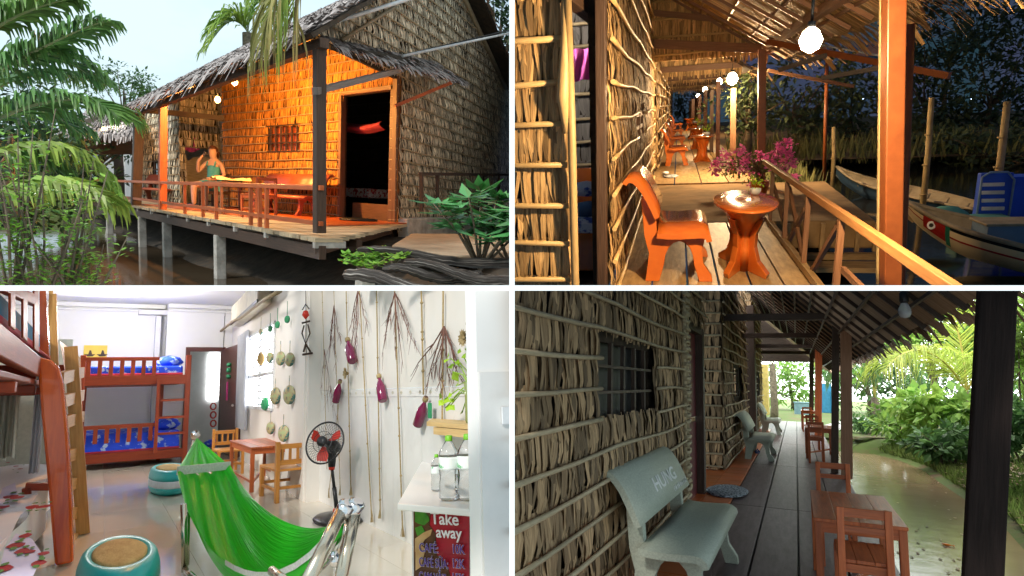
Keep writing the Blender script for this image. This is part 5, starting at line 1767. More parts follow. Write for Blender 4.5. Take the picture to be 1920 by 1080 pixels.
# wall with the window (slightly turned) and the rope wall
W0, W1_ = V((2.08, 7.9, 0)), V((2.56, 16.4, 0))
wd = (W1_ - W0).normalized()
wnn = V((-wd.y, wd.x, 0))
def ww(u, v):
    r = S.Ri @ ray(u, v)
    return r * (W0.dot(wnn) / r.dot(wnn))
wa, wb = ww(514, 690), ww(467, 700)
za, zb = ww(514, 768).z, ww(514, 606).z
sa, sb = (wa - W0).dot(wd), (wb - W0).dot(wd)
LW = (W1_ - W0).length
mb = MB()
def wslab(s0, s1, z0, z1, mi=0):
    c = W0 - wnn * 0.06
    mb.beam(c + wd * s0 + V((0, 0, (z0 + z1) / 2)), c + wd * s1 + V((0, 0, (z0 + z1) / 2)), 0.12, z1 - z0, (0, 0, 1), mi)
wslab(0, sa, FZ, CZ)
wslab(sb, LW, FZ, CZ)
wslab(sa, sb, FZ, za)
wslab(sa, sb, zb, CZ)
mb.box((XR + 0.05, 5.2, (CZ + 0.0) / 2 + 0.0), (0.1, 5.4, CZ), 0)
mb.box((2.4, 7.85, 0.39), (0.6, 0.1, 3.38), 0)
obj('side_wall', mb, 'wall_warm', kind='structure')
mb = MB()
for i in range(9):
    mb.box((XR + 0.052, 2.5 + 0.6 * i + 0.3, FZ / 2 - 0.04), (0.1, 0.597, -FZ - 0.08))
obj('tile_wainscot', mb, 'marble_tile', kind='structure')
mb = MB()
mb.box((XR + 0.05, 5.2, -0.04), (0.104, 5.4, 0.075))
for i in range(26):
    mb.prism([(-0.03, 0), (0, 0.018), (0.03, 0), (0, -0.018)], (XR - 0.004, 2.7 + i * 0.2, -0.04), (0, 1, 0), (0, 0, 1), (0.004, 0, 0), 1)
obj('tile_border', mb, ['marble_tile', 'tile_line'], kind='structure')
mb = MB()
q = at(897, 800, y=2.55)
mb.box((q.x + 0.5, 2.6, 0.4), (1.0, 0.1, 3.4))
mb.box((q.x + 0.5, 2.585, (FZ + at(925, 697, y=2.53).z) / 2), (0.994, 0.11, at(925, 697, y=2.53).z - FZ), 1)
obj('front_pillar', mb, ['wall_white', 'marble_tile'], kind='structure')
mb = MB()
q = at(950, 779, y=2.52)
mb.box(q, (0.05, 0.012, 0.08))
obj('wall_socket', mb, 'frame_white', label='small wall socket at the right edge of the white pillar', cat='socket', bevel=0.003)

# ---- window, door, what lies behind
win = thing('louvred_window', 'bright white window with horizontal bars in the side wall above the plates', 'window', (wa + wb) / 2 + V((0, 0, za)))
mb = MB()
c = W0 - wnn * 0.10
mb.beam(c + wd * (sa - 0.1) + V((0, 0, (za + zb) / 2)), c + wd * (sb + 0.1) + V((0, 0, (za + zb) / 2)), 0.01, zb - za + 0.1, (0, 0, 1))
obj('pane', mb, 'window_light', win, absolute=True)
mb = MB()
c = W0 + wnn * 0.0
for i in range(12):
    z = za + (zb - za) * (i + 0.5) / 12
    mb.beam(c + wd * sa + V((0, 0, z)), c + wd * sb + V((0, 0, z)), 0.012, 0.022, (0, 0, 1), 1)
for s in (sa, (sa + sb) / 2, sb):
    mb.beam(c + wd * s + V((0, 0, za)), c + wd * s + V((0, 0, zb)), 0.12, 0.03, wnn)
mb.beam(c + wd * sa + V((0, 0, za + (zb - za) * 0.42)), c + wd * sb + V((0, 0, za + (zb - za) * 0.42)), 0.03, 0.06, (0, 0, 1))
for z in (za, zb):
    mb.beam(c + wd * sa + V((0, 0, z)), c + wd * sb + V((0, 0, z)), 0.05, 0.05, (0, 0, 1))
M['bar_grey'] = mat('bar_grey', (0.30, 0.32, 0.34), rough=0.5, var=0)
obj('frame', mb, ['frame_white', 'bar_grey'], win, absolute=True)
mb = MB()
ca, cb = ww(471, 700), ww(452, 700)
mb.sheet(lambda a, b: ca.lerp(cb, a) * 1.0 + V((0, 0, -ca.lerp(cb, a).z + zb + 0.12 - (zb - za + 0.55) * b)) + wnn * (0.06 + 0.035 * math.sin(a * 34 + b)), 40, 6)
tag(obj('curtain', mb, 'curtain_grey'), 'grey white curtain hanging at the far side of the bright window', 'curtain')
dr = thing('brown_door', 'dark brown door standing open beside the bathroom opening', 'door', (dxb, 16.1, FZ))
hinge = at(413, 800, y=16.1)
tip = at(449, 800, y=14.0)
mb = MB()
zd0, zd1 = at(430, 797, y=15).z, at(449, 648, y=14.0).z
dd = (V((tip.x, tip.y, 0)) - V((hinge.x, hinge.y, 0)))
mb.beam(V((hinge.x, hinge.y, (FZ + dzt) / 2 + 0.02)), V((tip.x, tip.y, (FZ + dzt) / 2 + 0.02)), 0.05, dzt - FZ, (0, 0, 1))
obj('leaf', mb, 'door_brown', dr, absolute=True)
mb = MB()
q = V((hinge.x, hinge.y, 0)) + dd * 0.85
mb.tube([q + V((-0.07, -0.05, -0.25)), q + V((-0.12, -0.2, -0.25))], 0.025, 8)
obj('handle', mb, 'chrome', dr, absolute=True)
mb = MB()
for x in (dxa, dxb):
    mb.box((x, 16.22, (FZ + dzt) / 2), (0.09, 0.09, dzt - FZ))
mb.box(((dxa + dxb) / 2, 16.22, dzt + 0.03), (dxb - dxa + 0.09, 0.088, 0.1))
obj('door_frame', mb, 'door_brown', dr, absolute=True)
mb = MB()
q = V((hinge.x, hinge.y, 0)) + dd * 0.5 + V((-0.06, -0.05, 0))
for k, (z, w) in enumerate(((0.62, 0.09), (0.5, 0.12), (0.36, 0.1))):
    mb.lathe([(w * 0.4, -0.05), (w * 0.5, 0), (w * 0.4, 0.05)], q + V((0, -0.03, z)), 10, axis=(-1, 0.1, 0), mi=0)
mb.box(q + V((-0.02, 0, 0.05)), (0.02, 0.14, 0.4), 1)
tag(obj('door_ornament', mb, ['disc_green', 'pink_net' if 'pink_net' in M else 'red_edge']), 'small green and pink ornament hanging on the open brown door', 'ornament')
mb = MB()          # bathroom beyond
mb.box((2.3, 19.6, 0.2), (3.4, 0.1, 3.2))
mb.box((1.0, 18, 0.2), (0.1, 3.4, 3.2))
mb.box((3.6, 18, 0.2), (0.1, 3.4, 3.2))
mb.box((2.3, 18, CZ - 0.2), (3.4, 3.4, 0.1))
obj('bathroom_wall', mb, 'marble_tile', kind='structure')
mb = MB()
a, b = at(394, 662, y=19.4), at(409, 750, y=19.4)
mb.box(((a.x + b.x) / 2, 19.5, (a.z + b.z) / 2), (b.x - a.x, 0.02, a.z - b.z))
for i in range(10):
    mb.box(((a.x + b.x) / 2, 19.46, b.z + (a.z - b.z) * (i + 0.5) / 10), (b.x - a.x, 0.03, 0.03), 1)
tag(obj('bathroom_window', mb, ['window_light', 'bar_grey']), 'small louvred window glowing inside the bathroom behind the doorway', 'window')
mb = MB()
q = at(400, 828, y=17.2)
mb.lathe([(0.05, 0), (0.2, 0.03), (0.22, 0.12), (0.12, 0.18), (0.02, 0.19)], (q.x, 17.2, FZ + 0.01), 14)
tag(obj('blue_mat', mb, 'blue_sheet'), 'blue bath mat bundle on the floor just inside the bathroom', 'bath mat')
mb = MB()
for i in range(3):
    q = at(400, 762 + 16 * i, y=19.3)
    mb.tube([q + V((0.07 * math.cos(t), 0, 0.09 * math.sin(t))) for t in [2 * PI * j / 10 for j in range(11)]], 0.022, 5)
tag(obj('wall_rings', mb, 'fan_red'), 'three red rings fixed to the bathroom wall below the glowing window', 'rings')
ac = thing('air_conditioner', 'cream wall air conditioner above the window at the ceiling', 'air conditioner', ww(483, 590))
a, b = ww(512, 560), ww(456, 575)
zc0, zc1 = ww(483, 592).z, ww(483, 548).z
mb = MB()
mb.beam(V((a.x, a.y, (zc0 + zc1) / 2)) + wnn * 0.12, V((b.x, b.y, (zc0 + zc1) / 2)) + wnn * 0.12, 0.22, zc1 - zc0, (0, 0, 1))
obj('casing', mb, 'ac_cream', ac, absolute=True, bevel=0.05)
mb = MB()
mb.beam(V((a.x, a.y, zc0 + 0.05)) + wnn * 0.235, V((b.x, b.y, zc0 + 0.05)) + wnn * 0.235, 0.012, 0.05, (0, 0, 1))
obj('vent', mb, 'fan_black', ac, absolute=True)
mb = MB()
a, b = ww(413, 633) + wnn * 0.25, ww(563, 545) + wnn * 0.25
mb.tube([a.lerp(b, i / 8) + V((0, 0, 0.02 * math.sin(i * 2.1))) for i in range(9)], 0.028, 8)
tag(obj('bamboo_rod', mb, 'bamboo'), 'long bamboo rod hung along the side wall below the air conditioner', 'rod')
mb = MB()
q = at(179, 659, y=YB - 0.02)
w_, h_ = at(201, 659, y=YB).x - at(157, 659, y=YB).x, at(179, 648, y=YB).z - at(179, 671, y=YB).z
mb.box((q.x, YB - 0.02, q.z), (w_, 0.02, h_))
for s in (-0.25, 0.28):
    mb.prism([(-0.1, 0), (-0.04, -0.05), (0.06, -0.05), (0.11, 0), (0.05, 0.0), (0.03, 0.08), (0.0, 0.09), (-0.02, 0.0)], (q.x + s * w_, YB - 0.035, q.z - 0.06), (1, 0, 0), (0, 0, 1), (0, 0.004, 0), 1)
tag(obj('poster', mb, ['poster_yellow', 'dark_wood']), 'yellow poster with two dark boat shapes on the back wall', 'poster')
mb = MB()
mb.lathe([(1.9, 0.02), (1.95, -0.05), (1.9, -0.07)], (at(150, 548, z=CZ - 0.05).x - 0.2, at(150, 548, z=CZ - 0.05).y - 1.5, CZ - 0.01), 48)
obj('ceiling_ring', mb, 'wall_white', kind='structure')
cl = thing('ceiling_lamp', 'small round lamp under the ceiling above the far bunk bed', 'lamp', at(239, 551, z=CZ - 0.12))
mb = MB()
mb.lathe([(0.02, -0.07), (0.10, -0.05), (0.15, 0.0), (0.15, 0.04)], (0, 0, 0.05), 18)
obj('shade', mb, 'lamp_white', cl)
mb = MB()
mb.lathe([(0.17, 0.09), (0.19, 0.1), (0.17, 0.12)], (0, 0, 0), 18)
obj('fitting', mb, 'chrome', cl)
l = bpy.data.lights.new('ceiling_light', 'POINT')
l.energy, l.color, l.shadow_soft_size = 115, (1, 0.96, 0.9), 0.3
o = bpy.data.objects.new('ceiling_light', l)
col.objects.link(o)
o.parent = cl
o.matrix_basis = Matrix.Translation((0, 0, -0.5))

# ---- bunk bed at the back wall
bk = thing('bunk_bed', 'red brown bunk bed with blue bedding along the back wall', 'bed', (0.5, 15.2, FZ))
y0, y1 = 14.0, 16.3
xa, xb = at(150, 760, y=y0).x, at(347, 760, y=y0).x
xl = at(295, 760, y=y0).x
def zz(v, u=250): return at(u, v, y=y0).z
mb = MB()
for (z0, z1) in ((zz(722), zz(704)), (zz(864), zz(846))):
    mb.box(((xa + xb) / 2, y0, (z0 + z1) / 2), (xb - xa, 0.06, z1 - z0))
    mb.box(((xa + xb) / 2, y1, (z0 + z1) / 2), (xb - xa, 0.06, z1 - z0))
    mb.box(((xa + xb) / 2, (y0 + y1) / 2, z0 + 0.03), (xb - xa, y1 - y0, 0.03))
obj('frame', mb, 'bunk_wood', bk, absolute=True, bevel=0.01)
for x, yy in ((xa, y0), (xb + 0.03, y0), (xa, y1), (xb - 0.25, y1)):
    mb = MB()
    mb.box((x, yy + 0.02, (FZ + zz(666)) / 2), (0.09, 0.11, zz(666) - FZ))
    obj('post', mb, 'bunk_wood', bk, absolute=True, bevel=0.008)
for zt_, zb_, x1_ in ((zz(673), zz(705), xl), (zz(798), zz(826), xl)):
    mb = MB()
    mb.box(((xa + x1_) / 2, y0 - 0.01, zt_), (x1_ - xa, 0.05, 0.07))
    for i in range(7):
        x = xa + (x1_ - xa) * (i + 0.5) / 7
        mb.box((x, y0 - 0.01, (zt_ + zb_) / 2 - 0.02), (0.07, 0.035, zt_ - zb_))
    obj('guard_rail', mb, 'bunk_wood', bk, absolute=True, bevel=0.005)
mb = MB()
mb.box((xl, y0 - 0.06, (zz(712) + zz(852)) / 2), (0.06, 0.06, zz(712) - zz(852)))
for v in (750, 782, 812, 845):
    mb.box(((xl + xb) / 2, y0 - 0.06, zz(v, 320)), (xb - xl, 0.05, 0.045))
obj('ladder', mb, 'bunk_wood', bk, absolute=True)
for (z0, z1) in ((zz(704), zz(686)), (zz(847), zz(812))):
    mb = MB()
    mb.box(((xa + xb) / 2, (y0 + y1) / 2, (z0 + z1) / 2), (xb - xa - 0.12, y1 - y0 - 0.15, z1 - z0))
    mb.box(((xa + xb) / 2, (y0 + y1) / 2, z0 + 0.02), (xb - xa - 0.1, y1 - y0 - 0.12, 0.06), 1)
    obj('mattress', mb, ['blue_sheet', 'red_edge'], bk, absolute=True, bevel=0.04)
for z in (zz(686), zz(812)):
    mb = MB()
    mb.lathe([(0.02, -0.12), (0.22, -0.08), (0.3, 0.0), (0.22, 0.09), (0.02, 0.14)], (xb - 0.25, 14.8, z + 0.1), 14, 0.9, 1.6)
    tag(obj('pillow', mb, 'blue_sheet'), 'blue flowered pillow on the %s bunk of the far bed' % ('upper' if z > 0.2 else 'lower'), 'pillow')

# ---- bunk bed on the left, near
nb = thing('bunk_bed', 'near bunk bed with a glossy orange post at the left edge', 'bed', (-1.2, 6.5, FZ))
XF = -0.42                       # its long side faces the aisle
def al(u, v): return at(u, v, x=XF)
def prismx(mb, pts, d=0.06, mi=0, var=None):
    q = [al(*p) for p in pts]
    mb.prism([(p.y, p.z) for p in q], (XF, 0, 0), (0, 1, 0), (0, 0, 1), (-d, 0, 0), mi, var)
mb = MB()
prismx(mb, [(-30, 578), (76, 668), (76, 706), (-30, 652)])
prismx(mb, [(-30, 505), (70, 552), (74, 575), (-30, 528)], 0.05)
mb.box((-1.2, 9.5, 0.30), (1.6, 0.08, 0.22))
mb.box((-1.2, 6.2, 0.14), (1.5, 6.5, 0.04))
for i in range(5):
    mb.box((-1.2, 3.6 + i * 1.4, 0.08), (1.5, 0.12, 0.07))
obj('frame', mb, 'bunk_wood', nb, absolute=True, bevel=0.008)
for u in (25, 48, 69):
    mb = MB()
    w_ = 9 if u < 40 else 8
    v0 = 545 + (u - 25) * 0.2
    v1 = 598 + (u + 0) * 0.95 - 10
    prismx(mb, [(u - w_ / 2, v0 - 20), (u + w_ / 2, v0 - 20), (u + w_ / 2, v1 + 8), (u - w_ / 2, v1)], 0.012)
    obj('guard_slat', mb, 'bunk_wood', nb, absolute=True, bevel=0.006)
mb = MB()
q = [at(76, 672, y=6.6), at(100, 678, y=6.5), at(112, 690, y=6.4), at(120, 720, y=6.4), at(128, 810, y=6.35), at(134, 920, y=6.3), at(138, 1055, y=6.25), at(103, 1062, y=6.25), at(92, 900, y=6.4), at(82, 780, y=6.5)]
mb.prism([(p.x, p.z) for p in q], (0, 6.25, 0), (1, 0, 0), (0, 0, 1), (0, 0.25, 0))
obj('post', mb, 'bunk_orange', nb, absolute=True, bevel=0.02)
mb = MB()
q = [at(74, 545, y=6.9), at(86, 545, y=6.9), at(92, 668, y=6.9), at(75, 655, y=6.9)]
mb.prism([(p.x, p.z) for p in q], (0, 6.9, 0), (1, 0, 0), (0, 0, 1), (0, 0.1, 0), 0)
obj('post', mb, 'bunk_orange', nb, absolute=True)
for (a, b, w_) in (((99, 552), (103, 690), 0.06), ((133, 650), (156, 1000), 0.11), ((96, 545), (94, 610), 0.03)):
    mb = MB()
    p0, p1 = at(*a, y=7.6), at(*b, y=7.6)
    mb.beam(p1, p0, w_, 0.1, (0, 1, 0))
    obj('upright', mb, 'bunk_pale', nb, absolute=True)
mb = MB()
for k, v in enumerate((702, 745, 785, 850, 905, 960, 1010)):
    mb.beam(at(112 + k * 2, v + 8, y=6.9), at(152, v - 4, y=8.2), 0.06, 0.11, (0, 0, 1), var=0.2 + 0.1 * k)
obj('ladder', mb, 'bunk_pale', nb, absolute=True)
mb = MB()
q = [at(112, 640, y=7.9), at(146, 668, y=9.5), at(150, 800, y=9.0), at(122, 700, y=7.9)]
k_ = mb.add(*q, *[p + V((0.02, 0.3, 0)) for p in q])
for ids in ((0, 1, 2, 3), (7, 6, 5, 4), (0, 4, 5, 1), (1, 5, 6, 2), (2, 6, 7, 3), (3, 7, 4, 0)):
    mb.face(tuple(k_ + i for i in ids))
obj('side_board', mb, 'bunk_pale', nb, absolute=True)
mb = MB()
mz0, mz1 = at(10, 614, x=XF - 0.1).z, at(10, 558, x=XF - 0.1).z
mb.box((-1.18, 6.4, (mz0 + mz1) / 2), (1.32, 6.0, mz1 - mz0))
mb.box((-1.18, 6.4, mz0 + 0.03), (1.325, 6.01, 0.06), 1)
obj('mattress', mb, ['blue_cover', 'red_edge'], nb, absolute=True, bevel=0.03)
c = LOC[nb.name][0]
q = al(8, 588) + V((0.11, 0, 0))
mb = MB()
LBZ = -0.78
def lowbed(a, b):
    x = -2.1 + (XF + 0.02 + 2.1) * a
    y = 3.0 + 9.5 * b
    return V((x, y, LBZ + 0.02 * math.sin(x * 7 + y * 2) + 0.015 * math.sin(y * 5)))
mb.sheet(lowbed, 20, 40)
mb.sheet(lambda a, b: V((XF + 0.02 + 0.03 * math.sin(b * 30), 3.0 + 9.5 * b, LBZ - 0.42 * a)), 6, 40)
n_sheet = len(mb.f)
# lilac rose panels of the sheet
def patch(u, v, r, mi, n=9, zz_=LBZ + 0.042):
    p = at(u, v, z=zz_)
    k = mb.add(*[p + V((r * 0.8 * math.cos(2 * PI * i / n) * U(.8, 1.15), r * 1.7 * math.sin(2 * PI * i / n) * U(.8, 1.15), U(0, .004) + mi * 0.003)) for i in range(n)])
    mb.face(tuple(k + i for i in range(n)), mi)
k_ = mb.add(*[at(u, v, z=LBZ + 0.043) for u, v in ((8, 1030), (30, 1000), (60, 1010), (80, 1040), (60, 1085), (-5, 1090))])
mb.face(tuple(k_ + i for i in range(6)), 0)
k_ = mb.add(*[at(u, v, z=LBZ + 0.043) for u, v in ((5, 915), (28, 905), (32, 925), (10, 950), (-5, 945))])
mb.face(tuple(k_ + i for i in range(5)), 0)
for (u, v, r) in ((20, 932, .06), (33, 934, .06), (5, 952, .05), (47, 1006, .04), (30, 1024, .05), (42, 1035, .04), (55, 1036, .03), (72, 1058, .04), (3, 1068, .05), (82, 1040, .03), (60, 952, .05), (75, 952, .04), (88, 950, .04), (14, 868, .03), (30, 875, .03), (38, 880, .03), (22, 862, .02)):
    patch(u, v, r, 1)
    patch(u + 6, v - 7, r * 0.5, 2, 6)
    patch(u - 5, v + 7, r * 0.45, 2, 6)
mb.m = [m_ + 1 if i_ >= n_sheet else 0 for i_, m_ in enumerate(mb.m)]
obj('bedding', mb, ['sheet_white', 'lilac', 'rose_red', 'rose_leaf'], nb, absolute=True)
mb = MB()
p = at(42, 842, z=LBZ + 0.1)
mb.lathe([(0.05, -0.07), (0.32, -0.05), (0.38, 0.0), (0.32, 0.06), (0.05, 0.09)], p, 18, 0.8, 2.2)
tag(obj('pillow', mb, 'lace', ), 'pale pillow with red flowers on the lower left bunk', 'pillow')
mb = MB()
for i, (u0, u1) in enumerate(((-5, 18), (17, 38))):
    a, b = at(u0, 735, y=9.0), at(u1, 735, y=9.0)
    mb.sheet(lambda s, t: a.lerp(b, s) + V((0, 0.06 * math.sin(s * 14 + i), 0.05 * math.sin(s * PI) - 0.75 * t)) + (b - a) * (0.25 * (s - 0.5) * t), 14, 8)
tag(obj('lace_cloth', mb, 'lace'), 'greenish lace cloths hanging beneath the upper left bunk', 'cloth')
mb = MB()
a, b = at(66, 720, y=8.2), at(86, 720, y=8.2)
mb.sheet(lambda s, t: a.lerp(b, s) + V((0, 0.05 * math.sin(s * 18 + t * 2), -1.1 * t + 0.2)), 18, 8)
tag(obj('bed_curtain', mb, 'curtain_grey'), 'thin grey curtain hanging behind the glossy orange post', 'curtain')
mb = MB()
mb.box((-1.3, 9.9, -0.05), (1.9, 0.1, 1.6))
obj('headboard', mb, 'lace', nb, absolute=True)
mb = MB()
for (u0, v0, u1, v1) in ((48, 912, 95, 912), (50, 915, 51, 950)):
    mb.beam(at(u0, v0, y=6.9), at(u1, v1, y=6.9), 0.06, 0.09, (0, 1, 0))
obj('footboard', mb, 'bunk_wood', nb, absolute=True)

# ---- drum stools made from tyres
def drum(name, lab, u, v, z, w, sy, dup_from=None):
    q = at(u, v, z=z)
    if dup_from: return dup(dup_from, (q.x, q.y, FZ), 0, lab, (w, sy, 1))
    t = thing('tyre_stool', lab, 'stool', (q.x, q.y, FZ), group='painted tyre stools', scale=(w, sy, 1))
    h = z - FZ
    mb = MB()
    mb.lathe([(0.27, 0.0), (0.31, 0.02), (0.335, 0.07), (0.34, 0.10)], (0, 0, 0), 40)
    mb.lathe([(0.34, 0.19), (0.335, 0.24), (0.31, h - 0.02), (0.28, h), (0.235, h - 0.006), (0.225, h - 0.02)], (0, 0, 0), 40)
    obj('tyre', mb, 'teal_tyre', t)
    mb = MB()
    mb.lathe([(0.340, 0.10), (0.343, 0.12), (0.343, 0.17), (0.340, 0.19)], (0, 0, 0), 40)
    obj('stripe', mb, 'stripe_white', t)
    mb = MB()
    mb.lathe([(0.225, h - 0.03), (0.225, h - 0.004), (0.20, h + 0.006), (0.02, h + 0.01)], (0, 0, 0), 40)
    obj('cushion', mb, 'hessian', t)
    return t
SZ = -0.98
d1_ = drum('tyre_stool', 'near turquoise tyre stool with a hessian seat in the foreground', 225, 1032, SZ, 0.68, 1.85)
drum('tyre_stool', 'far turquoise tyre stool half hidden behind the green hammock', 318, 875, SZ, 0.72, 2.0, d1_)

# ---- hammock on its steel stand
J0, J1 = at(366, 816, z=-0.45), at(652, 958, z=-0.45)
hm_ = thing('hammock', 'bright green hammock slung between two steel stands', 'hammock', (J0 + J1) / 2 + V((0, 0, FZ - (J0 + J1).z / 2)))
def bez(P, t):
    q = list(P)
    while len(q) > 1:
        q = [a.lerp(b, t) for a, b in zip(q, q[1:])]
    return q[0]
ysp = J0.y - 1.3
Lp = [(332, 882, ysp), (346, 975, ysp - 1.2), (385, 1085, ysp - 2.5), (520, 1160, J1.y + 1.2), (640, 975, J1.y + 0.1)]
Rp = [(430, 872, ysp + 0.3), (475, 965, ysp - 0.9), (540, 985, ysp - 2.2), (590, 1005, J1.y + 1.3), (645, 962, J1.y + 0.1)]
Lq = [at(u, v, y=yy) for u, v, yy in Lp]
Rq = [at(u, v, y=yy) for u, v, yy in Rp]
mb = MB()
def fab(s, t):
    a, b = bez(Lq, s), bez(Rq, s)
    p = a.lerp(b, t)
    sag = math.sin(t * PI) * math.sin(min(1, s * 1.05) * PI) * 0.30 + math.sin(t * PI) * 0.05
    wr = 0.018 * math.sin(t * 27 + s * 3) * (1 - 0.4 * math.sin(s * PI))
    return p + V((0, 0, -sag + wr))
mb.sheet(fab, 44, 36)
sp0, sp1 = Lq[0], Rq[0]
mb.sheet(lambda s, t: (J0 + V((0, -0.15, -0.02))).lerp(sp0.lerp(sp1, t) + V((0, 0, -0.05 * math.sin(t * PI))), s ** 0.8) + V((0, 0, 0.02 * math.sin(t * 25) * s)), 12, 24)
obj('fabric', mb, 'hammock_green', hm_, absolute=True)
mb = MB()
mb.beam(sp0 + V((0, -0.04, 0.0)), sp1 + V((0, -0.04, 0.0)), 0.02, 0.075, (0, 0, 1))
obj('spreader_bar', mb, 'hammock_band', hm_, absolute=True)
mb = MB()
mb.ribbon([bez(Lq, i / 20) + V((-0.005, -0.01, 0.012)) for i in range(11, 21)], [0.03] * 10, V((0, 0, 1)), 0)
obj('hem', mb, 'hammock_band', hm_, absolute=True)
def part_tube(name, pts, r, m, n=10):
    mb = MB()
    mb.tube(pts, r, n)
    obj(name, mb, m, hm_, absolute=True)
part_tube('stand_leg', [at(344, 945, y=5.4), at(346, 1072, y=5.4)], 0.022, 'steel')
part_tube('stand_leg', [at(352, 960, y=5.6), at(350, 1060, y=5.5)], 0.018, 'steel')
part_tube('stand_foot', [at(346, 1066, y=5.4), at(365, 1085, y=4.8)], 0.02, 'steel')
part_tube('stand_leg', [J0, J0 + V((-0.06, 0, -0.35))], 0.02, 'steel')
part_tube('stand_leg', [J0, J0 + V((0.12, 0.0, -0.35))], 0.02, 'steel')
yj = J1.y
part_tube('stand_leg', [at(640, 958, y=yj), at(577, 1090, y=yj - 0.2)], 0.024, 'steel', 12)
part_tube('stand_leg', [at(665, 962, y=yj), at(636, 1100, y=yj - 0.1)], 0.024, 'steel', 12)
part_tube('stand_brace', [at(655, 975, y=yj + 0.3), at(628, 1040, y=yj + 0.25)], 0.014, 'steel')
part_tube('stand_brace', [at(625, 1045, y=yj + 0.2), at(585, 1085, y=yj)], 0.008, 'steel')
part_tube('stand_foot', [at(510, 1070, y=yj + 0.6), at(535, 1090, y=yj + 0.4)], 0.02, 'steel')
for (u, v) in ((646, 956), (664, 953)):
    mb = MB()
    mb.lathe([(0.02, -0.04), (0.032, -0.035), (0.034, 0.025), (0.02, 0.035)], at(u, v, y=yj), 14, axis=(0.3, -0.5, 0.8))
    obj('joint', mb, 'chrome', hm_, absolute=True)
mb = MB()
mb.lathe([(0.01, -0.03), (0.03, 0), (0.01, 0.03)], at(627, 1048, y=yj + 0.2), 10)
obj('joint', mb, 'chrome', hm_, absolute=True)
mb = MB()
mb.lathe([(0.01, -0.05), (0.05, -0.02), (0.05, 0.03), (0.01, 0.05)], J0, 12, axis=(0, -1, 0.2))
obj('joint', mb, 'chrome', hm_, absolute=True)

# ---- small table and chairs
tq = at(478, 822, z=-0.72)
tb3 = thing('wooden_table', 'small red brown wooden table between two honey coloured chairs', 'table', (1.98, 9.9, FZ))
make_table(tb3, 0.55, 1.7, 0.58, 'red_wood')
def barchair(lab, x, y, rz, sc_):
    t = thing('slatted_chair', lab, 'chair', (x, y, FZ), rz=rz, group='honey coloured slatted chairs', scale=sc_)
    w, d, hs, hb = 0.4, 0.4, 0.38, 0.72
    mb = MB()
    mb.box((0, 0, hs), (w, d, 0.03))
    for s in (-1, 1):
        mb.box((s * (w / 2 - 0.02), 0, 0.14), (0.025, d - 0.04, 0.035))
        mb.box((0, s * (d / 2 - 0.02), 0.17), (w - 0.04, 0.025, 0.035))
    obj('seat', mb, 'chair_honey', t, bevel=0.004)
    mb = MB()
    for z in (0.47, 0.66):
        mb.box((0, -d / 2 + 0.015, z), (w - 0.05, 0.025, 0.06))
    for i in range(4):
        mb.box((-w / 2 + 0.07 + i * 0.087, -d / 2 + 0.015, 0.56), (0.03, 0.018, 0.17))
    obj('backrest', mb, 'chair_honey', t, bevel=0.004)
    for sx in (-1, 1):
        for sy in (-1, 1):
            mb = MB()
            h = hb if sy < 0 else hs
            mb.box((sx * (w / 2 - 0.02), sy * (d / 2 - 0.02), h / 2), (0.042, 0.045, h))
            obj('leg', mb, 'chair_honey', t, bevel=0.004)
    return t
cq = at(545, 925, z=FZ)
barchair('near honey coloured chair with a slatted back, left of the standing fan', 1.98, 8.35, 0.05, (1.05, 1.9, 0.98))
barchair('far honey coloured chair on the other side of the small table', 1.82, 11.6, PI, (1.0, 1.7, 0.98))

# ---- standing fan
fb = at(632, 977, z=FZ)
fan = thing('standing_fan', 'black and red standing fan on a round base by the rope wall', 'fan', (fb.x, fb.y, FZ))
mb = MB()
mb.lathe([(0.215, 0.0), (0.225, 0.02), (0.20, 0.045), (0.10, 0.06), (0.05, 0.085), (0.03, 0.10)], (0, 0, 0), 30, 1, 1.6)
obj('base', mb, 'fan_black', fan)
hz = at(614, 826, y=fb.y - 0.1)
mb = MB()
top = at(622, 875, y=fb.y) - LOC[fan.name][0]
mb.tube([(0, 0, 0.08), V((0, 0, 0.08)).lerp(top, 0.55)], 0.022, 12)
mb.tube([V((0, 0, 0.08)).lerp(top, 0.55), top], 0.016, 12)
mb.lathe([(0.05, 0.06), (0.04, 0.12), (0.02, 0.13)], (0, 0, 0), 14, mi=1)
mb.lathe([(0.03, -0.03), (0.035, 0.03)], top, 12, mi=1)
obj('pole', mb, ['fan_black', 'fan_red'], fan)
hc = at(609, 830, y=fb.y - 0.15) - LOC[fan.name][0]
ax = V((-0.70, -0.62, 0.32)).normalized()
mb = MB()
bk_ = hc - ax * 0.10
mb.tube([top, top + V((0.0, 0, 0.12)), bk_ - ax * 0.05], [0.035, 0.045, 0.05], 10)
mb.lathe([(0.02, -0.09), (0.06, -0.07), (0.07, 0.04), (0.03, 0.07)], bk_ - ax * 0.04, 14, axis=ax)
obj('motor', mb, 'fan_black', fan)
mb = MB()
ex_, ey_ = perp(ax)
R0 = 0.205
def ringpts(r, off, n=36):
    return [hc + ax * off + (ex_ * math.cos(2 * PI * i / n) + ey_ * math.sin(2 * PI * i / n)) * r for i in range(n + 1)]
mb.tube(ringpts(R0, 0), 0.009, 6, cap=False)
mb.tube(ringpts(R0 * 0.5, 0.045, 24), 0.003, 4, cap=False)
mb.tube(ringpts(R0 * 0.5, -0.06, 24), 0.003, 4, cap=False)
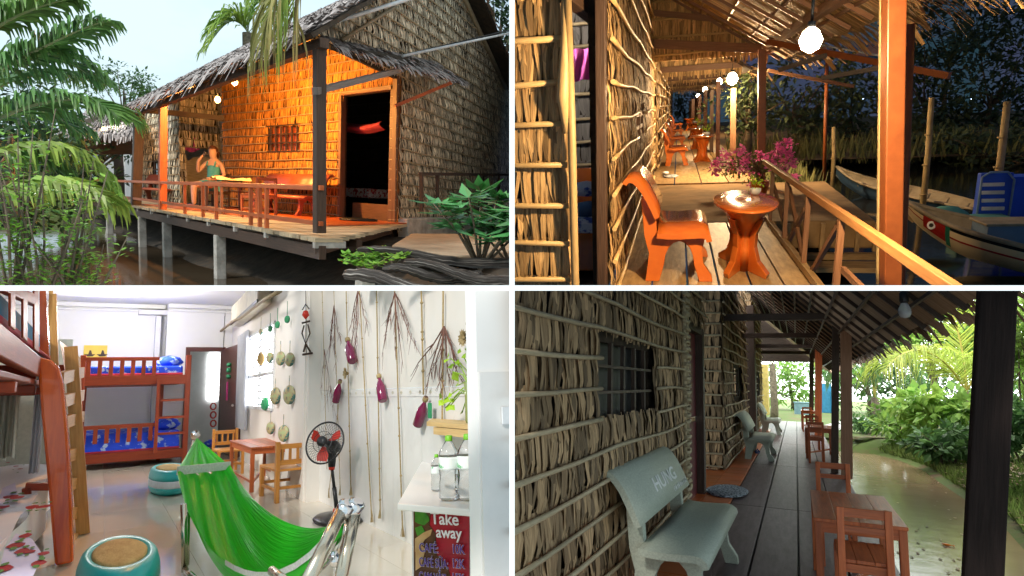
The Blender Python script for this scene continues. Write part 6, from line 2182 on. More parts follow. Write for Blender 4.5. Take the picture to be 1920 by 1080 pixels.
for i in range(40):
    a = 2 * PI * i / 40
    d = ex_ * math.cos(a) + ey_ * math.sin(a)
    mb.tube([hc + d * R0, hc + d * R0 * 0.75 + ax * 0.035, hc + d * 0.05 + ax * 0.055], 0.0016, 3, cap=False)
    mb.tube([hc + d * R0, hc + d * R0 * 0.75 - ax * 0.05, hc + d * 0.05 - ax * 0.075], 0.0016, 3, cap=False)
obj('cage', mb, 'fan_black', fan)
mb = MB()
for k in range(3):
    a0 = k * 2 * PI / 3 + 0.5
    pts = []
    for j in range(8):
        r = 0.04 + (R0 - 0.06) * j / 7
        w_ = 0.45 + 0.35 * math.sin(j / 7 * PI)
        p0 = hc + (ex_ * math.cos(a0 - w_ / 2) + ey_ * math.sin(a0 - w_ / 2)) * r - ax * 0.02
        p1 = hc + (ex_ * math.cos(a0 + w_ / 2) + ey_ * math.sin(a0 + w_ / 2)) * r + ax * 0.02
        pts.append(mb.add(p0, p1))
    for a, b in zip(pts, pts[1:]):
        mb.face((a, a + 1, b + 1, b), 0, 0.5, True)
obj('blade', mb, 'fan_red', fan)
mb = MB()
mb.lathe([(0.05, -0.01), (0.05, 0.02), (0.02, 0.03)], hc + ax * 0.05, 14, axis=ax)
obj('hub', mb, 'fan_black', fan)

# ---- counter with the price board
CT = -0.60
cp_ = [at(745, 944, z=CT), at(790, 866, z=CT), V((XR - 0.01, 4.85, CT)), V((XR - 0.01, 2.7, CT)), at(905, 957, z=CT)]
ctr = thing('counter', 'white counter with a dark red take away price board on its front', 'counter', V((cp_[0].x + 0.2, cp_[0].y + 0.3, FZ)))
mb = MB()
mb.prism([(p.x, p.y) for p in cp_], (0, 0, CT - 0.035), (1, 0, 0), (0, 1, 0), (0, 0, 0.035))
obj('countertop', mb, 'counter_white', ctr, absolute=True, bevel=0.006)
fd = (cp_[4] - cp_[0]).normalized()
fn = V((fd.y, -fd.x, 0))
if fn.y > 0: fn = -fn
def fpl(u, v, off=0.0):
    r = S.Ri @ ray(u, v)
    p0 = cp_[0] - fn * (0.10 - off)
    return r * (p0.dot(fn) / r.dot(fn))
a, b = fpl(773, 1000), fpl(900, 1000)
mb = MB()
body = [(a.x, a.y), (b.x, b.y), (XR - 0.02, 2.9), (XR - 0.02, 4.7), (a.x + (cp_[1] - cp_[0]).x * 0.85, a.y + (cp_[1] - cp_[0]).y * 0.85)]
mb.prism(body, (0, 0, FZ), (1, 0, 0), (0, 1, 0), (0, 0, CT - 0.036 - FZ))
obj('cabinet', mb, 'counter_white', ctr, absolute=True)
mb = MB()
def quadf(pts, off, mi):
    q = [fpl(u, v, off) for u, v in pts]
    k = mb.add(*q, *[p - fn * 0.004 for p in q])
    n_ = len(q)
    mb.face(tuple(k + i for i in range(n_)), mi)
    for i in range(n_):
        j = (i + 1) % n_
        mb.face((k + i, k + j, k + n_ + j, k + n_ + i), mi)
quadf([(775, 950), (880, 960), (880, 1130), (776, 1130)], 0.008, 0)
quadf([(776, 951), (808, 955), (805, 985), (816, 1000), (818, 1040), (838, 1060), (850, 1100), (845, 1129), (776, 1129)], 0.012, 1)
quadf([(778, 960), (795, 958), (803, 968), (805, 976), (795, 985), (784, 982), (778, 978)], 0.016, 2)
quadf([(778, 990), (790, 985), (797, 998), (782, 1005)], 0.016, 2)
quadf([(778, 1010), (795, 998), (810, 992), (807, 1004), (796, 1012), (786, 1030), (778, 1035)], 0.018, 3)
quadf([(779, 1035), (790, 1022), (797, 1030), (790, 1062), (779, 1070)], 0.018, 3)
quadf([(881, 960), (887, 960), (887, 1130), (881, 1130)], 0.006, 4)
quadf([(772, 950), (775, 950), (776, 1130), (773, 1130)], 0.010, 4)
pb = obj('price_board', mb, ['sign_red', 'sign_brown', 'sign_green', 'sign_tan', 'sign_white'], ctr, absolute=True)
fx = (fpl(870, 1000) - fpl(790, 1000)).normalized()
ppm = (fpl(790, 1000) - fpl(790, 1010)).length / 10
def sign(body, u, v, hpx, m, off, sx, sz=1.0):
    t_ = text(pb, 'lettering', body, fpl(u, v, off), fx, (0, 0, 1), hpx * ppm * 1.38, m, 0.0015, sx)
    t_.data.offset = 0.0011 if m == 'sign_white' else 0.0
wx = (fpl(800, 1000) - fpl(790, 1000)).length / 10 / ppm
for dx, dy, m, off in ((0, 0, 'sign_white', 0.022), (1.0, 0.7, 'sign_red', 0.0255)):
    pass
sign('Take', 808, 982, 23, 'sign_white', 0.022, wx * 0.82)
sign('away', 818, 1007, 21, 'sign_white', 0.022, wx * 0.80)
for k, (a_, b_, v) in enumerate((('CAFÉ:', '10K', 1034), ('CAFÉ SỮA:', '12K', 1061), ('CAM VẮT:', '15K', 1088))):
    sign(a_, 786, v, 17, 'sign_white', 0.022, wx * (0.50 if k else 0.62))
    sign(b_, 847, v + 3, 17, 'sign_white', 0.022, wx * 0.60)
    sign(a_, 786, v, 17, 'sign_purple', 0.0255, wx * (0.50 if k else 0.62))
    sign(b_, 847, v + 3, 17, 'sign_purple', 0.0255, wx * 0.60)

def water(lab, u, v, h, r, base=None):
    q = at(u, v, z=CT + 0.004)
    t = thing('water_bottle', lab, 'bottle', q, group='water bottles on the counter')
    mb = MB()
    mb.lathe([(r * 0.8, 0), (r, h * 0.03), (r * 0.96, h * 0.12), (r, h * 0.2), (r * 0.9, h * 0.36), (r, h * 0.46), (r, h * 0.68), (r * 0.92, h * 0.75), (r * 0.45, h * 0.88), (r * 0.3, h * 0.92)], (0, 0, 0), 24)
    obj('body', mb, 'water_bottle', t)
    mb = MB()
    mb.lathe([(r * 1.015, h * 0.47), (r * 1.02, h * 0.5), (r * 1.02, h * 0.64), (r * 1.015, h * 0.67)], (0, 0, 0), 24)
    obj('label', mb, 'bottle_label', t)
    mb = MB()
    mb.lathe([(r * 0.36, h * 0.91), (r * 0.37, h * 0.92), (r * 0.36, h * 0.99), (r * 0.28, h)], (0, 0, 0), 16)
    obj('cap', mb, 'bottle_cap', t)
def hpx(u, v0, v1, z):
    q = at(u, v1, z=z)
    return at(u, v0, y=q.y).z - q.z
h1_ = hpx(843, 817, 936, CT)
water('large water bottle in the middle of the counter group', 843, 936, h1_, h1_ * 0.165)
water('large water bottle nearest the white pillar', 878, 936, hpx(878, 814, 936, CT), h1_ * 0.165)
water('small water bottle at the left of the two large ones', 819, 919, hpx(819, 852, 919, CT), h1_ * 0.10)

# ---- shelf and plant
XS = 2.0
sh = thing('wall_shelf', 'pine wall shelf with a bracket beside the white pillar', 'shelf', at(850, 798, x=XS))
a = [at(800, 800, x=XS), at(826, 778, x=XR - 0.01), at(905, 778, x=XR - 0.01), at(905, 806, x=XS)]
mb = MB()
z_ = (a[0].z + a[3].z) / 2
mb.prism([(a[0].x, a[0].y), (XR - 0.01, a[0].y + 0.4), (XR - 0.01, a[3].y - 0.2), (a[3].x, a[3].y)], (0, 0, z_), (1, 0, 0), (0, 1, 0), (0, 0, 0.03))
mb.beam((XS + 0.02, a[0].y - 0.1, z_ - 0.03), (XS + 0.02, a[3].y, z_ - 0.03), 0.03, 0.05, (0, 0, 1))
obj('board', mb, 'shelf_pine', sh, absolute=True)
mb = MB()
mb.beam(at(862, 800, x=XS + 0.03), at(897, 825, x=XR - 0.05), 0.03, 0.04)
obj('bracket', mb, 'shelf_pine', sh, absolute=True)
vq = at(884, 785, x=2.1)
mb = MB()
hv = at(884, 725, x=2.1).z - z_
mb.lathe([(0.055, 0), (0.06, 0.02), (0.06, hv * 0.6), (0.065, hv)], (2.12, vq.y, z_ + 0.031), 20)
tag(obj('glass_vase', mb, 'vase_glass'), 'tall glass vase of yellowish water on the pine shelf', 'vase')
pl_ = thing('trailing_plant', 'lime green trailing plant growing out of the vase and over the shelf', 'plant', (2.12, vq.y, z_ + hv))
mb, mt = MB(), MB()
for (u, v, s) in ((845, 672, 20), (849, 697, 20), (862, 680, 15), (880, 655, 20), (893, 665, 24), (888, 645, 16), (832, 750, 18), (851, 745, 14), (835, 765, 18), (845, 760, 14), (868, 665, 14), (895, 685, 22), (880, 690, 12), (860, 722, 12), (866, 775, 12), (890, 700, 14)):
    p = at(u, v, x=2.05) - LOC[pl_.name][0]
    s_ = s * (at(u, v, x=2.05) - at(u + 1, v, x=2.05)).length * 0.0 + s * 0.0034
    mt.tube([V((0, 0, -0.05)), p * 0.5 + V((0, 0, 0.03)), p], 0.004, 5)
    mb.leaf(p, V((U(-.4, .4), U(-1, 1), U(-.5, .3))), V((-1, -0.3, 0.6)), s_ * 1.2, s_ * 1.0)
    if s > 13:
        mb.leaf(p + V((0, 0.02, 0.02)), V((U(-.4, .4), U(-1, 1), U(-.5, .5))), V((-1, -0.6, 0.4)), s_, s_ * 0.9)
obj('stem', mt, 'lime_leaf', pl_)
obj('foliage', mb, 'lime_leaf', pl_)

# ---- knotted ropes, bottles and dried branches on the wall
def rx(u, v, off=0.03): return at(u, v, x=XR - off)
g_r = 'knotted ropes hanging on the side wall'
ropes = [((604, 545), (613, 880), 0.006, 0, 'thin knotted rope nearest the wall corner'), ((626, 545), (638, 925), 0.006, 1, 'thin rope carrying the leftmost dried twig bundle'), ((649, 545), (658, 925), 0.009, 1, 'knotted rope carrying the upper left plum bottle'),
         ((674, 545), (697, 975), 0.009, 1, 'knotted rope passing left of the middle plum bottle'), ((706, 545), (713, 968), 0.010, 1, 'knotted rope carrying the middle plum bottle'), ((740, 545), (755, 1002), 0.010, 1, 'knotted rope with the widest dried branch, tassel near the floor'),
         ((790, 545), (794, 740), 0.012, 0, 'thick knotted rope carrying the right plum bottle'), ((831, 545), (829, 800), 0.012, 0, 'thick rope holding the dark branch bundle near the shelf'), ((876, 545), (877, 700), 0.012, 0, 'rightmost thick rope with a woven flower'), ((636, 750), (616, 930), 0.006, 1, 'short thin rope below the lowest plum bottle')]
for (a, b, r, tas, lab) in ropes:
    mb = MB()
    pts = [rx(a[0] + (b[0] - a[0]) * i / 14, a[1] + (b[1] - a[1]) * i / 14, 0.03 + 0.004 * math.sin(i)) for i in range(15)]
    r *= 0.62
    mb.tube(pts, r, 7)
    for i in rnd.sample(range(1, 14), 4):
        p = pts[i] + V((0, 0, U(-.06, .06)))
        mb.lathe([(r * 0.9, -r * 1.8), (r * 1.9, -r * 0.6), (r * 1.9, r * 0.6), (r * 0.9, r * 1.8)], p, 8)
    if tas:
        p = pts[-1]
        for k in range(12):
            mb.tube([p + V((0, 0, 0.09)), p + V((U(-.012, .012), U(-.03, .03), -0.02))], r * 0.4, 4)
    tag(obj('hanging_rope', mb, 'rope'), lab, 'rope', g_r)
for (t0, b0, lab) in (((651, 634), (661, 678), 'plum glass bottle hanging highest, on the left'), ((638, 712), (629, 754), 'plum glass bottle hanging lowest on the left, above the fan'), ((710, 702), (718, 752), 'plum glass bottle hanging in the middle of the rope wall'), ((799, 744), (783, 798), 'dark plum bottle hanging by the green card near the shelf')):
    a, b = rx(*t0, 0.05), rx(*b0, 0.06)
    d = (a - b).normalized()
    h = (a - b).length
    r = h * 0.155
    bt = thing('plum_bottle', lab, 'bottle', b, group='plum bottles on the ropes')
    mb = MB()
    mb.lathe([(r * 0.85, 0), (r, h * 0.03), (r, h * 0.5), (r * 0.85, h * 0.6), (r * 0.38, h * 0.78), (r * 0.33, h * 0.95), (r * 0.42, h)], (0, 0, 0), 18, axis=d)
    obj('glass', mb, 'plum_glass', bt)
    mb = MB()
    mb.lathe([(r * 0.4, h * 0.84), (r * 0.55, h * 0.87), (r * 0.55, h * 0.97), (r * 0.4, h * 1.0)], (0, 0, 0), 12, axis=d)
    obj('rope_collar', mb, 'rope', bt)
def twigs(lab, top, ends, n, r=0.004, wild=0.5):
    a = rx(*top, 0.04)
    mb = MB()
    for e in ends:
        b = rx(*e, 0.05)
        k1 = a.lerp(b, 0.35) + V((0, U(-.03, .03), 0))
        k2 = a.lerp(b, 0.7) + V((-0.01, U(-.04, .04), 0))
        mb.tube([a, k1, k2, b], [r, r * 0.8, r * 0.6, r * 0.25], 5)
        for _ in range(n):
            f = U(0.25, 0.95)
            p = a.lerp(b, f)
            ln = U(0.05, 0.16) * wild * 2
            d = (b - a).normalized() * 0.8 + V((U(-.2, .1), U(-.9, .9), U(-.6, .2)))
            q = p + d.normalized() * ln
            mb.tube([p, p.lerp(q, 0.5) + V((0, U(-.01, .01), U(-.01, .01))), q], [r * 0.5, r * 0.4, r * 0.2], 4)
    tag(obj('dried_branch', mb, 'twig'), lab, 'dried branch', 'dried branches on the rope wall')
twigs('dried twig bundle hanging above the lowest left plum bottle', (626, 573), [(620, 650), (630, 690), (640, 640), (616, 680), (628, 665)], 9, 0.005)
twigs('reddish twig bundle beside the upper left plum bottle', (671, 545), [(660, 640), (668, 700), (656, 620), (690, 612), (666, 655)], 8, 0.005)
twigs('widest dried branch with long splayed twigs in the middle', (740, 548), [(716, 670), (725, 610), (756, 690), (770, 615), (790, 668), (742, 675), (728, 600)], 7, 0.005, 0.6)
twigs('dark dried branch bundle hanging beside the shelf plant', (833, 612), [(770, 706), (800, 725), (828, 740), (862, 690), (868, 720), (845, 725), (815, 700)], 6, 0.007, 0.6)
twigs('faint wiry twigs at the wall corner left of the ropes', (608, 655), [(602, 740), (625, 770), (615, 755), (632, 790)], 8, 0.003)
for (u, v, lab) in ((873, 634, 'woven straw flower on the rightmost rope'), (651, 700, 'straw flower just above the lowest left plum bottle')):
    p = rx(u, v, 0.06)
    mb = MB()
    for k in range(14):
        a = 2 * PI * k / 14 + U(-.2, .2)
        d = V((-0.4, math.cos(a), math.sin(a)))
        mb.leaf(p, d, V((-1, 0, 0)), 0.075, 0.05, 0, None, 0.3)
    mb.lathe([(0.005, -0.02), (0.02, 0), (0.005, 0.03)], p, 8, axis=(-1, 0, 0))
    tag(obj('straw_flower', mb, 'rope'), lab, 'flower')
mb = MB()
mb.box(rx(806, 770, 0.06), (0.01, 0.06, 0.12))
tag(obj('green_card', mb, 'disc_green', bevel=0.002), 'small green card hanging behind the right plum bottle', 'card')

# ---- discs and plates along the window wall
def wx_(u, v, off=0.06): return ww(u, v) + wnn * off
g_d = 'discs and plates strung along the window wall'
def plate(u, v, rpx, m, lab, cone=0.25, nm='wall_plate'):
    p = wx_(u, v)
    r = (wx_(u, v - rpx) - p).length
    mb = MB()
    mb.lathe([(r * 0.15, r * cone), (r * 0.5, r * cone * 0.9), (r * 0.95, 0.01), (r, 0.0), (r, -0.01)], p, 22, 1, 1.0, axis=wnn + V((0, -0.45, 0)))
    mb.tube([p, p + V((0, 0, 0.25))], 0.004, 4)
    tag(obj(nm, mb, m), lab, 'disc' if m == 'disc_green' else 'plate', g_d)
plate(547, 599, 7, 'disc_green', 'green disc hanging highest, nearest the pillar', 0.15, 'green_disc')
plate(528, 609, 6.5, 'disc_green', 'green disc second from the pillar in the top row', 0.15, 'green_disc')
plate(514, 617, 6, 'disc_green', 'green disc third from the pillar in the top row', 0.15, 'green_disc')
plate(496, 622, 5, 'plate_mosaic', 'small brown disc at the window end of the top row', 0.15)
plate(552, 674, 13, 'plate_mosaic', 'round mosaic plate of the middle row nearest the pillar')
plate(534, 672, 13, 'plate_mosaic', 'brown mosaic plate of the middle row beside the nearest one')
plate(513, 670, 10, 'plate_mosaic', 'mosaic plate of the middle row at the window edge')
plate(496, 673, 11, 'hessian', 'straw coloured plate hanging in front of the window')
plate(551, 740, 18, 'plate_mosaic', 'largest mosaic plate, lower row nearest the pillar')
plate(524, 742, 16, 'plate_mosaic', 'dark green mosaic plate of the lower row beside the largest')
plate(504, 757, 12, 'disc_green', 'green plate of the lower row under the window')
plate(515, 802, 12, 'plate_mosaic', 'brown mosaic plate just above the far chair')
plate(540, 812, 16, 'plate_mosaic', 'blue green mosaic plate behind the near chair back')
fq = at(574, 600, y=7.75)
fc = thing('fish_chime', 'fish shaped wind chime hanging on the narrow pillar face', 'wind chime', at(574, 660, y=7.75))
def fc_(u, v): return at(u, v, y=7.75)
mb = MB()
mb.tube([fc_(573, 545), fc_(574, 606), fc_(573, 645), fc_(575, 664)], 0.004, 4)
mb.tube([fc_(567, 581), fc_(573, 570), fc_(580, 580)], 0.008, 5)
mb.tube([fc_(566, 606), fc_(581, 602)], 0.012, 5)
mb.tube([fc_(567, 665), fc_(586, 662)], 0.014, 5)
mb.tube([fc_(570, 610), fc_(566, 625), fc_(573, 645), fc_(581, 625), fc_(577, 608)], 0.010, 5)
mb.tube([fc_(573, 645), fc_(569, 660)], 0.012, 5)
mb.tube([fc_(573, 645), fc_(582, 660)], 0.012, 5)
obj('frame', mb, 'dark_wood', fc, absolute=True)
mb = MB()
mb.lathe([(0.005, -0.05), (0.045, 0), (0.03, 0.05), (0.005, 0.06)], fc_(573, 591), 10)
obj('heart', mb, 'fan_red', fc, absolute=True)

# ================================================================== upper right: the veranda at night
use(S2)
NF = -1.5
NW = -0.52
M['thatch_gold'] = mat('thatch_gold', (0.64, 0.44, 0.20), (0.30, 0.18, 0.075), rough=0.65, uv=True, stretch=(2, 30, 1), scale=2.0, var=0.6, bump=0.3)
M['bamboo_gold'] = mat('bamboo_gold', (0.62, 0.46, 0.22), (0.48, 0.33, 0.15), rough=0.45, uv=True, stretch=(3, 6, 1), scale=3, var=0.2)
M['post_orange'] = mat('post_orange', (0.22, 0.068, 0.02), (0.17, 0.05, 0.015), rough=0.4, scale=9, var=0.1, bump=0.08)
M['orange_glaze'] = mat('orange_glaze', (0.60, 0.16, 0.025), (0.52, 0.125, 0.02), rough=0.2, scale=5, var=0.05, coat=0.6)
M['deck_gold'] = mat('deck_gold', (0.46, 0.31, 0.14), (0.25, 0.155, 0.065), rough=0.5, uv=True, stretch=(1.5, 7, 1), scale=2.4, var=0.25, bump=0.15, lo=0.35, hi=0.65)
M['rail_brown'] = mat('rail_brown', (0.40, 0.20, 0.075), (0.26, 0.12, 0.04), rough=0.5, var=0.15, bump=0.1, **WOODS)
M['under_gold'] = mat('under_gold', (0.60, 0.42, 0.20), (0.38, 0.25, 0.11), rough=0.85, scale=3, stretch=(1, 12, 1), var=0)
M['earth'] = mat('earth', (0.34, 0.22, 0.10), (0.18, 0.115, 0.05), rough=0.9, scale=1.6, var=0.1, bump=0.5)
M['night'] = mat('night', (0.011, 0.028, 0.037), (0.026, 0.030, 0.058), scale=0.16, var=0, emit=1.0, rough=1, spec=0, detail=9, lo=0.38, hi=0.64)
M['night_water'] = mat('night_water', (0.022, 0.02, 0.015), rough=0.08, var=0, bump=0.08, bscale=4)
M['lamp_glow'] = mat('lamp_glow', (1.0, 0.86, 0.62), (1.0, 0.86, 0.62), var=0, emit=30)
M['blue_glow'] = mat('blue_glow', (0.45, 0.6, 1.0), (0.45, 0.6, 1.0), var=0, emit=14)
M['bloom_pink'] = mat('bloom_pink', (0.80, 0.14, 0.52), (0.85, 0.28, 0.62), rough=0.6, var=0.4, scale=2, lucent=0.3)
M['bloom_leaf'] = mat('bloom_leaf', (0.10, 0.16, 0.045), (0.16, 0.18, 0.06), rough=0.6, var=0.4, scale=2)
M['hull_blue'] = mat('hull_blue', (0.04, 0.10, 0.20), (0.03, 0.07, 0.14), rough=0.5, var=0.1, scale=4)
M['hull_cream'] = mat('hull_cream', (0.86, 0.72, 0.44), (0.76, 0.61, 0.36), rough=0.5, var=0.1, scale=3)
M['hull_red'] = mat('hull_red', (0.45, 0.025, 0.02), rough=0.5, var=0.1)
M['hull_green'] = mat('hull_green', (0.02, 0.20, 0.12), rough=0.5, var=0.1)
M['hull_inside'] = mat('hull_inside', (0.40, 0.34, 0.24), (0.26, 0.22, 0.15), rough=0.8, var=0.2, scale=4)
M['bright_blue'] = mat('bright_blue', (0.02, 0.10, 0.75), (0.015, 0.08, 0.6), rough=0.5, var=0.1, scale=3)
M['pale_blue'] = mat('pale_blue', (0.22, 0.36, 0.58), (0.16, 0.28, 0.46), rough=0.5, var=0.1, scale=3)
M['teal_cover'] = mat('teal_cover', (0.10, 0.34, 0.32), (0.07, 0.26, 0.25), rough=0.7, var=0.1, scale=3)
M['net_pink'] = mat('net_pink', (0.80, 0.16, 0.55), (0.70, 0.10, 0.45), rough=0.8, var=0.2, scale=5, lucent=0.3)
M['bed_print'] = mat('bed_print', (0.75, 0.78, 0.84), (0.08, 0.12, 0.40), rough=0.9, var=0, scale=9, lo=0.5, hi=0.58)
M['night_leaf'] = mat('night_leaf', (0.07, 0.12, 0.05), (0.10, 0.13, 0.06), rough=0.6, var=0.5, scale=1.2)
M['bank_grass'] = mat('bank_grass', (0.24, 0.25, 0.09), (0.15, 0.17, 0.07), rough=0.8, var=0.5, scale=1.2)
M['billboard_blue'] = mat('billboard_blue', (0.05, 0.20, 0.48), (0.04, 0.16, 0.4), rough=0.5, var=0, scale=3)
M['billboard_pink'] = mat('billboard_pink', (0.50, 0.32, 0.28), rough=0.6, var=0.2)
M['pole_tan'] = mat('pole_tan', (0.42, 0.33, 0.17), (0.3, 0.22, 0.1), rough=0.7, var=0.1, scale=7, bump=0.3)

# ---- the night around this place
S_keep = S
S = Flat()
mb = MB()
a, b = 1.62, 60.0
def shell(y, kx, kz): return [V((0.0072, y, 0.0072)), V((kx * y + 0.03, y, 0.0072)), V((kx * y + 0.03, y, kz * y + 0.02)), V((0.0072, y, kz * y + 0.02))]
A, B = shell(a, 0.822, 0.464), shell(b, 0.86, 0.50)
for i in range(4):
    j = (i + 1) % 4
    mb.quad(A[i], A[j], B[j], B[i], 0, 0.5)
mb.quad(*B, 0, 0.5)
obj('night_sky', mb, 'night', kind='structure')  # closed shell added to keep daylight out; its faint glow lifts the dark
S = S_keep

# ---- floors, water
mb = MB()
xs = [-0.53, -0.12, at(1310, 505, z=NF).x + 0.0, 0.55, 0.84, 1.13]
xs = [-0.53, -0.2, 0.10, 0.36, 0.62, 0.88, 1.13]
for a, b in zip(xs, xs[1:]):
    mb.box(((a + b) / 2, 5.2, NF - 0.02), (b - a - 0.016, 6.4, 0.04))
obj('deck_floor', mb, 'deck_gold', kind='structure', bevel=0.003)
mb = MB()
xs = [-0.53, -0.05, 0.45, 0.95, 1.5]
for a, b in zip(xs, xs[1:]):
    for c, d in ((12.6, 20), (20, 28), (28, 38), (38, 58)):
        mb.box(((a + b) / 2, (c + d) / 2, NF - 0.0), (b - a - 0.02, d - c - 0.03, 0.04))
obj('far_deck_floor', mb, 'deck_gold', kind='structure')
mb = MB()
mb.prism([(-1.5, 8.42), (1.12, 8.42), (2.36, 8.42), (2.62, 12.55), (-1.5, 12.55)], (0, 0, NF - 0.35), (1, 0, 0), (0, 1, 0), (0, 0, 0.352))
obj('earth_platform', mb, 'earth', kind='structure', bevel=0.03)
mb = MB()
mb.box((1.75, 8.30, NF - 0.42), (1.5, 0.1, 0.08))
mb.box((1.75, 8.0, NF - 0.48), (1.45, 0.35, 0.06))
for i in range(7):
    mb.box((1.16 + i * 0.2, 8.39, NF - 0.2), (0.05, 0.05, 0.36))
tag(obj('jetty_plank', mb, 'deck_gold', bevel=0.004), 'narrow plank walkway along the front of the brown earth platform', 'plank')
mb = MB()
mb.quad(V((1.0, 1.5, -2.2)), V((60, 1.5, -2.2)), V((60, 60, -2.2)), V((1.0, 60, -2.2)))
obj('river_water', mb, 'night_water', kind='structure')
mb = MB()
k = mb.add(V((1.0, 2.0, NF - 0.75)), V((1.8, 2.0, NF - 0.9)), V((2.7, 2.2, -2.63)), V((1.0, 8.3, NF - 0.75)), V((2.6, 8.3, NF - 0.9)), V((3.5, 9.5, -2.63)), V((2.7, 12.6, NF - 0.4)), V((3.6, 13.2, -2.63)))
for ids in ((0, 1, 4, 3), (1, 2, 5, 4), (4, 5, 7, 6)):
    mb.face(tuple(k + i for i in ids))
obj('mud_bank', mb, 'earth', kind='structure')
mb = MB()
q = [V((1.6, 20, -1.75)), V((30, 26, -2.5)), V((50, 59, -2.2)), V((1.2, 59, -1.7))]
k = mb.add(*q)
mb.face((k, k + 1, k + 2, k + 3))
obj('far_bank', mb, 'earth', kind='structure')
mb = MB()
for _ in range(2600):
    x = U(1.8, 22)
    y = 20.0 + (x - 1.6) * 0.22 + abs(rnd.gauss(0, 3.0))
    h = U(0.3, 1.0)
    mb.leaf(V((x, y, -1.95 - (x - 1.6) * 0.02)), V((U(-.35, .35), U(-.3, .3), 1)), V((U(-1, 1), U(-1, 1), 0.1)), h, U(.05, .11))
for _ in range(900):
    x = U(1.3, 2.8)
    y = U(12.8, 20)
    mb.leaf(V((x, y, -1.9)), V((U(-.4, .4), U(-.3, .3), 1)), V((U(-1, 1), U(-1, 1), 0.1)), U(0.2, 0.6), U(.03, .07))
for _ in range(260):
    x, y = U(1.5, 2.7), U(3.5, 8.0)
    mb.leaf(V((x, y, NF - 0.9 - max(0, x - 1.9) * 0.9)), V((U(-.6, .6), U(-.5, .5), 1)), V((U(-1, 1), U(-1, 1), 0.1)), U(0.04, 0.15), U(.012, .03))
tag(obj('grass', mb, 'bank_grass', kind='stuff'), 'dark grass and reeds along the night river bank')

# ---- near house: face with the doorway, and its long side
h = thing('thatched_house', 'golden lit thatched house at the left of the night veranda, with an open doorway', 'house', (-1.2, 4.6, NF))
YF = 4.6
Z1 = at(1000, 75, y=YF).z
crs = Z1 - at(1000, 155, y=YF).z
jx = at(1066, 300, y=YF).x
mb = MB()
thatch_wall(mb, (-2.6, YF, 0), (1, 0, 0), (0, -1, 0), 2.6 + jx, NF + 0.0, Z1 + crs * 2, course=crs, step=0.017, w=0.042, r=0.021, flare=0.03, curl=0.015, phase=0.03)
y0w, y1w = 4.78, 13.57
LW2 = y1w - y0w
hw = (at(1188, 225, x=NW).y - y0w, at(1202, 225, x=NW).y - y0w, at(1195, 262, x=NW).z, at(1195, 190, x=NW).z)
thatch_wall(mb, (NW, y0w, 0), (0, 1, 0), (1, 0, 0), LW2, NF + 0.0, 2.3, course=0.27, step=0.024, w=0.042, r=0.017, flare=0.03, curl=0.025, holes=[hw], phase=0.25)
thatch_wall(mb, (NW - 1.4, y1w + 0.02, 0), (1, 0, 0), (0, 1, 0), 1.4, NF, 2.3, course=0.27, step=0.09, w=0.08, battens=False)
obj('wall', mb, ['thatch_gold', 'bamboo_gold', 'backing'], h, absolute=True)
mb = MB()
for f in (0.0, 0.33, 0.66, 1.0):
    mb.beam((NW + 0.0, y0w + hw[0], hw[2] + (hw[3] - hw[2]) * f), (NW + 0.0, y0w + hw[1], hw[2] + (hw[3] - hw[2]) * f), 0.05, 0.05)
for f in (0.0, 0.5, 1.0):
    y = y0w + hw[0] + (hw[1] - hw[0]) * f
    mb.beam((NW + 0.01, y, hw[2]), (NW + 0.01, y, hw[3]), 0.06, 0.05)
obj('window', mb, 'brown_wood', h, absolute=True)
mb = MB()
a, b = at(1120, 30, y=4.7), at(1139, 30, y=4.7)
q = at(1129, 535, y=4.7)
mb.beam((q.x, 4.7, NF), (at(1129, 30, y=4.7).x, 4.7, 1.2), b.x - a.x, 0.14, (0, 1, 0))
mb.beam(at(1062, -10, y=4.55), at(1136, 50, y=5.2), 0.09, 0.09)
obj('door_frame', mb, 'dark_wood', h, absolute=True, bevel=0.006)
mb = MB()
mb.tube([(at(1076, 535, y=4.5).x + 0.01, 4.5, NF + 0.0), at(1072, 250, y=4.5), at(1063, -20, y=4.5)], 0.03, 10)
mb.tube([at(1062, 250, y=4.5), at(1055, 180, y=4.48), at(1060, 60, y=4.5), at(1058, -10, y=4.5)], [0.02, 0.045, 0.03, 0.02], 9)
obj('door_jamb', mb, 'bamboo_gold', h, absolute=True)
# the room inside
mb = MB()
thatch_wall(mb, (-2.6, 7.6, 0), (1, 0, 0), (0, -1, 0), 2.0, NF - 0.4, 2.0, course=0.26, step=0.05, w=0.07, r=0.02)
obj('inner_wall', mb, ['grey_wood', 'bamboo', 'backing'], h, absolute=True)
mb = MB()
mb.box((-1.7, 6.1, NF - 0.03), (2.2, 3.0, 0.05))
obj('floor', mb, 'dark_wood', h, absolute=True)
mb = MB()
a, b = at(1068, 92, y=6.0), at(1122, 90, y=6.0)
dz_ = at(1090, 92, y=6.0).z - at(1090, 158, y=6.0).z
mb.sheet(lambda s, t: a.lerp(b, s) + V((0, 0.05 * math.sin(s * 16 + t * 4), -dz_ * t * (1 - 0.12 * math.sin(s * 3)))), 18, 8)
tag(obj('mosquito_net', mb, 'net_pink'), 'bright pink net hanging across the lit doorway at night', 'mosquito net')
bd = thing('bed', 'orange wooden bed with blue and white bedding inside the night doorway', 'bed', (-1.0, 6.4, NF))
mb = MB()
c0, c1 = at(1080, 475, y=5.6), at(1120, 440, y=5.6)
mb.box((-1.15, 6.1, (at(1100, 438, y=5.6).z + at(1100, 508, y=5.6).z) / 2), (1.2, 1.0, at(1100, 438, y=5.6).z - at(1100, 508, y=5.6).z))
obj('frame', mb, 'orange_glaze', bd, absolute=True, bevel=0.01)
mb = MB()
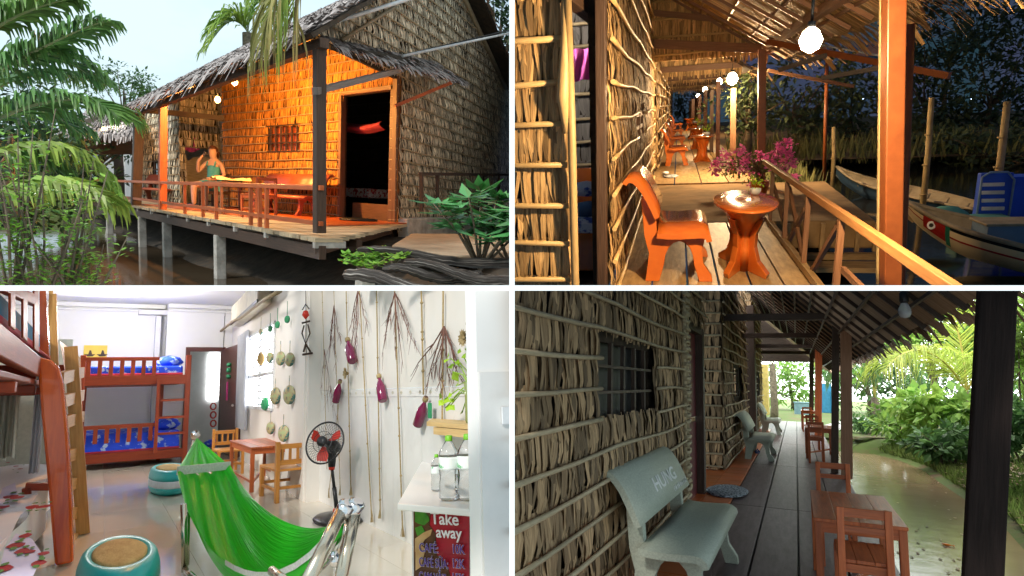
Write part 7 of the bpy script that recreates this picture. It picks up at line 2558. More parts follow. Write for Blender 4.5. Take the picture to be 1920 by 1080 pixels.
mb.box((-1.15, 6.75, at(1100, 360, y=6.7).z), (1.2, 0.08, 0.5))
obj('headboard', mb, 'orange_glaze', bd, absolute=True, bevel=0.01)
mb = MB()
zt = at(1100, 425, y=5.7).z
mb.box((-1.15, 6.12, zt), (1.15, 1.0, 0.16))
obj('mattress', mb, 'bed_print', bd, absolute=True, bevel=0.04)
mb = MB()
p = at(1104, 395, y=5.85)
mb.lathe([(0.02, -0.09), (0.10, -0.075), (0.17, 0), (0.10, 0.075), (0.02, 0.09)], p, 16, 1, 0.6)
tag(obj('pillow', mb, 'hull_blue'), 'dark blue round pillow on the bed inside the night doorway', 'pillow')
mb = MB()
p = at(1100, 355, y=6.2)
mb.lathe([(0.02, -0.07), (0.16, -0.05), (0.2, 0), (0.14, 0.06), (0.02, 0.08)], p, 16, 1, 0.6)
tag(obj('pillow', mb, 'bed_print'), 'white and blue patterned pillow behind the dark blue one', 'pillow')

# ---- houses repeated down the veranda
rows = [(15.2, 22.5), (24.5, 32), (34, 42), (44, 56)]
labs = ['first thatched house beyond the gap on the night veranda', 'second thatched house beyond the gap on the night veranda', 'third thatched house far down the night veranda', 'last thatched house at the end of the night veranda']
for (a, b), lab in zip(rows, labs):
    t = thing('thatched_house', lab, 'house', (NW, (a + b) / 2, NF), group='thatched houses down the night veranda')
    mb = MB()
    thatch_wall(mb, (NW, a, 0), (0, 1, 0), (1, 0, 0), b - a, NF, 1.6, course=0.27, step=0.10, w=0.12, r=0.024, flare=0.05)
    thatch_wall(mb, (NW - 1.0, a - 0.03, 0), (1, 0, 0), (0, -1, 0), 1.02, NF, 1.6, course=0.27, step=0.05, w=0.06, r=0.02)
    obj('wall', mb, ['thatch_gold', 'bamboo_gold', 'backing'], t, absolute=True)

# ---- roof, tie beams and thatched end panels
XE2 = 1.85
ZE2 = at(1600, 52, x=XE2).z
S2L = 0.62
zr2 = lambda x: ZE2 + (XE2 - x) * S2L
rf = thing('veranda_roof', 'lamp lit thatched veranda roof with a ragged eave and bamboo rafters', 'roof', (0.6, 8, 0.8))
up = V((S2L, 0, 1)).normalized()
mb = MB()
k0 = (XE2, 1.7, ZE2)
thatch_roof(mb, (XE2, 1.7, ZE2), (XE2, 12.6, ZE2), (-1.6, 12.6, zr2(-1.6)), (-1.6, 1.7, zr2(-1.6)), up, row=0.6, step=0.12, w=0.13, ln=0.6, fringe=0.25, lift=0.03)
for i in range(330):
    yy = 1.8 + 10.8 * i / 330
    x = XE2 - U(0, 0.25)
    l2 = U(0.12, 0.34)
    p = V((x, yy, zr2(x) - 0.07))
    mb.ribbon([p, p + V((l2 * 0.55, U(-.05, .05), -l2 * 0.32)), p + V((l2, U(-.1, .1), -l2 * 0.7))], [0.07, 0.06, 0.015], V((0, 1, 0.2)), 0)
for j in range(7):          # leaf courses as seen from below
    x = XE2 - 0.1 - j * 0.33
    for i in range(180):
        yy = 1.8 + 10.7 * i / 180 + U(-.02, .02)
        p = V((x - 0.3, yy, zr2(x - 0.3) - 0.075))
        mb.ribbon([p, p + V((0.33, U(-.03, .03), -0.33 * S2L - U(0.0, 0.03)))], [0.055, 0.03], V((0, 1, 0)), 0)
obj('thatch', mb, ['thatch_gold', 'under_gold'], rf, absolute=True)
mb = MB()
for i in range(14):
    yy = 2.0 + i * 0.8
    mb.beam((XE2 - 0.15, yy, zr2(XE2 - 0.15) - 0.14), (-1.4, yy, zr2(-1.4) - 0.14), 0.04, 0.04, (0, 1, 0))
for i in range(6):
    x = XE2 - 0.3 - i * 0.4
    mb.beam((x, 1.8, zr2(x) - 0.11), (x, 12.5, zr2(x) - 0.11), 0.03, 0.03, (0, 0, 1))
obj('rafter', mb, 'brown_wood', rf, absolute=True)
mb = MB()
mb.beam(at(1360, -12, y=11.5), at(1445, 55, y=11.5), 0.1, 0.12)
mb.beam((1.42, 1.8, at(1428, 92, y=12.4).z), (1.42, 12.6, at(1428, 92, y=12.4).z), 0.09, 0.1, (0, 0, 1))
obj('tie_beam', mb, 'brown_wood', rf, absolute=True)

panels = [(12.5, 1.0), (17.5, 0.86), (24, 0.86), (32, 0.86), (42, 0.86)]
plabs = ['near hanging thatch panel with two wooden beams across the night veranda', 'second hanging thatch panel down the night veranda', 'third hanging thatch panel down the night veranda', 'fourth hanging thatch panel down the night veranda', 'last hanging thatch panel down the night veranda']
for (y, q_), lab in zip(panels, plabs):
    t = thing('thatch_panel', lab, 'thatch panel', (0.5, y, 0.6), group='thatch panels across the night veranda')
    if y < 13:
        zl, zrr = at(1225, 106, y=y).z, at(1440, 116, y=y).z
    else:
        zl = zrr = 0.62
    mb = MB()
    zb_ = min(zl, zrr)
    thatch_wall(mb, (NW + 0.02, y, 0), (1, 0, 0), (0, -1, 0), 1.5 - NW, zb_ + 0.14, 2.4 if y < 13 else 1.75, course=0.30, step=0.022 if y < 13 else 0.05, w=0.045 if y < 13 else 0.07, r=0.02, flare=0.03)
    n = 70 if y < 20 else 30
    for i in range(n):
        x = NW + 0.03 + (1.5 - NW) * i / n
        z = zl + (zrr - zl) * i / n + 0.2
        mb.ribbon([V((x, y - 0.04, z + 0.05)), V((x + U(-.02, .02), y - 0.06, z - U(0.12, 0.26)))], [0.05, 0.02], V((1, 0, 0)), 0)
    obj('thatch', mb, ['thatch_gold', 'bamboo_gold', 'under_gold'], t, absolute=True)
    mb = MB()
    if y < 13:
        mb.beam(at(1225, 82, y=y - 0.12), at(1445, 92, y=y - 0.12), 0.09, 0.15, (0, 0, 1))
        mb.beam(at(1225, 24, y=y - 0.1), at(1440, 45, y=y - 0.1), 0.05, 0.1, (0, 0, 1))
    else:
        mb.beam((NW, y - 0.1, 0.86), (1.5, y - 0.1, 0.86), 0.1, 0.14, (0, 0, 1))
    obj('beam', mb, 'brown_wood', t, absolute=True)
    if y > 13:
        mb = MB()
        y2 = {17.5: 23, 24: 31, 32: 41, 42: 57}[y]
        thatch_roof(mb, (1.75, y - 0.3, 0.75), (1.75, y2, 0.75), (-1.5, y2, 2.6), (-1.5, y - 0.3, 2.6), (0.5, 0, 0.86), row=0.8, step=0.2, w=0.16, ln=0.8, fringe=0.4)
        obj('roof', mb, ['thatch_gold', 'backing'], t, absolute=True)

# ---- posts
def npost(u0, v0, u1, v1, y, w, m, lab, round_=False, zmin=NF, d=None):
    a, b = at(u0, v0, y=y), at(u1, v1, y=y)
    if zmin is not None:
        b = b + (b - a) * ((zmin - b.z) / (b.z - a.z))
    mb = MB()
    if round_:
        mb.tube([b, a], w / 2, 12)
    else:
        mb.beam(b, a, w, d or w, (0, 1, 0))
    return tag(obj('veranda_post', mb, m, bevel=0 if round_ else 0.008), lab, 'post', 'posts of the night veranda')
npost(1676, -20, 1669, 535, 4.6, 0.105, 'post_orange', 'thick orange brown square post standing closest at the right', d=0.14, zmin=-1.62)
npost(1655, -20, 1648, 535, 4.75, 0.035, 'pole_tan', 'thin tan strip post fixed along the left of the thick post', zmin=-1.62)
npost(1708, 45, 1690, 535, 5.2, 0.055, 'post_orange', 'slim round orange pole leaning behind the thick post', True, -2.3)
npost(1429, 92, 1427, 345, 12.0, 0.125, 'post_orange', 'orange square post at the corner of the earth platform')
npost(1375, 165, 1374, 278, 14.2, 0.115, 'brown_wood', 'brown post under the second bulb beside the pink flowers', d=0.1)
for i, (u, v0, v1, y, lab) in enumerate(((1347, 152, 268, 18.5, 'orange post beyond the second bulb'), (1335, 168, 255, 20.5, 'thin dark post beyond the second bulb'), (1323, 168, 250, 23, 'orange post in the middle of the far row'), (1312, 178, 236, 29, 'far orange post next in the row'), (1306, 182, 230, 34, 'far slim post before the last ones'), (1300, 185, 226, 40, 'second last post of the night veranda'), (1295, 188, 222, 48, 'last tiny post of the night veranda'))):
    npost(u, v0, u - 1, v1, y, 0.012 * y ** 0.75, 'post_orange' if i != 1 else 'dark_wood', lab)
npost(1551, 112, 1545, 340, 14.5, 0.075, 'post_orange', 'thin orange pole at the far corner of the earth platform', True, NF - 0.3)

# ---- loose beams and poles at the right
for (a, b, y0, y1, w, m, lab) in (((1440, 78), (1780, 142), 9.5, 8.0, 0.07, 'post_orange', 'long orange beam passing behind the thick post to the right'), ((1462, 131), (1548, 104), 9.2, 8.6, 0.05, 'grey_wood', 'short grey pole left under the long orange beam'), ((1542, 146), (1658, 126), 8.6, 8.0, 0.05, 'grey_wood', 'grey pole reaching the thick post from the thin pole'), ((1440, 132), (1600, 162), 14.0, 14.5, 0.06, 'brown_wood', 'faint brown beam behind the big bulb'), ((1440, 67), (1655, 105), 10.5, 9.0, 0.02, 'pvc' if 'pvc' in M else 'grey_wood', 'thin pale wire pipe above the long orange beam')):
    mb = MB()
    mb.beam(at(*a, y=y0), at(*b, y=y1), w, w)
    tag(obj('roof_pole', mb, m), lab, 'pole', 'loose poles at the roof edge by night')
for (u0, v0, u1, v1, y, r, lab) in ((1747, 183, 1727, 410, 13.5, 0.055, 'tan bamboo pole standing in the river before the far boat'), (1889, 190, 1858, 412, 12.0, 0.06, 'tan bamboo pole standing by the blue box'), (1563, 238, 1560, 345, 16.0, 0.045, 'short bamboo stick at the bow of the far boat')):
    a, b = at(u0, v0, y=y), at(u1, v1, y=y)
    mb = MB()
    mb.tube([b + (b - a) * 0.2, b.lerp(a, 0.5) + V((0.02, 0, 0)), a], [r, r * 0.95, r * 0.85], 10)
    for f in (0.2, 0.45, 0.7):
        mb.tube([b.lerp(a, f), b.lerp(a, f + 0.012)], r * 1.2, 10)
    tag(obj('bamboo_pole', mb, 'pole_tan'), lab, 'pole', 'bamboo poles standing in the river')

# ---- railing
rl = thing('veranda_railing', 'orange lit wooden railing with crossed braces along the night deck', 'railing', (1.1, 6, NF))
RX = 1.1
rt = at(1540, 376, x=RX).z
mb = MB()
mb.beam((RX, 8.9, rt), (RX, 2.2, rt), 0.045, 0.06, (0, 0, 1))
obj('top_rail', mb, 'rail_brown', rl, absolute=True, bevel=0.006)
mb = MB()
mb.beam((RX, 8.4, NF + 0.05), (RX, 3.0, NF + 0.05), 0.05, 0.06, (0, 0, 1))
obj('bottom_rail', mb, 'deck_gold', rl, absolute=True)
for u, v in ((1449, 340), (1477, 355), (1516, 380), (1579, 420)):
    q = at(u, v - 20, x=RX)
    mb = MB()
    mb.beam((RX, q.y, NF - 0.0), (RX, q.y, rt - 0.038), 0.04, 0.05, (0, 1, 0))
    obj('baluster', mb, 'brown_wood', rl, absolute=True)
for (a, b) in (((1480, 352), (1510, 510)), ((1510, 392), (1470, 470)), ((1574, 420), (1515, 522)), ((1450, 345), (1475, 440)), ((1580, 505), (1620, 545))):
    p, q = at(*a, x=RX + 0.03), at(*b, x=RX + 0.03)
    mb = MB()
    mb.beam(p, q, 0.03, 0.045)
    obj('brace', mb, 'brown_wood', rl, absolute=True)

# ---- lamps
def nbulb(lab, u, v, y, r, watts, cord=0.4, col_=(1.0, 0.66, 0.33), m='lamp_glow'):
    p = at(u, v, y=y)
    t = thing('light_bulb', lab, 'light bulb', p, group='lit bulbs on the night veranda')
    mb = MB()
    mb.lathe([(r * 0.15, -r), (r * 0.7, -r * 0.72), (r, 0), (r * 0.7, r * 0.72), (r * 0.3, r * 1.1)], (0, 0, 0), 16)
    obj('glass', mb, m, t)
    mb = MB()
    mb.tube([(0, 0, r * 1.05), (0, 0, r * 1.6)], r * 0.33, 8)
    mb.tube([(0, 0, r * 1.5), (0, 0, r + cord)], 0.008, 5)
    obj('socket', mb, 'black', t)
    l = bpy.data.lights.new('bulb_light', 'POINT')
    l.energy, l.color, l.shadow_soft_size = watts, col_, r
    o = bpy.data.objects.new('bulb_light', l)
    col.objects.link(o)
    o.parent = t
    o.matrix_basis = Matrix.Translation((0, 0, -r * 1.4))
nbulb('largest glaring bulb hanging under the lit eave', 1520, 76, 3.6, 0.056, 265)
nbulb('second bright bulb hanging beside the brown post', 1373, 148, 13.6, 0.11, 330, 0.2)
nbulb('small far bulb at the orange posts', 1349, 153, 19.0, 0.08, 130, 0.2)
nbulb('tiny far bulb down the post row', 1322, 168, 25, 0.09, 150, 0.2)
nbulb('tiniest far bulb at the end of the veranda', 1309, 180, 36, 0.10, 160, 0.2)
for (u, v, y, r, lab) in ((1821, 189, 50, 0.14, 'brightest bluish light far across the river'), (1812, 303, 45, 0.1, 'lower bluish light far across the river'), (1618, 186, 45, 0.07, 'bluish light glinting between the trees left of the thick post'), (1614, 272, 40, 0.05, 'faint bluish glint low left of the thick post'), (1813, 262, 48, 0.08, 'faint bluish light between the two right ones'), (1897, 222, 48, 0.05, 'faint bluish light beside the right bamboo pole')):
    p = at(u, v, y=y)
    mb = MB()
    mb.lathe([(r * 0.3, -r * 0.9), (r, 0), (r * 0.3, r * 0.9)], p, 10)
    tag(obj('distant_lamp', mb, 'blue_glow'), lab, 'lamp', 'distant lamps across the river')

nbulb('bulb lighting the room behind the night doorway', 1020, -60, 5.6, 0.05, 350, 0.15, (1, 0.9, 0.75))
# ---- orange bench, round tables and the row further on
ob = thing('stone_bench', 'nearest glossy orange bench against the golden wall', 'bench', (-0.16, 6.0, NF), group='orange benches on the night veranda')
bench_parts(ob, 1.25, 'orange_glaze')
for i, (y, lab) in enumerate(((17.0, 'second orange bench beyond the earth platform'), (22.5, 'third orange bench down the veranda'), (29, 'fourth orange bench down the veranda'), (38, 'farthest orange bench down the veranda'))):
    dup(ob, (-0.2, y, NF), 0, lab, (1, 1.2, 1))
def pedestal(root, m):
    mb = MB()
    h = 0.75
    mb.lathe([(0.02, h - 0.05), (0.27, h - 0.05), (0.335, h - 0.035), (0.345, h - 0.012), (0.33, h), (0.06, h + 0.001), (0.02, h - 0.01)], (0, 0, 0), 40)
    obj('tabletop', mb, m, root)
    mb = MB()
    mb.lathe([(0.10, 0.0), (0.11, 0.25), (0.10, 0.4), (0.17, 0.55), (0.27, 0.69), (0.27, 0.70)], (0, 0, 0), 20)
    obj('pedestal', mb, m, root)
    for k in range(4):
        a = PI / 4 + k * PI / 2
        d, n = V((math.cos(a), math.sin(a), 0)), V((-math.sin(a), math.cos(a), 0))
        mb = MB()
        mb.prism([(0.05, 0.0), (0.30, 0.0), (0.31, 0.05), (0.20, 0.14), (0.155, 0.28), (0.16, 0.42), (0.24, 0.60), (0.05, 0.6)], n * -0.035, d, (0, 0, 1), n * 0.07)
        obj('leg', mb, m, root, bevel=0.008)
tt = thing('round_table', 'nearest glossy orange round table with a small potted plant', 'table', (0.60, 6.05, NF), group='orange round tables on the night veranda', scale=(0.80, 2.0, 0.84))
pedestal(tt, 'orange_glaze')
tpos = ((0.62, 17.5, 'second orange round table beyond the earth platform'), (0.62, 22.5, 'third orange round table down the veranda'), (0.62, 29, 'fourth orange round table down the veranda'), (0.6, 38, 'farthest orange round table down the veranda'))
for x, y, lab in tpos:
    dup(tt, (x, y, NF), 0, lab, (0.9, 1.6, 0.9))
def pot(lab, p, r, h, tip=0.16):
    t = thing('potted_plant', lab, 'potted plant', p, group='potted plants on the round tables')
    mb = MB()
    mb.lathe([(r * 0.7, 0), (r, h * 0.5), (r * 1.05, h), (r * 0.9, h), (r * 0.85, h * 0.85), (r * 0.1, h * 0.85)], (0, 0, 0), 16)
    obj('bowl', mb, 'stripe_white' if 'stripe_white' in M else 'white_paint', t)
    mb = MB()
    leaf_mass(mb, (0, 0, h + tip * 0.5), (r * 1.3, r * 1.3, tip * 0.5), 60, r * 0.7, 0.5, 6)
    obj('foliage', mb, 'lime_leaf' if 'lime_leaf' in M else 'bloom_leaf', t)
q = at(1430, 366, z=NF + 0.752)
pot('little potted plant on the nearest round table', V((0.72, 6.35, NF + 0.635)), 0.05, 0.055, 0.14)
for (x, y, _), lab in zip(tpos[:3], ('little potted plant on the second round table', 'little potted plant on the third round table', 'little potted plant on the fourth round table')):
    pot(lab, V((x + 0.1, y, NF + 0.678)), 0.08, 0.08, 0.25)

# ---- pink flowering bush
q = at(1412, 350, z=NF + 0.003)
bb = thing('flowering_bush', 'pink flowering bush spreading beside the railing and the orange post', 'bush', (q.x, 11.0, NF))
mb, mp, ms = MB(), MB(), MB()
c0 = at(1405, 300, y=11.0) - LOC[bb.name][0]
leaf_mass(mb, c0 + V((0, 0, -0.05)), (0.62, 0.5, 0.30), 420, 0.07, 0.5, 16)
for (u, v) in ((1345, 305), (1360, 290), (1385, 285), (1400, 298), (1425, 290), (1440, 300), (1455, 285), (1465, 300), (1480, 290), (1475, 268), (1460, 275), (1490, 305), (1470, 320), (1395, 315), (1370, 310), (1415, 320), (1340, 318), (1410, 345), (1445, 315), (1485, 330)):
    p = at(u, v, y=11.0 + U(-.5, .3)) - LOC[bb.name][0]
    leaf_mass(mp, p, (0.11, 0.12, 0.09), 60, 0.055, 0.85, 6, hollow=0.1)
    b = V((0, 0, 0.35))
    ms.tube([b, b.lerp(p, 0.5) + V((0, 0, 0.08)), p], [0.014, 0.009, 0.004], 5)
for i in range(4):
    ms.tube([(U(-.05, .05), 0, 0.15), (U(-.1, .1), U(-.1, .1), 0.4), c0 + V((U(-.3, .3), 0, 0))], [0.02, 0.014, 0.006], 6)
obj('foliage', mb, 'bloom_leaf', bb)
obj('blossom', mp, 'bloom_pink', bb)
obj('stem', ms, 'trunk', bb)
mb = MB()
mb.lathe([(0.10, 0), (0.14, 0.12), (0.15, 0.22), (0.13, 0.22), (0.12, 0.19), (0.02, 0.19)], (0, 0, 0), 18)
obj('pot', mb, 'orange_glaze', bb)
mb = MB()
p = at(1197, 346, z=NF)
for (u, v, r) in ((1250, 316, 0.05),):
    p = at(u, v, z=NF + 0.02)
    mb.lathe([(r * 0.8, 0), (r * 1.1, 0.03), (r * 0.9, 0.06), (r * 0.2, 0.07)], (p.x, 14.3, NF + 0.022), 12, 1.4, 1.6)
tag(obj('white_bowl', mb, 'white_paint'), 'small white bowl on the far deck by the second house', 'bowl')
mb = MB()
p = at(1257, 331, z=NF + 0.02)
mb.lathe([(0.16, 0), (0.17, 0.01), (0.02, 0.015)], (p.x, p.y, NF + 0.024), 20, 1, 2.0)
tag(obj('doormat', mb, 'mat_rag' if 'mat_rag' in M else 'black'), 'dark rag doormat on the far deck edge', 'doormat')

# ---- boats
def boat(name, lab, bow, stern, W, D, rise, mats, bands):
    """bands: list of (fraction from gunwale down, material index); last material = inside"""
    bow, stern = V(bow), V(stern)
    t = thing(name, lab, 'boat', (bow + stern) / 2 + V((0, 0, -D)))
    ax = (stern - bow)
    L = ax.length
    ax.normalize()
    sd = V((-ax.y, ax.x, 0))
    base = LOC[t.name][0]
    mb = MB()
    N = 22
    lev = [0.0] + [b[0] for b in bands]
    rows = []
    for i in range(N + 1):
        f = i / N
        w = W * (math.sin(min(1, f / 0.55) * PI / 2) ** 1.0) * (1 - 0.35 * max(0, (f - 0.7) / 0.3))
        gz = rise * max(0, 1 - f / 0.35) ** 2
        kz = -D * min(1, (f / 0.3) ** 0.6) if f > 0 else -0.02
        c = bow + ax * (L * f)
        outer = []
        for s in (-1, 1):
            for l_ in lev:
                z = gz + (kz - gz) * l_
                ww_ = w * (1 - l_ ** 2.2 * 0.75)
                outer.append(mb.add(c + sd * s * ww_ + V((0, 0, z)) - base))
        keel = mb.add(c + V((0, 0, kz)) - base)
        inn = [mb.add(c + sd * s * w * 0.9 * (1 - 0.5 * k) + V((0, 0, gz + 0.0 + (kz * 0.6 - gz) * k)) - base) for s in (-1, 1) for k in (0, 1)]
        rows.append((outer, keel, inn))
    n = len(lev)
    for (oa, ka, ia), (ob_, kb, ib) in zip(rows, rows[1:]):
        for s in (0, 1):
            for j in range(n - 1):
                mb.face((oa[s * n + j], ob_[s * n + j], ob_[s * n + j + 1], oa[s * n + j + 1]), bands[j][1], 0.5, True)
            mb.face((oa[s * n + n - 1], ob_[s * n + n - 1], kb, ka), bands[-1][1], 0.5, True)
            mb.face((oa[s * n], ob_[s * n], ib[s * 2], ia[s * 2]), len(mats) - 1)
            mb.face((ia[s * 2], ib[s * 2], ib[s * 2 + 1], ia[s * 2 + 1]), len(mats) - 1)
        mb.face((ia[1], ib[1], ib[3], ia[3]), len(mats) - 1)
    obj('hull', mb, mats, t)
    mb = MB()
    for s in (-1, 1):
        pts = []
        for i in range(N + 1):
            f = i / N
            w = W * (math.sin(min(1, f / 0.55) * PI / 2) ** 1.0) * (1 - 0.35 * max(0, (f - 0.7) / 0.3))
            pts.append(bow + ax * (L * f) + sd * s * w + V((0, 0, rise * max(0, 1 - f / 0.35) ** 2 + 0.01)) - base)
        mb.tube(pts, 0.03, 6)
    obj('gunwale', mb, 'hull_inside', t)
    mb = MB()
    for f in (0.25, 0.36, 0.48, 0.6, 0.72, 0.85):
        w = W * (math.sin(min(1, f / 0.55) * PI / 2) ** 0.8) * 0.86 * (1 - 0.35 * max(0, (f - 0.7) / 0.3))
        c = bow + ax * (L * f) - base
        mb.tube([c + sd * w + V((0, 0, -0.04)), c + sd * w * 0.55 + V((0, 0, -D * 0.55)), c - sd * w * 0.55 + V((0, 0, -D * 0.55)), c - sd * w + V((0, 0, -0.04))], 0.025, 5)
    obj('rib', mb, 'hull_inside', t)
    return t, ax, sd, base
b0 = at(1567, 328, y=16.0)
e0_ = at(1850, 392, y=13.2)
boat('wooden_boat', 'long dark blue open boat moored farther out on the river', b0, e0_, 0.42, 0.4, 0.18, ['hull_blue', 'hull_inside'], [(0.35, 0), (0.8, 0)])
b1 = at(1700, 394, y=9.4)
e1_ = at(2160, 500, y=7.9)
bt, ax, sd, base = boat('wooden_boat', 'near cream boat with a red bow, a painted eye and a red stripe', b1, e1_, 0.50, 0.42, 0.10, ['black', 'hull_cream', 'hull_red', 'hull_inside'], [(0.14, 0), (0.34, 1), (0.40, 2), (0.85, 1)])
mb = MB()
L1 = (e1_ - b1).length
def hullpt(f, l_, s=1, off=0.012):
    w = 0.50 * (math.sin(min(1, f / 0.55) * PI / 2) ** 1.0)
    gz = 0.10 * max(0, 1 - f / 0.35) ** 2
    kz = -0.42 * min(1, (f / 0.3) ** 0.6)
    z = gz + (kz - gz) * l_
    return b1 + ax * (L1 * f) + sd * s * (w * (1 - l_ ** 2.2 * 0.75) + off) + V((0, 0, z)) - base
side = -1
for (fa, fb, la, lb, mi) in ((0.11, 0.24, 0.0, 0.62, 0), (0.24, 0.265, 0.0, 0.72, 1)):
    for i in range(4):
        f0, f1 = fa + (fb - fa) * i / 4, fa + (fb - fa) * (i + 1) / 4
        for j in range(4):
            l0, l1 = la + (lb - la) * j / 4, la + (lb - la) * (j + 1) / 4
            mb.quad(hullpt(f0, l0, side), hullpt(f1, l0, side), hullpt(f1, l1, side), hullpt(f0, l1, side), mi, 0.5)
obj('bow_panel', mb, ['hull_red', 'hull_green'], bt)
mb = MB()
ec = hullpt(0.165, 0.28, side, 0.025)
n_ = (sd * side + V((0, 0, 0.15))).normalized()
mb.lathe([(0.055, 0), (0.05, 0.012)], ec, 18, axis=n_)
mb.lathe([(0.027, 0.012), (0.022, 0.024)], ec, 14, axis=n_, mi=1)
obj('painted_eye', mb, ['white_paint', 'black'], bt)
mb = MB()
mb.beam(at(1690, 392, y=10.6) , at(1795, 436, y=9.6), 0.10, 0.05)
mb.beam(at(1692, 397, y=10.6), at(1715, 415, y=10.4), 0.05, 0.05)
obj('bow_plank', mb, 'pole_tan', bt, absolute=True)
mb = MB()
q = at(1858, 437, y=8.75)
mb.box((q.x + 0.42, q.y, q.z + 0.02), (1.1, 0.45, 0.22))
mb.box((q.x + 0.42, q.y, q.z + 0.14), (1.16, 0.5, 0.03), 1)
tag(obj('deck_box', mb, ['pale_blue', 'hull_inside'], bevel=0.01), 'pale blue low box sitting on the near cream boat', 'box')
mb = MB()
a, b = at(1836, 331, y=11.2), at(1884, 412, y=11.2)
mb.box(((a.x + b.x) / 2 - 0.0, 11.2, (a.z + b.z) / 2), (b.x - a.x, 0.12, a.z - b.z + 0.1))
mb.box((b.x + 0.42, 11.4, (a.z + b.z) / 2 - 0.02), (0.8, 0.4, a.z - b.z))
for v in (346, 361, 376, 391):
    p = at(1862, v, y=11.12)
    mb.box((p.x, 11.125, p.z), (0.30, 0.03, 0.055), 1)
mb.tube([(a.x, 11.1, b.z - 0.05), (a.x, 11.1, a.z), (a.x + 0.1, 11.1, a.z + 0.07), (b.x - 0.1, 11.1, a.z + 0.07), (b.x, 11.1, a.z - 0.05), (b.x, 11.1, b.z - 0.05)], 0.018, 6, 2)
tag(obj('blue_cabin', mb, ['bright_blue', 'stripe_white' if 'stripe_white' in M else 'white_paint', 'pale_blue'], bevel=0.006), 'bright blue boat cabin panel with four white slats', 'cabin')
mb = MB()
p = at(1775, 408, y=10.6)
mb.lathe([(0.02, -0.02), (0.30, 0.0), (0.24, 0.08), (0.12, 0.16), (0.01, 0.18)], p, 12, 1.1, 0.8)
tag(obj('teal_cover', mb, 'teal_cover'), 'teal cover lying on the near boat behind the bow', 'cover')
mb = MB()
p = at(1810, 412, y=10.8)
mb.box((p.x + 0.25, 10.9, p.z - 0.05), (0.7, 0.4, 0.18))
tag(obj('teal_box', mb, 'teal_cover', bevel=0.02), 'low teal box on the boat left of the blue cabin', 'box')

# ---- trees in the dark, and a painted board far off
def nt_(lab, u, v, y, rad, n, leaf):
    c = at(u, v, y=y)
    tree('night_tree', lab, (c.x, y, -2.0), c.z + 2.0, c, rad, n, leaf, ('night_leaf', 'trunk'), group='dark trees across the night river', trunk_r=0.15)
nt_('dark tree behind the platform, left of the thin orange pole', 1490, 190, 26, (2.2, 1.5, 2.0), 1500, 0.26)
nt_('dark tree between the thin orange pole and the thick post', 1595, 215, 29, (2.4, 1.5, 2.2), 1700, 0.28)
nt_('leafy tree lit by the second bulb behind the pink flowers', 1405, 195, 20, (1.1, 1.0, 1.3), 1000, 0.18)
nt_('tall dark tree right of the thick post', 1735, 180, 34, (2.8, 2, 3.4), 2000, 0.32)
nt_('tall dark tree behind the blue cabin', 1860, 175, 36, (3.4, 2, 3.6), 2200, 0.34)
nt_('low dark bush behind the far boat', 1700, 290, 24, (2.6, 1.2, 0.9), 1200, 0.24)
nt_('low dark bush at the right above the blue cabin', 1850, 290, 22, (2.4, 1.2, 0.9), 1100, 0.24)
nt_('large dark tree crown high above the river', 1790, 60, 42, (5, 2, 3.0), 2000, 0.4)
nt_('small tree added to darken the far end of the veranda', 1284, 205, 57, (1.6, 0.6, 2.0), 900, 0.3)  # added tree, covers the bright patch of night sky at the end
bbq = at(1620, 95, y=27)
bd_ = thing('painted_board', 'blue painted board with pinkish tower shapes, far behind the eave', 'board', bbq)
mb = MB()
q = [at(1588, 92, y=27), at(1650, 68, y=27), at(1705, 52, y=27), at(1705, 116, y=27), at(1650, 108, y=27), at(1596, 112, y=27)]
mb.prism([(p.x, p.z) for p in q], (0, 27, 0), (1, 0, 0), (0, 1, 0) if False else (0, 0, 1), (0, 0.1, 0))
obj('panel', mb, 'billboard_blue', bd_, absolute=True)
mb = MB()
sk = [(1600, 96), (1615, 92), (1616, 84), (1621, 84), (1622, 90), (1628, 88), (1629, 80), (1633, 80), (1634, 88), (1640, 86), (1641, 78), (1646, 78), (1650, 84), (1655, 84), (1655, 104), (1602, 106)]
q = [at(u, v, y=26.98) for u, v in sk]
mb.prism([(p.x, p.z) for p in q], (0, 26.9, 0), (1, 0, 0), (0, 0, 1), (0, 0.05, 0))
obj('tower_shapes', mb, 'billboard_pink', bd_, absolute=True)

# ------------------------------------------------------------------ white boards added for the white gaps between image panels, width in pixels
S = Flat()
mb = MB()
D0, D1, T = 1.6, 2.2, 1.6 * 10 / F
mb.box((0, 9.8, 3.0), (T, 16.4, 6.0 - T))  # upper board made deep so its white side bounces light onto the gable
mb.box((0, (D0 + D1) / 2, -0.75), (T, D1 - D0, 1.5 - T))
mb.box((0, (D0 + D1) / 2, 0), (4.4, D1 - D0, T))
obj('image_gap_divider', mb, 'white_paint', kind='structure')

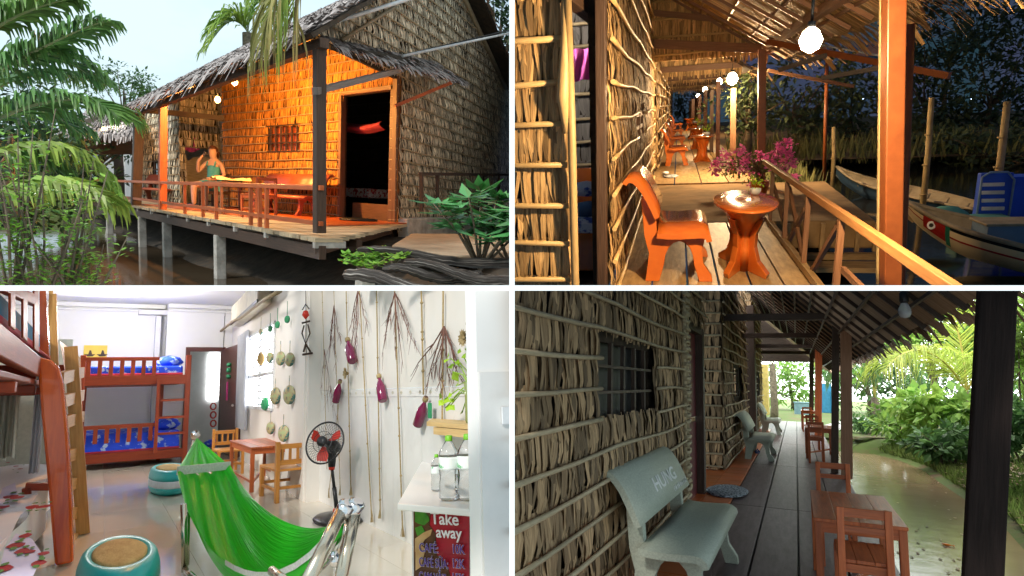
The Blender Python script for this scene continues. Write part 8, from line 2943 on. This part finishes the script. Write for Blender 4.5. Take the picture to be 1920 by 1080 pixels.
# ------------------------------------------------------------------ each place cut off at planes through the camera, between the image panels
def world_matrix(o):
    m = o.matrix_basis.copy()
    while o.parent:
        o = o.parent
        m = o.matrix_basis @ m
    return m

dg = bpy.context.evaluated_depsgraph_get()
for o in [q for q in bpy.data.objects if q.type == 'FONT']:      # lettering becomes plain meshes
    me = bpy.data.meshes.new_from_object(o.evaluated_get(dg))
    p, mtx, nm = o.parent, o.matrix_basis.copy(), o.name
    bpy.data.objects.remove(o)
    c = bpy.data.objects.new('lettering', me)
    col.objects.link(c)
    c.parent, c.matrix_basis = p, mtx

def cut_at_panel_planes():
    eps = T * 0.45
    for nm in [q.name for q in bpy.data.objects]:
        o = bpy.data.objects.get(nm)
        if o is None:
            continue
        b = SIDE.get(nm)
        if o.type != 'MESH' or b is None or isinstance(b, Flat):
            continue
        mw = world_matrix(o)
        planes = [(V((0, 0, eps)), V((0, 0, -1))) if b in (S1, S2) else (V((0, 0, -eps)), V((0, 0, 1))),
                  (V((-eps, 0, 0)), V((1, 0, 0))) if b in (S1, S3) else (V((eps, 0, 0)), V((-1, 0, 0))),
                  (V((0, D0, 0)), V((0, -1, 0)))]
        inv = mw.inverted()
        for co, no in planes:
            vs = [(mw @ v.co - co).dot(no) for v in o.data.vertices]
            if not vs or max(vs) <= 1e-5:
                continue
            if o.data.users > 1:
                o.data = o.data.copy()
            if min(vs) >= 0:
                for k in [o] + list(o.children_recursive):
                    bpy.data.objects.remove(k)
                break
            lc = inv @ co
            ln = (mw.to_3x3().transposed() @ no).normalized()
            bm = bmesh.new()
            bm.from_mesh(o.data)
            bmesh.ops.bisect_plane(bm, geom=bm.verts[:] + bm.edges[:] + bm.faces[:], dist=1e-6, plane_co=lc, plane_no=ln, clear_outer=True)
            bm.to_mesh(o.data)
            bm.free()
            o.data.update()
    # things that ended up wholly outside the bays are left out
    again = True
    while again:
        again = False
        for o in list(bpy.data.objects):
            if o.type == 'EMPTY' and not any(k.parent == o for k in bpy.data.objects):
                bpy.data.objects.remove(o)
                again = True
cut_at_panel_planes()
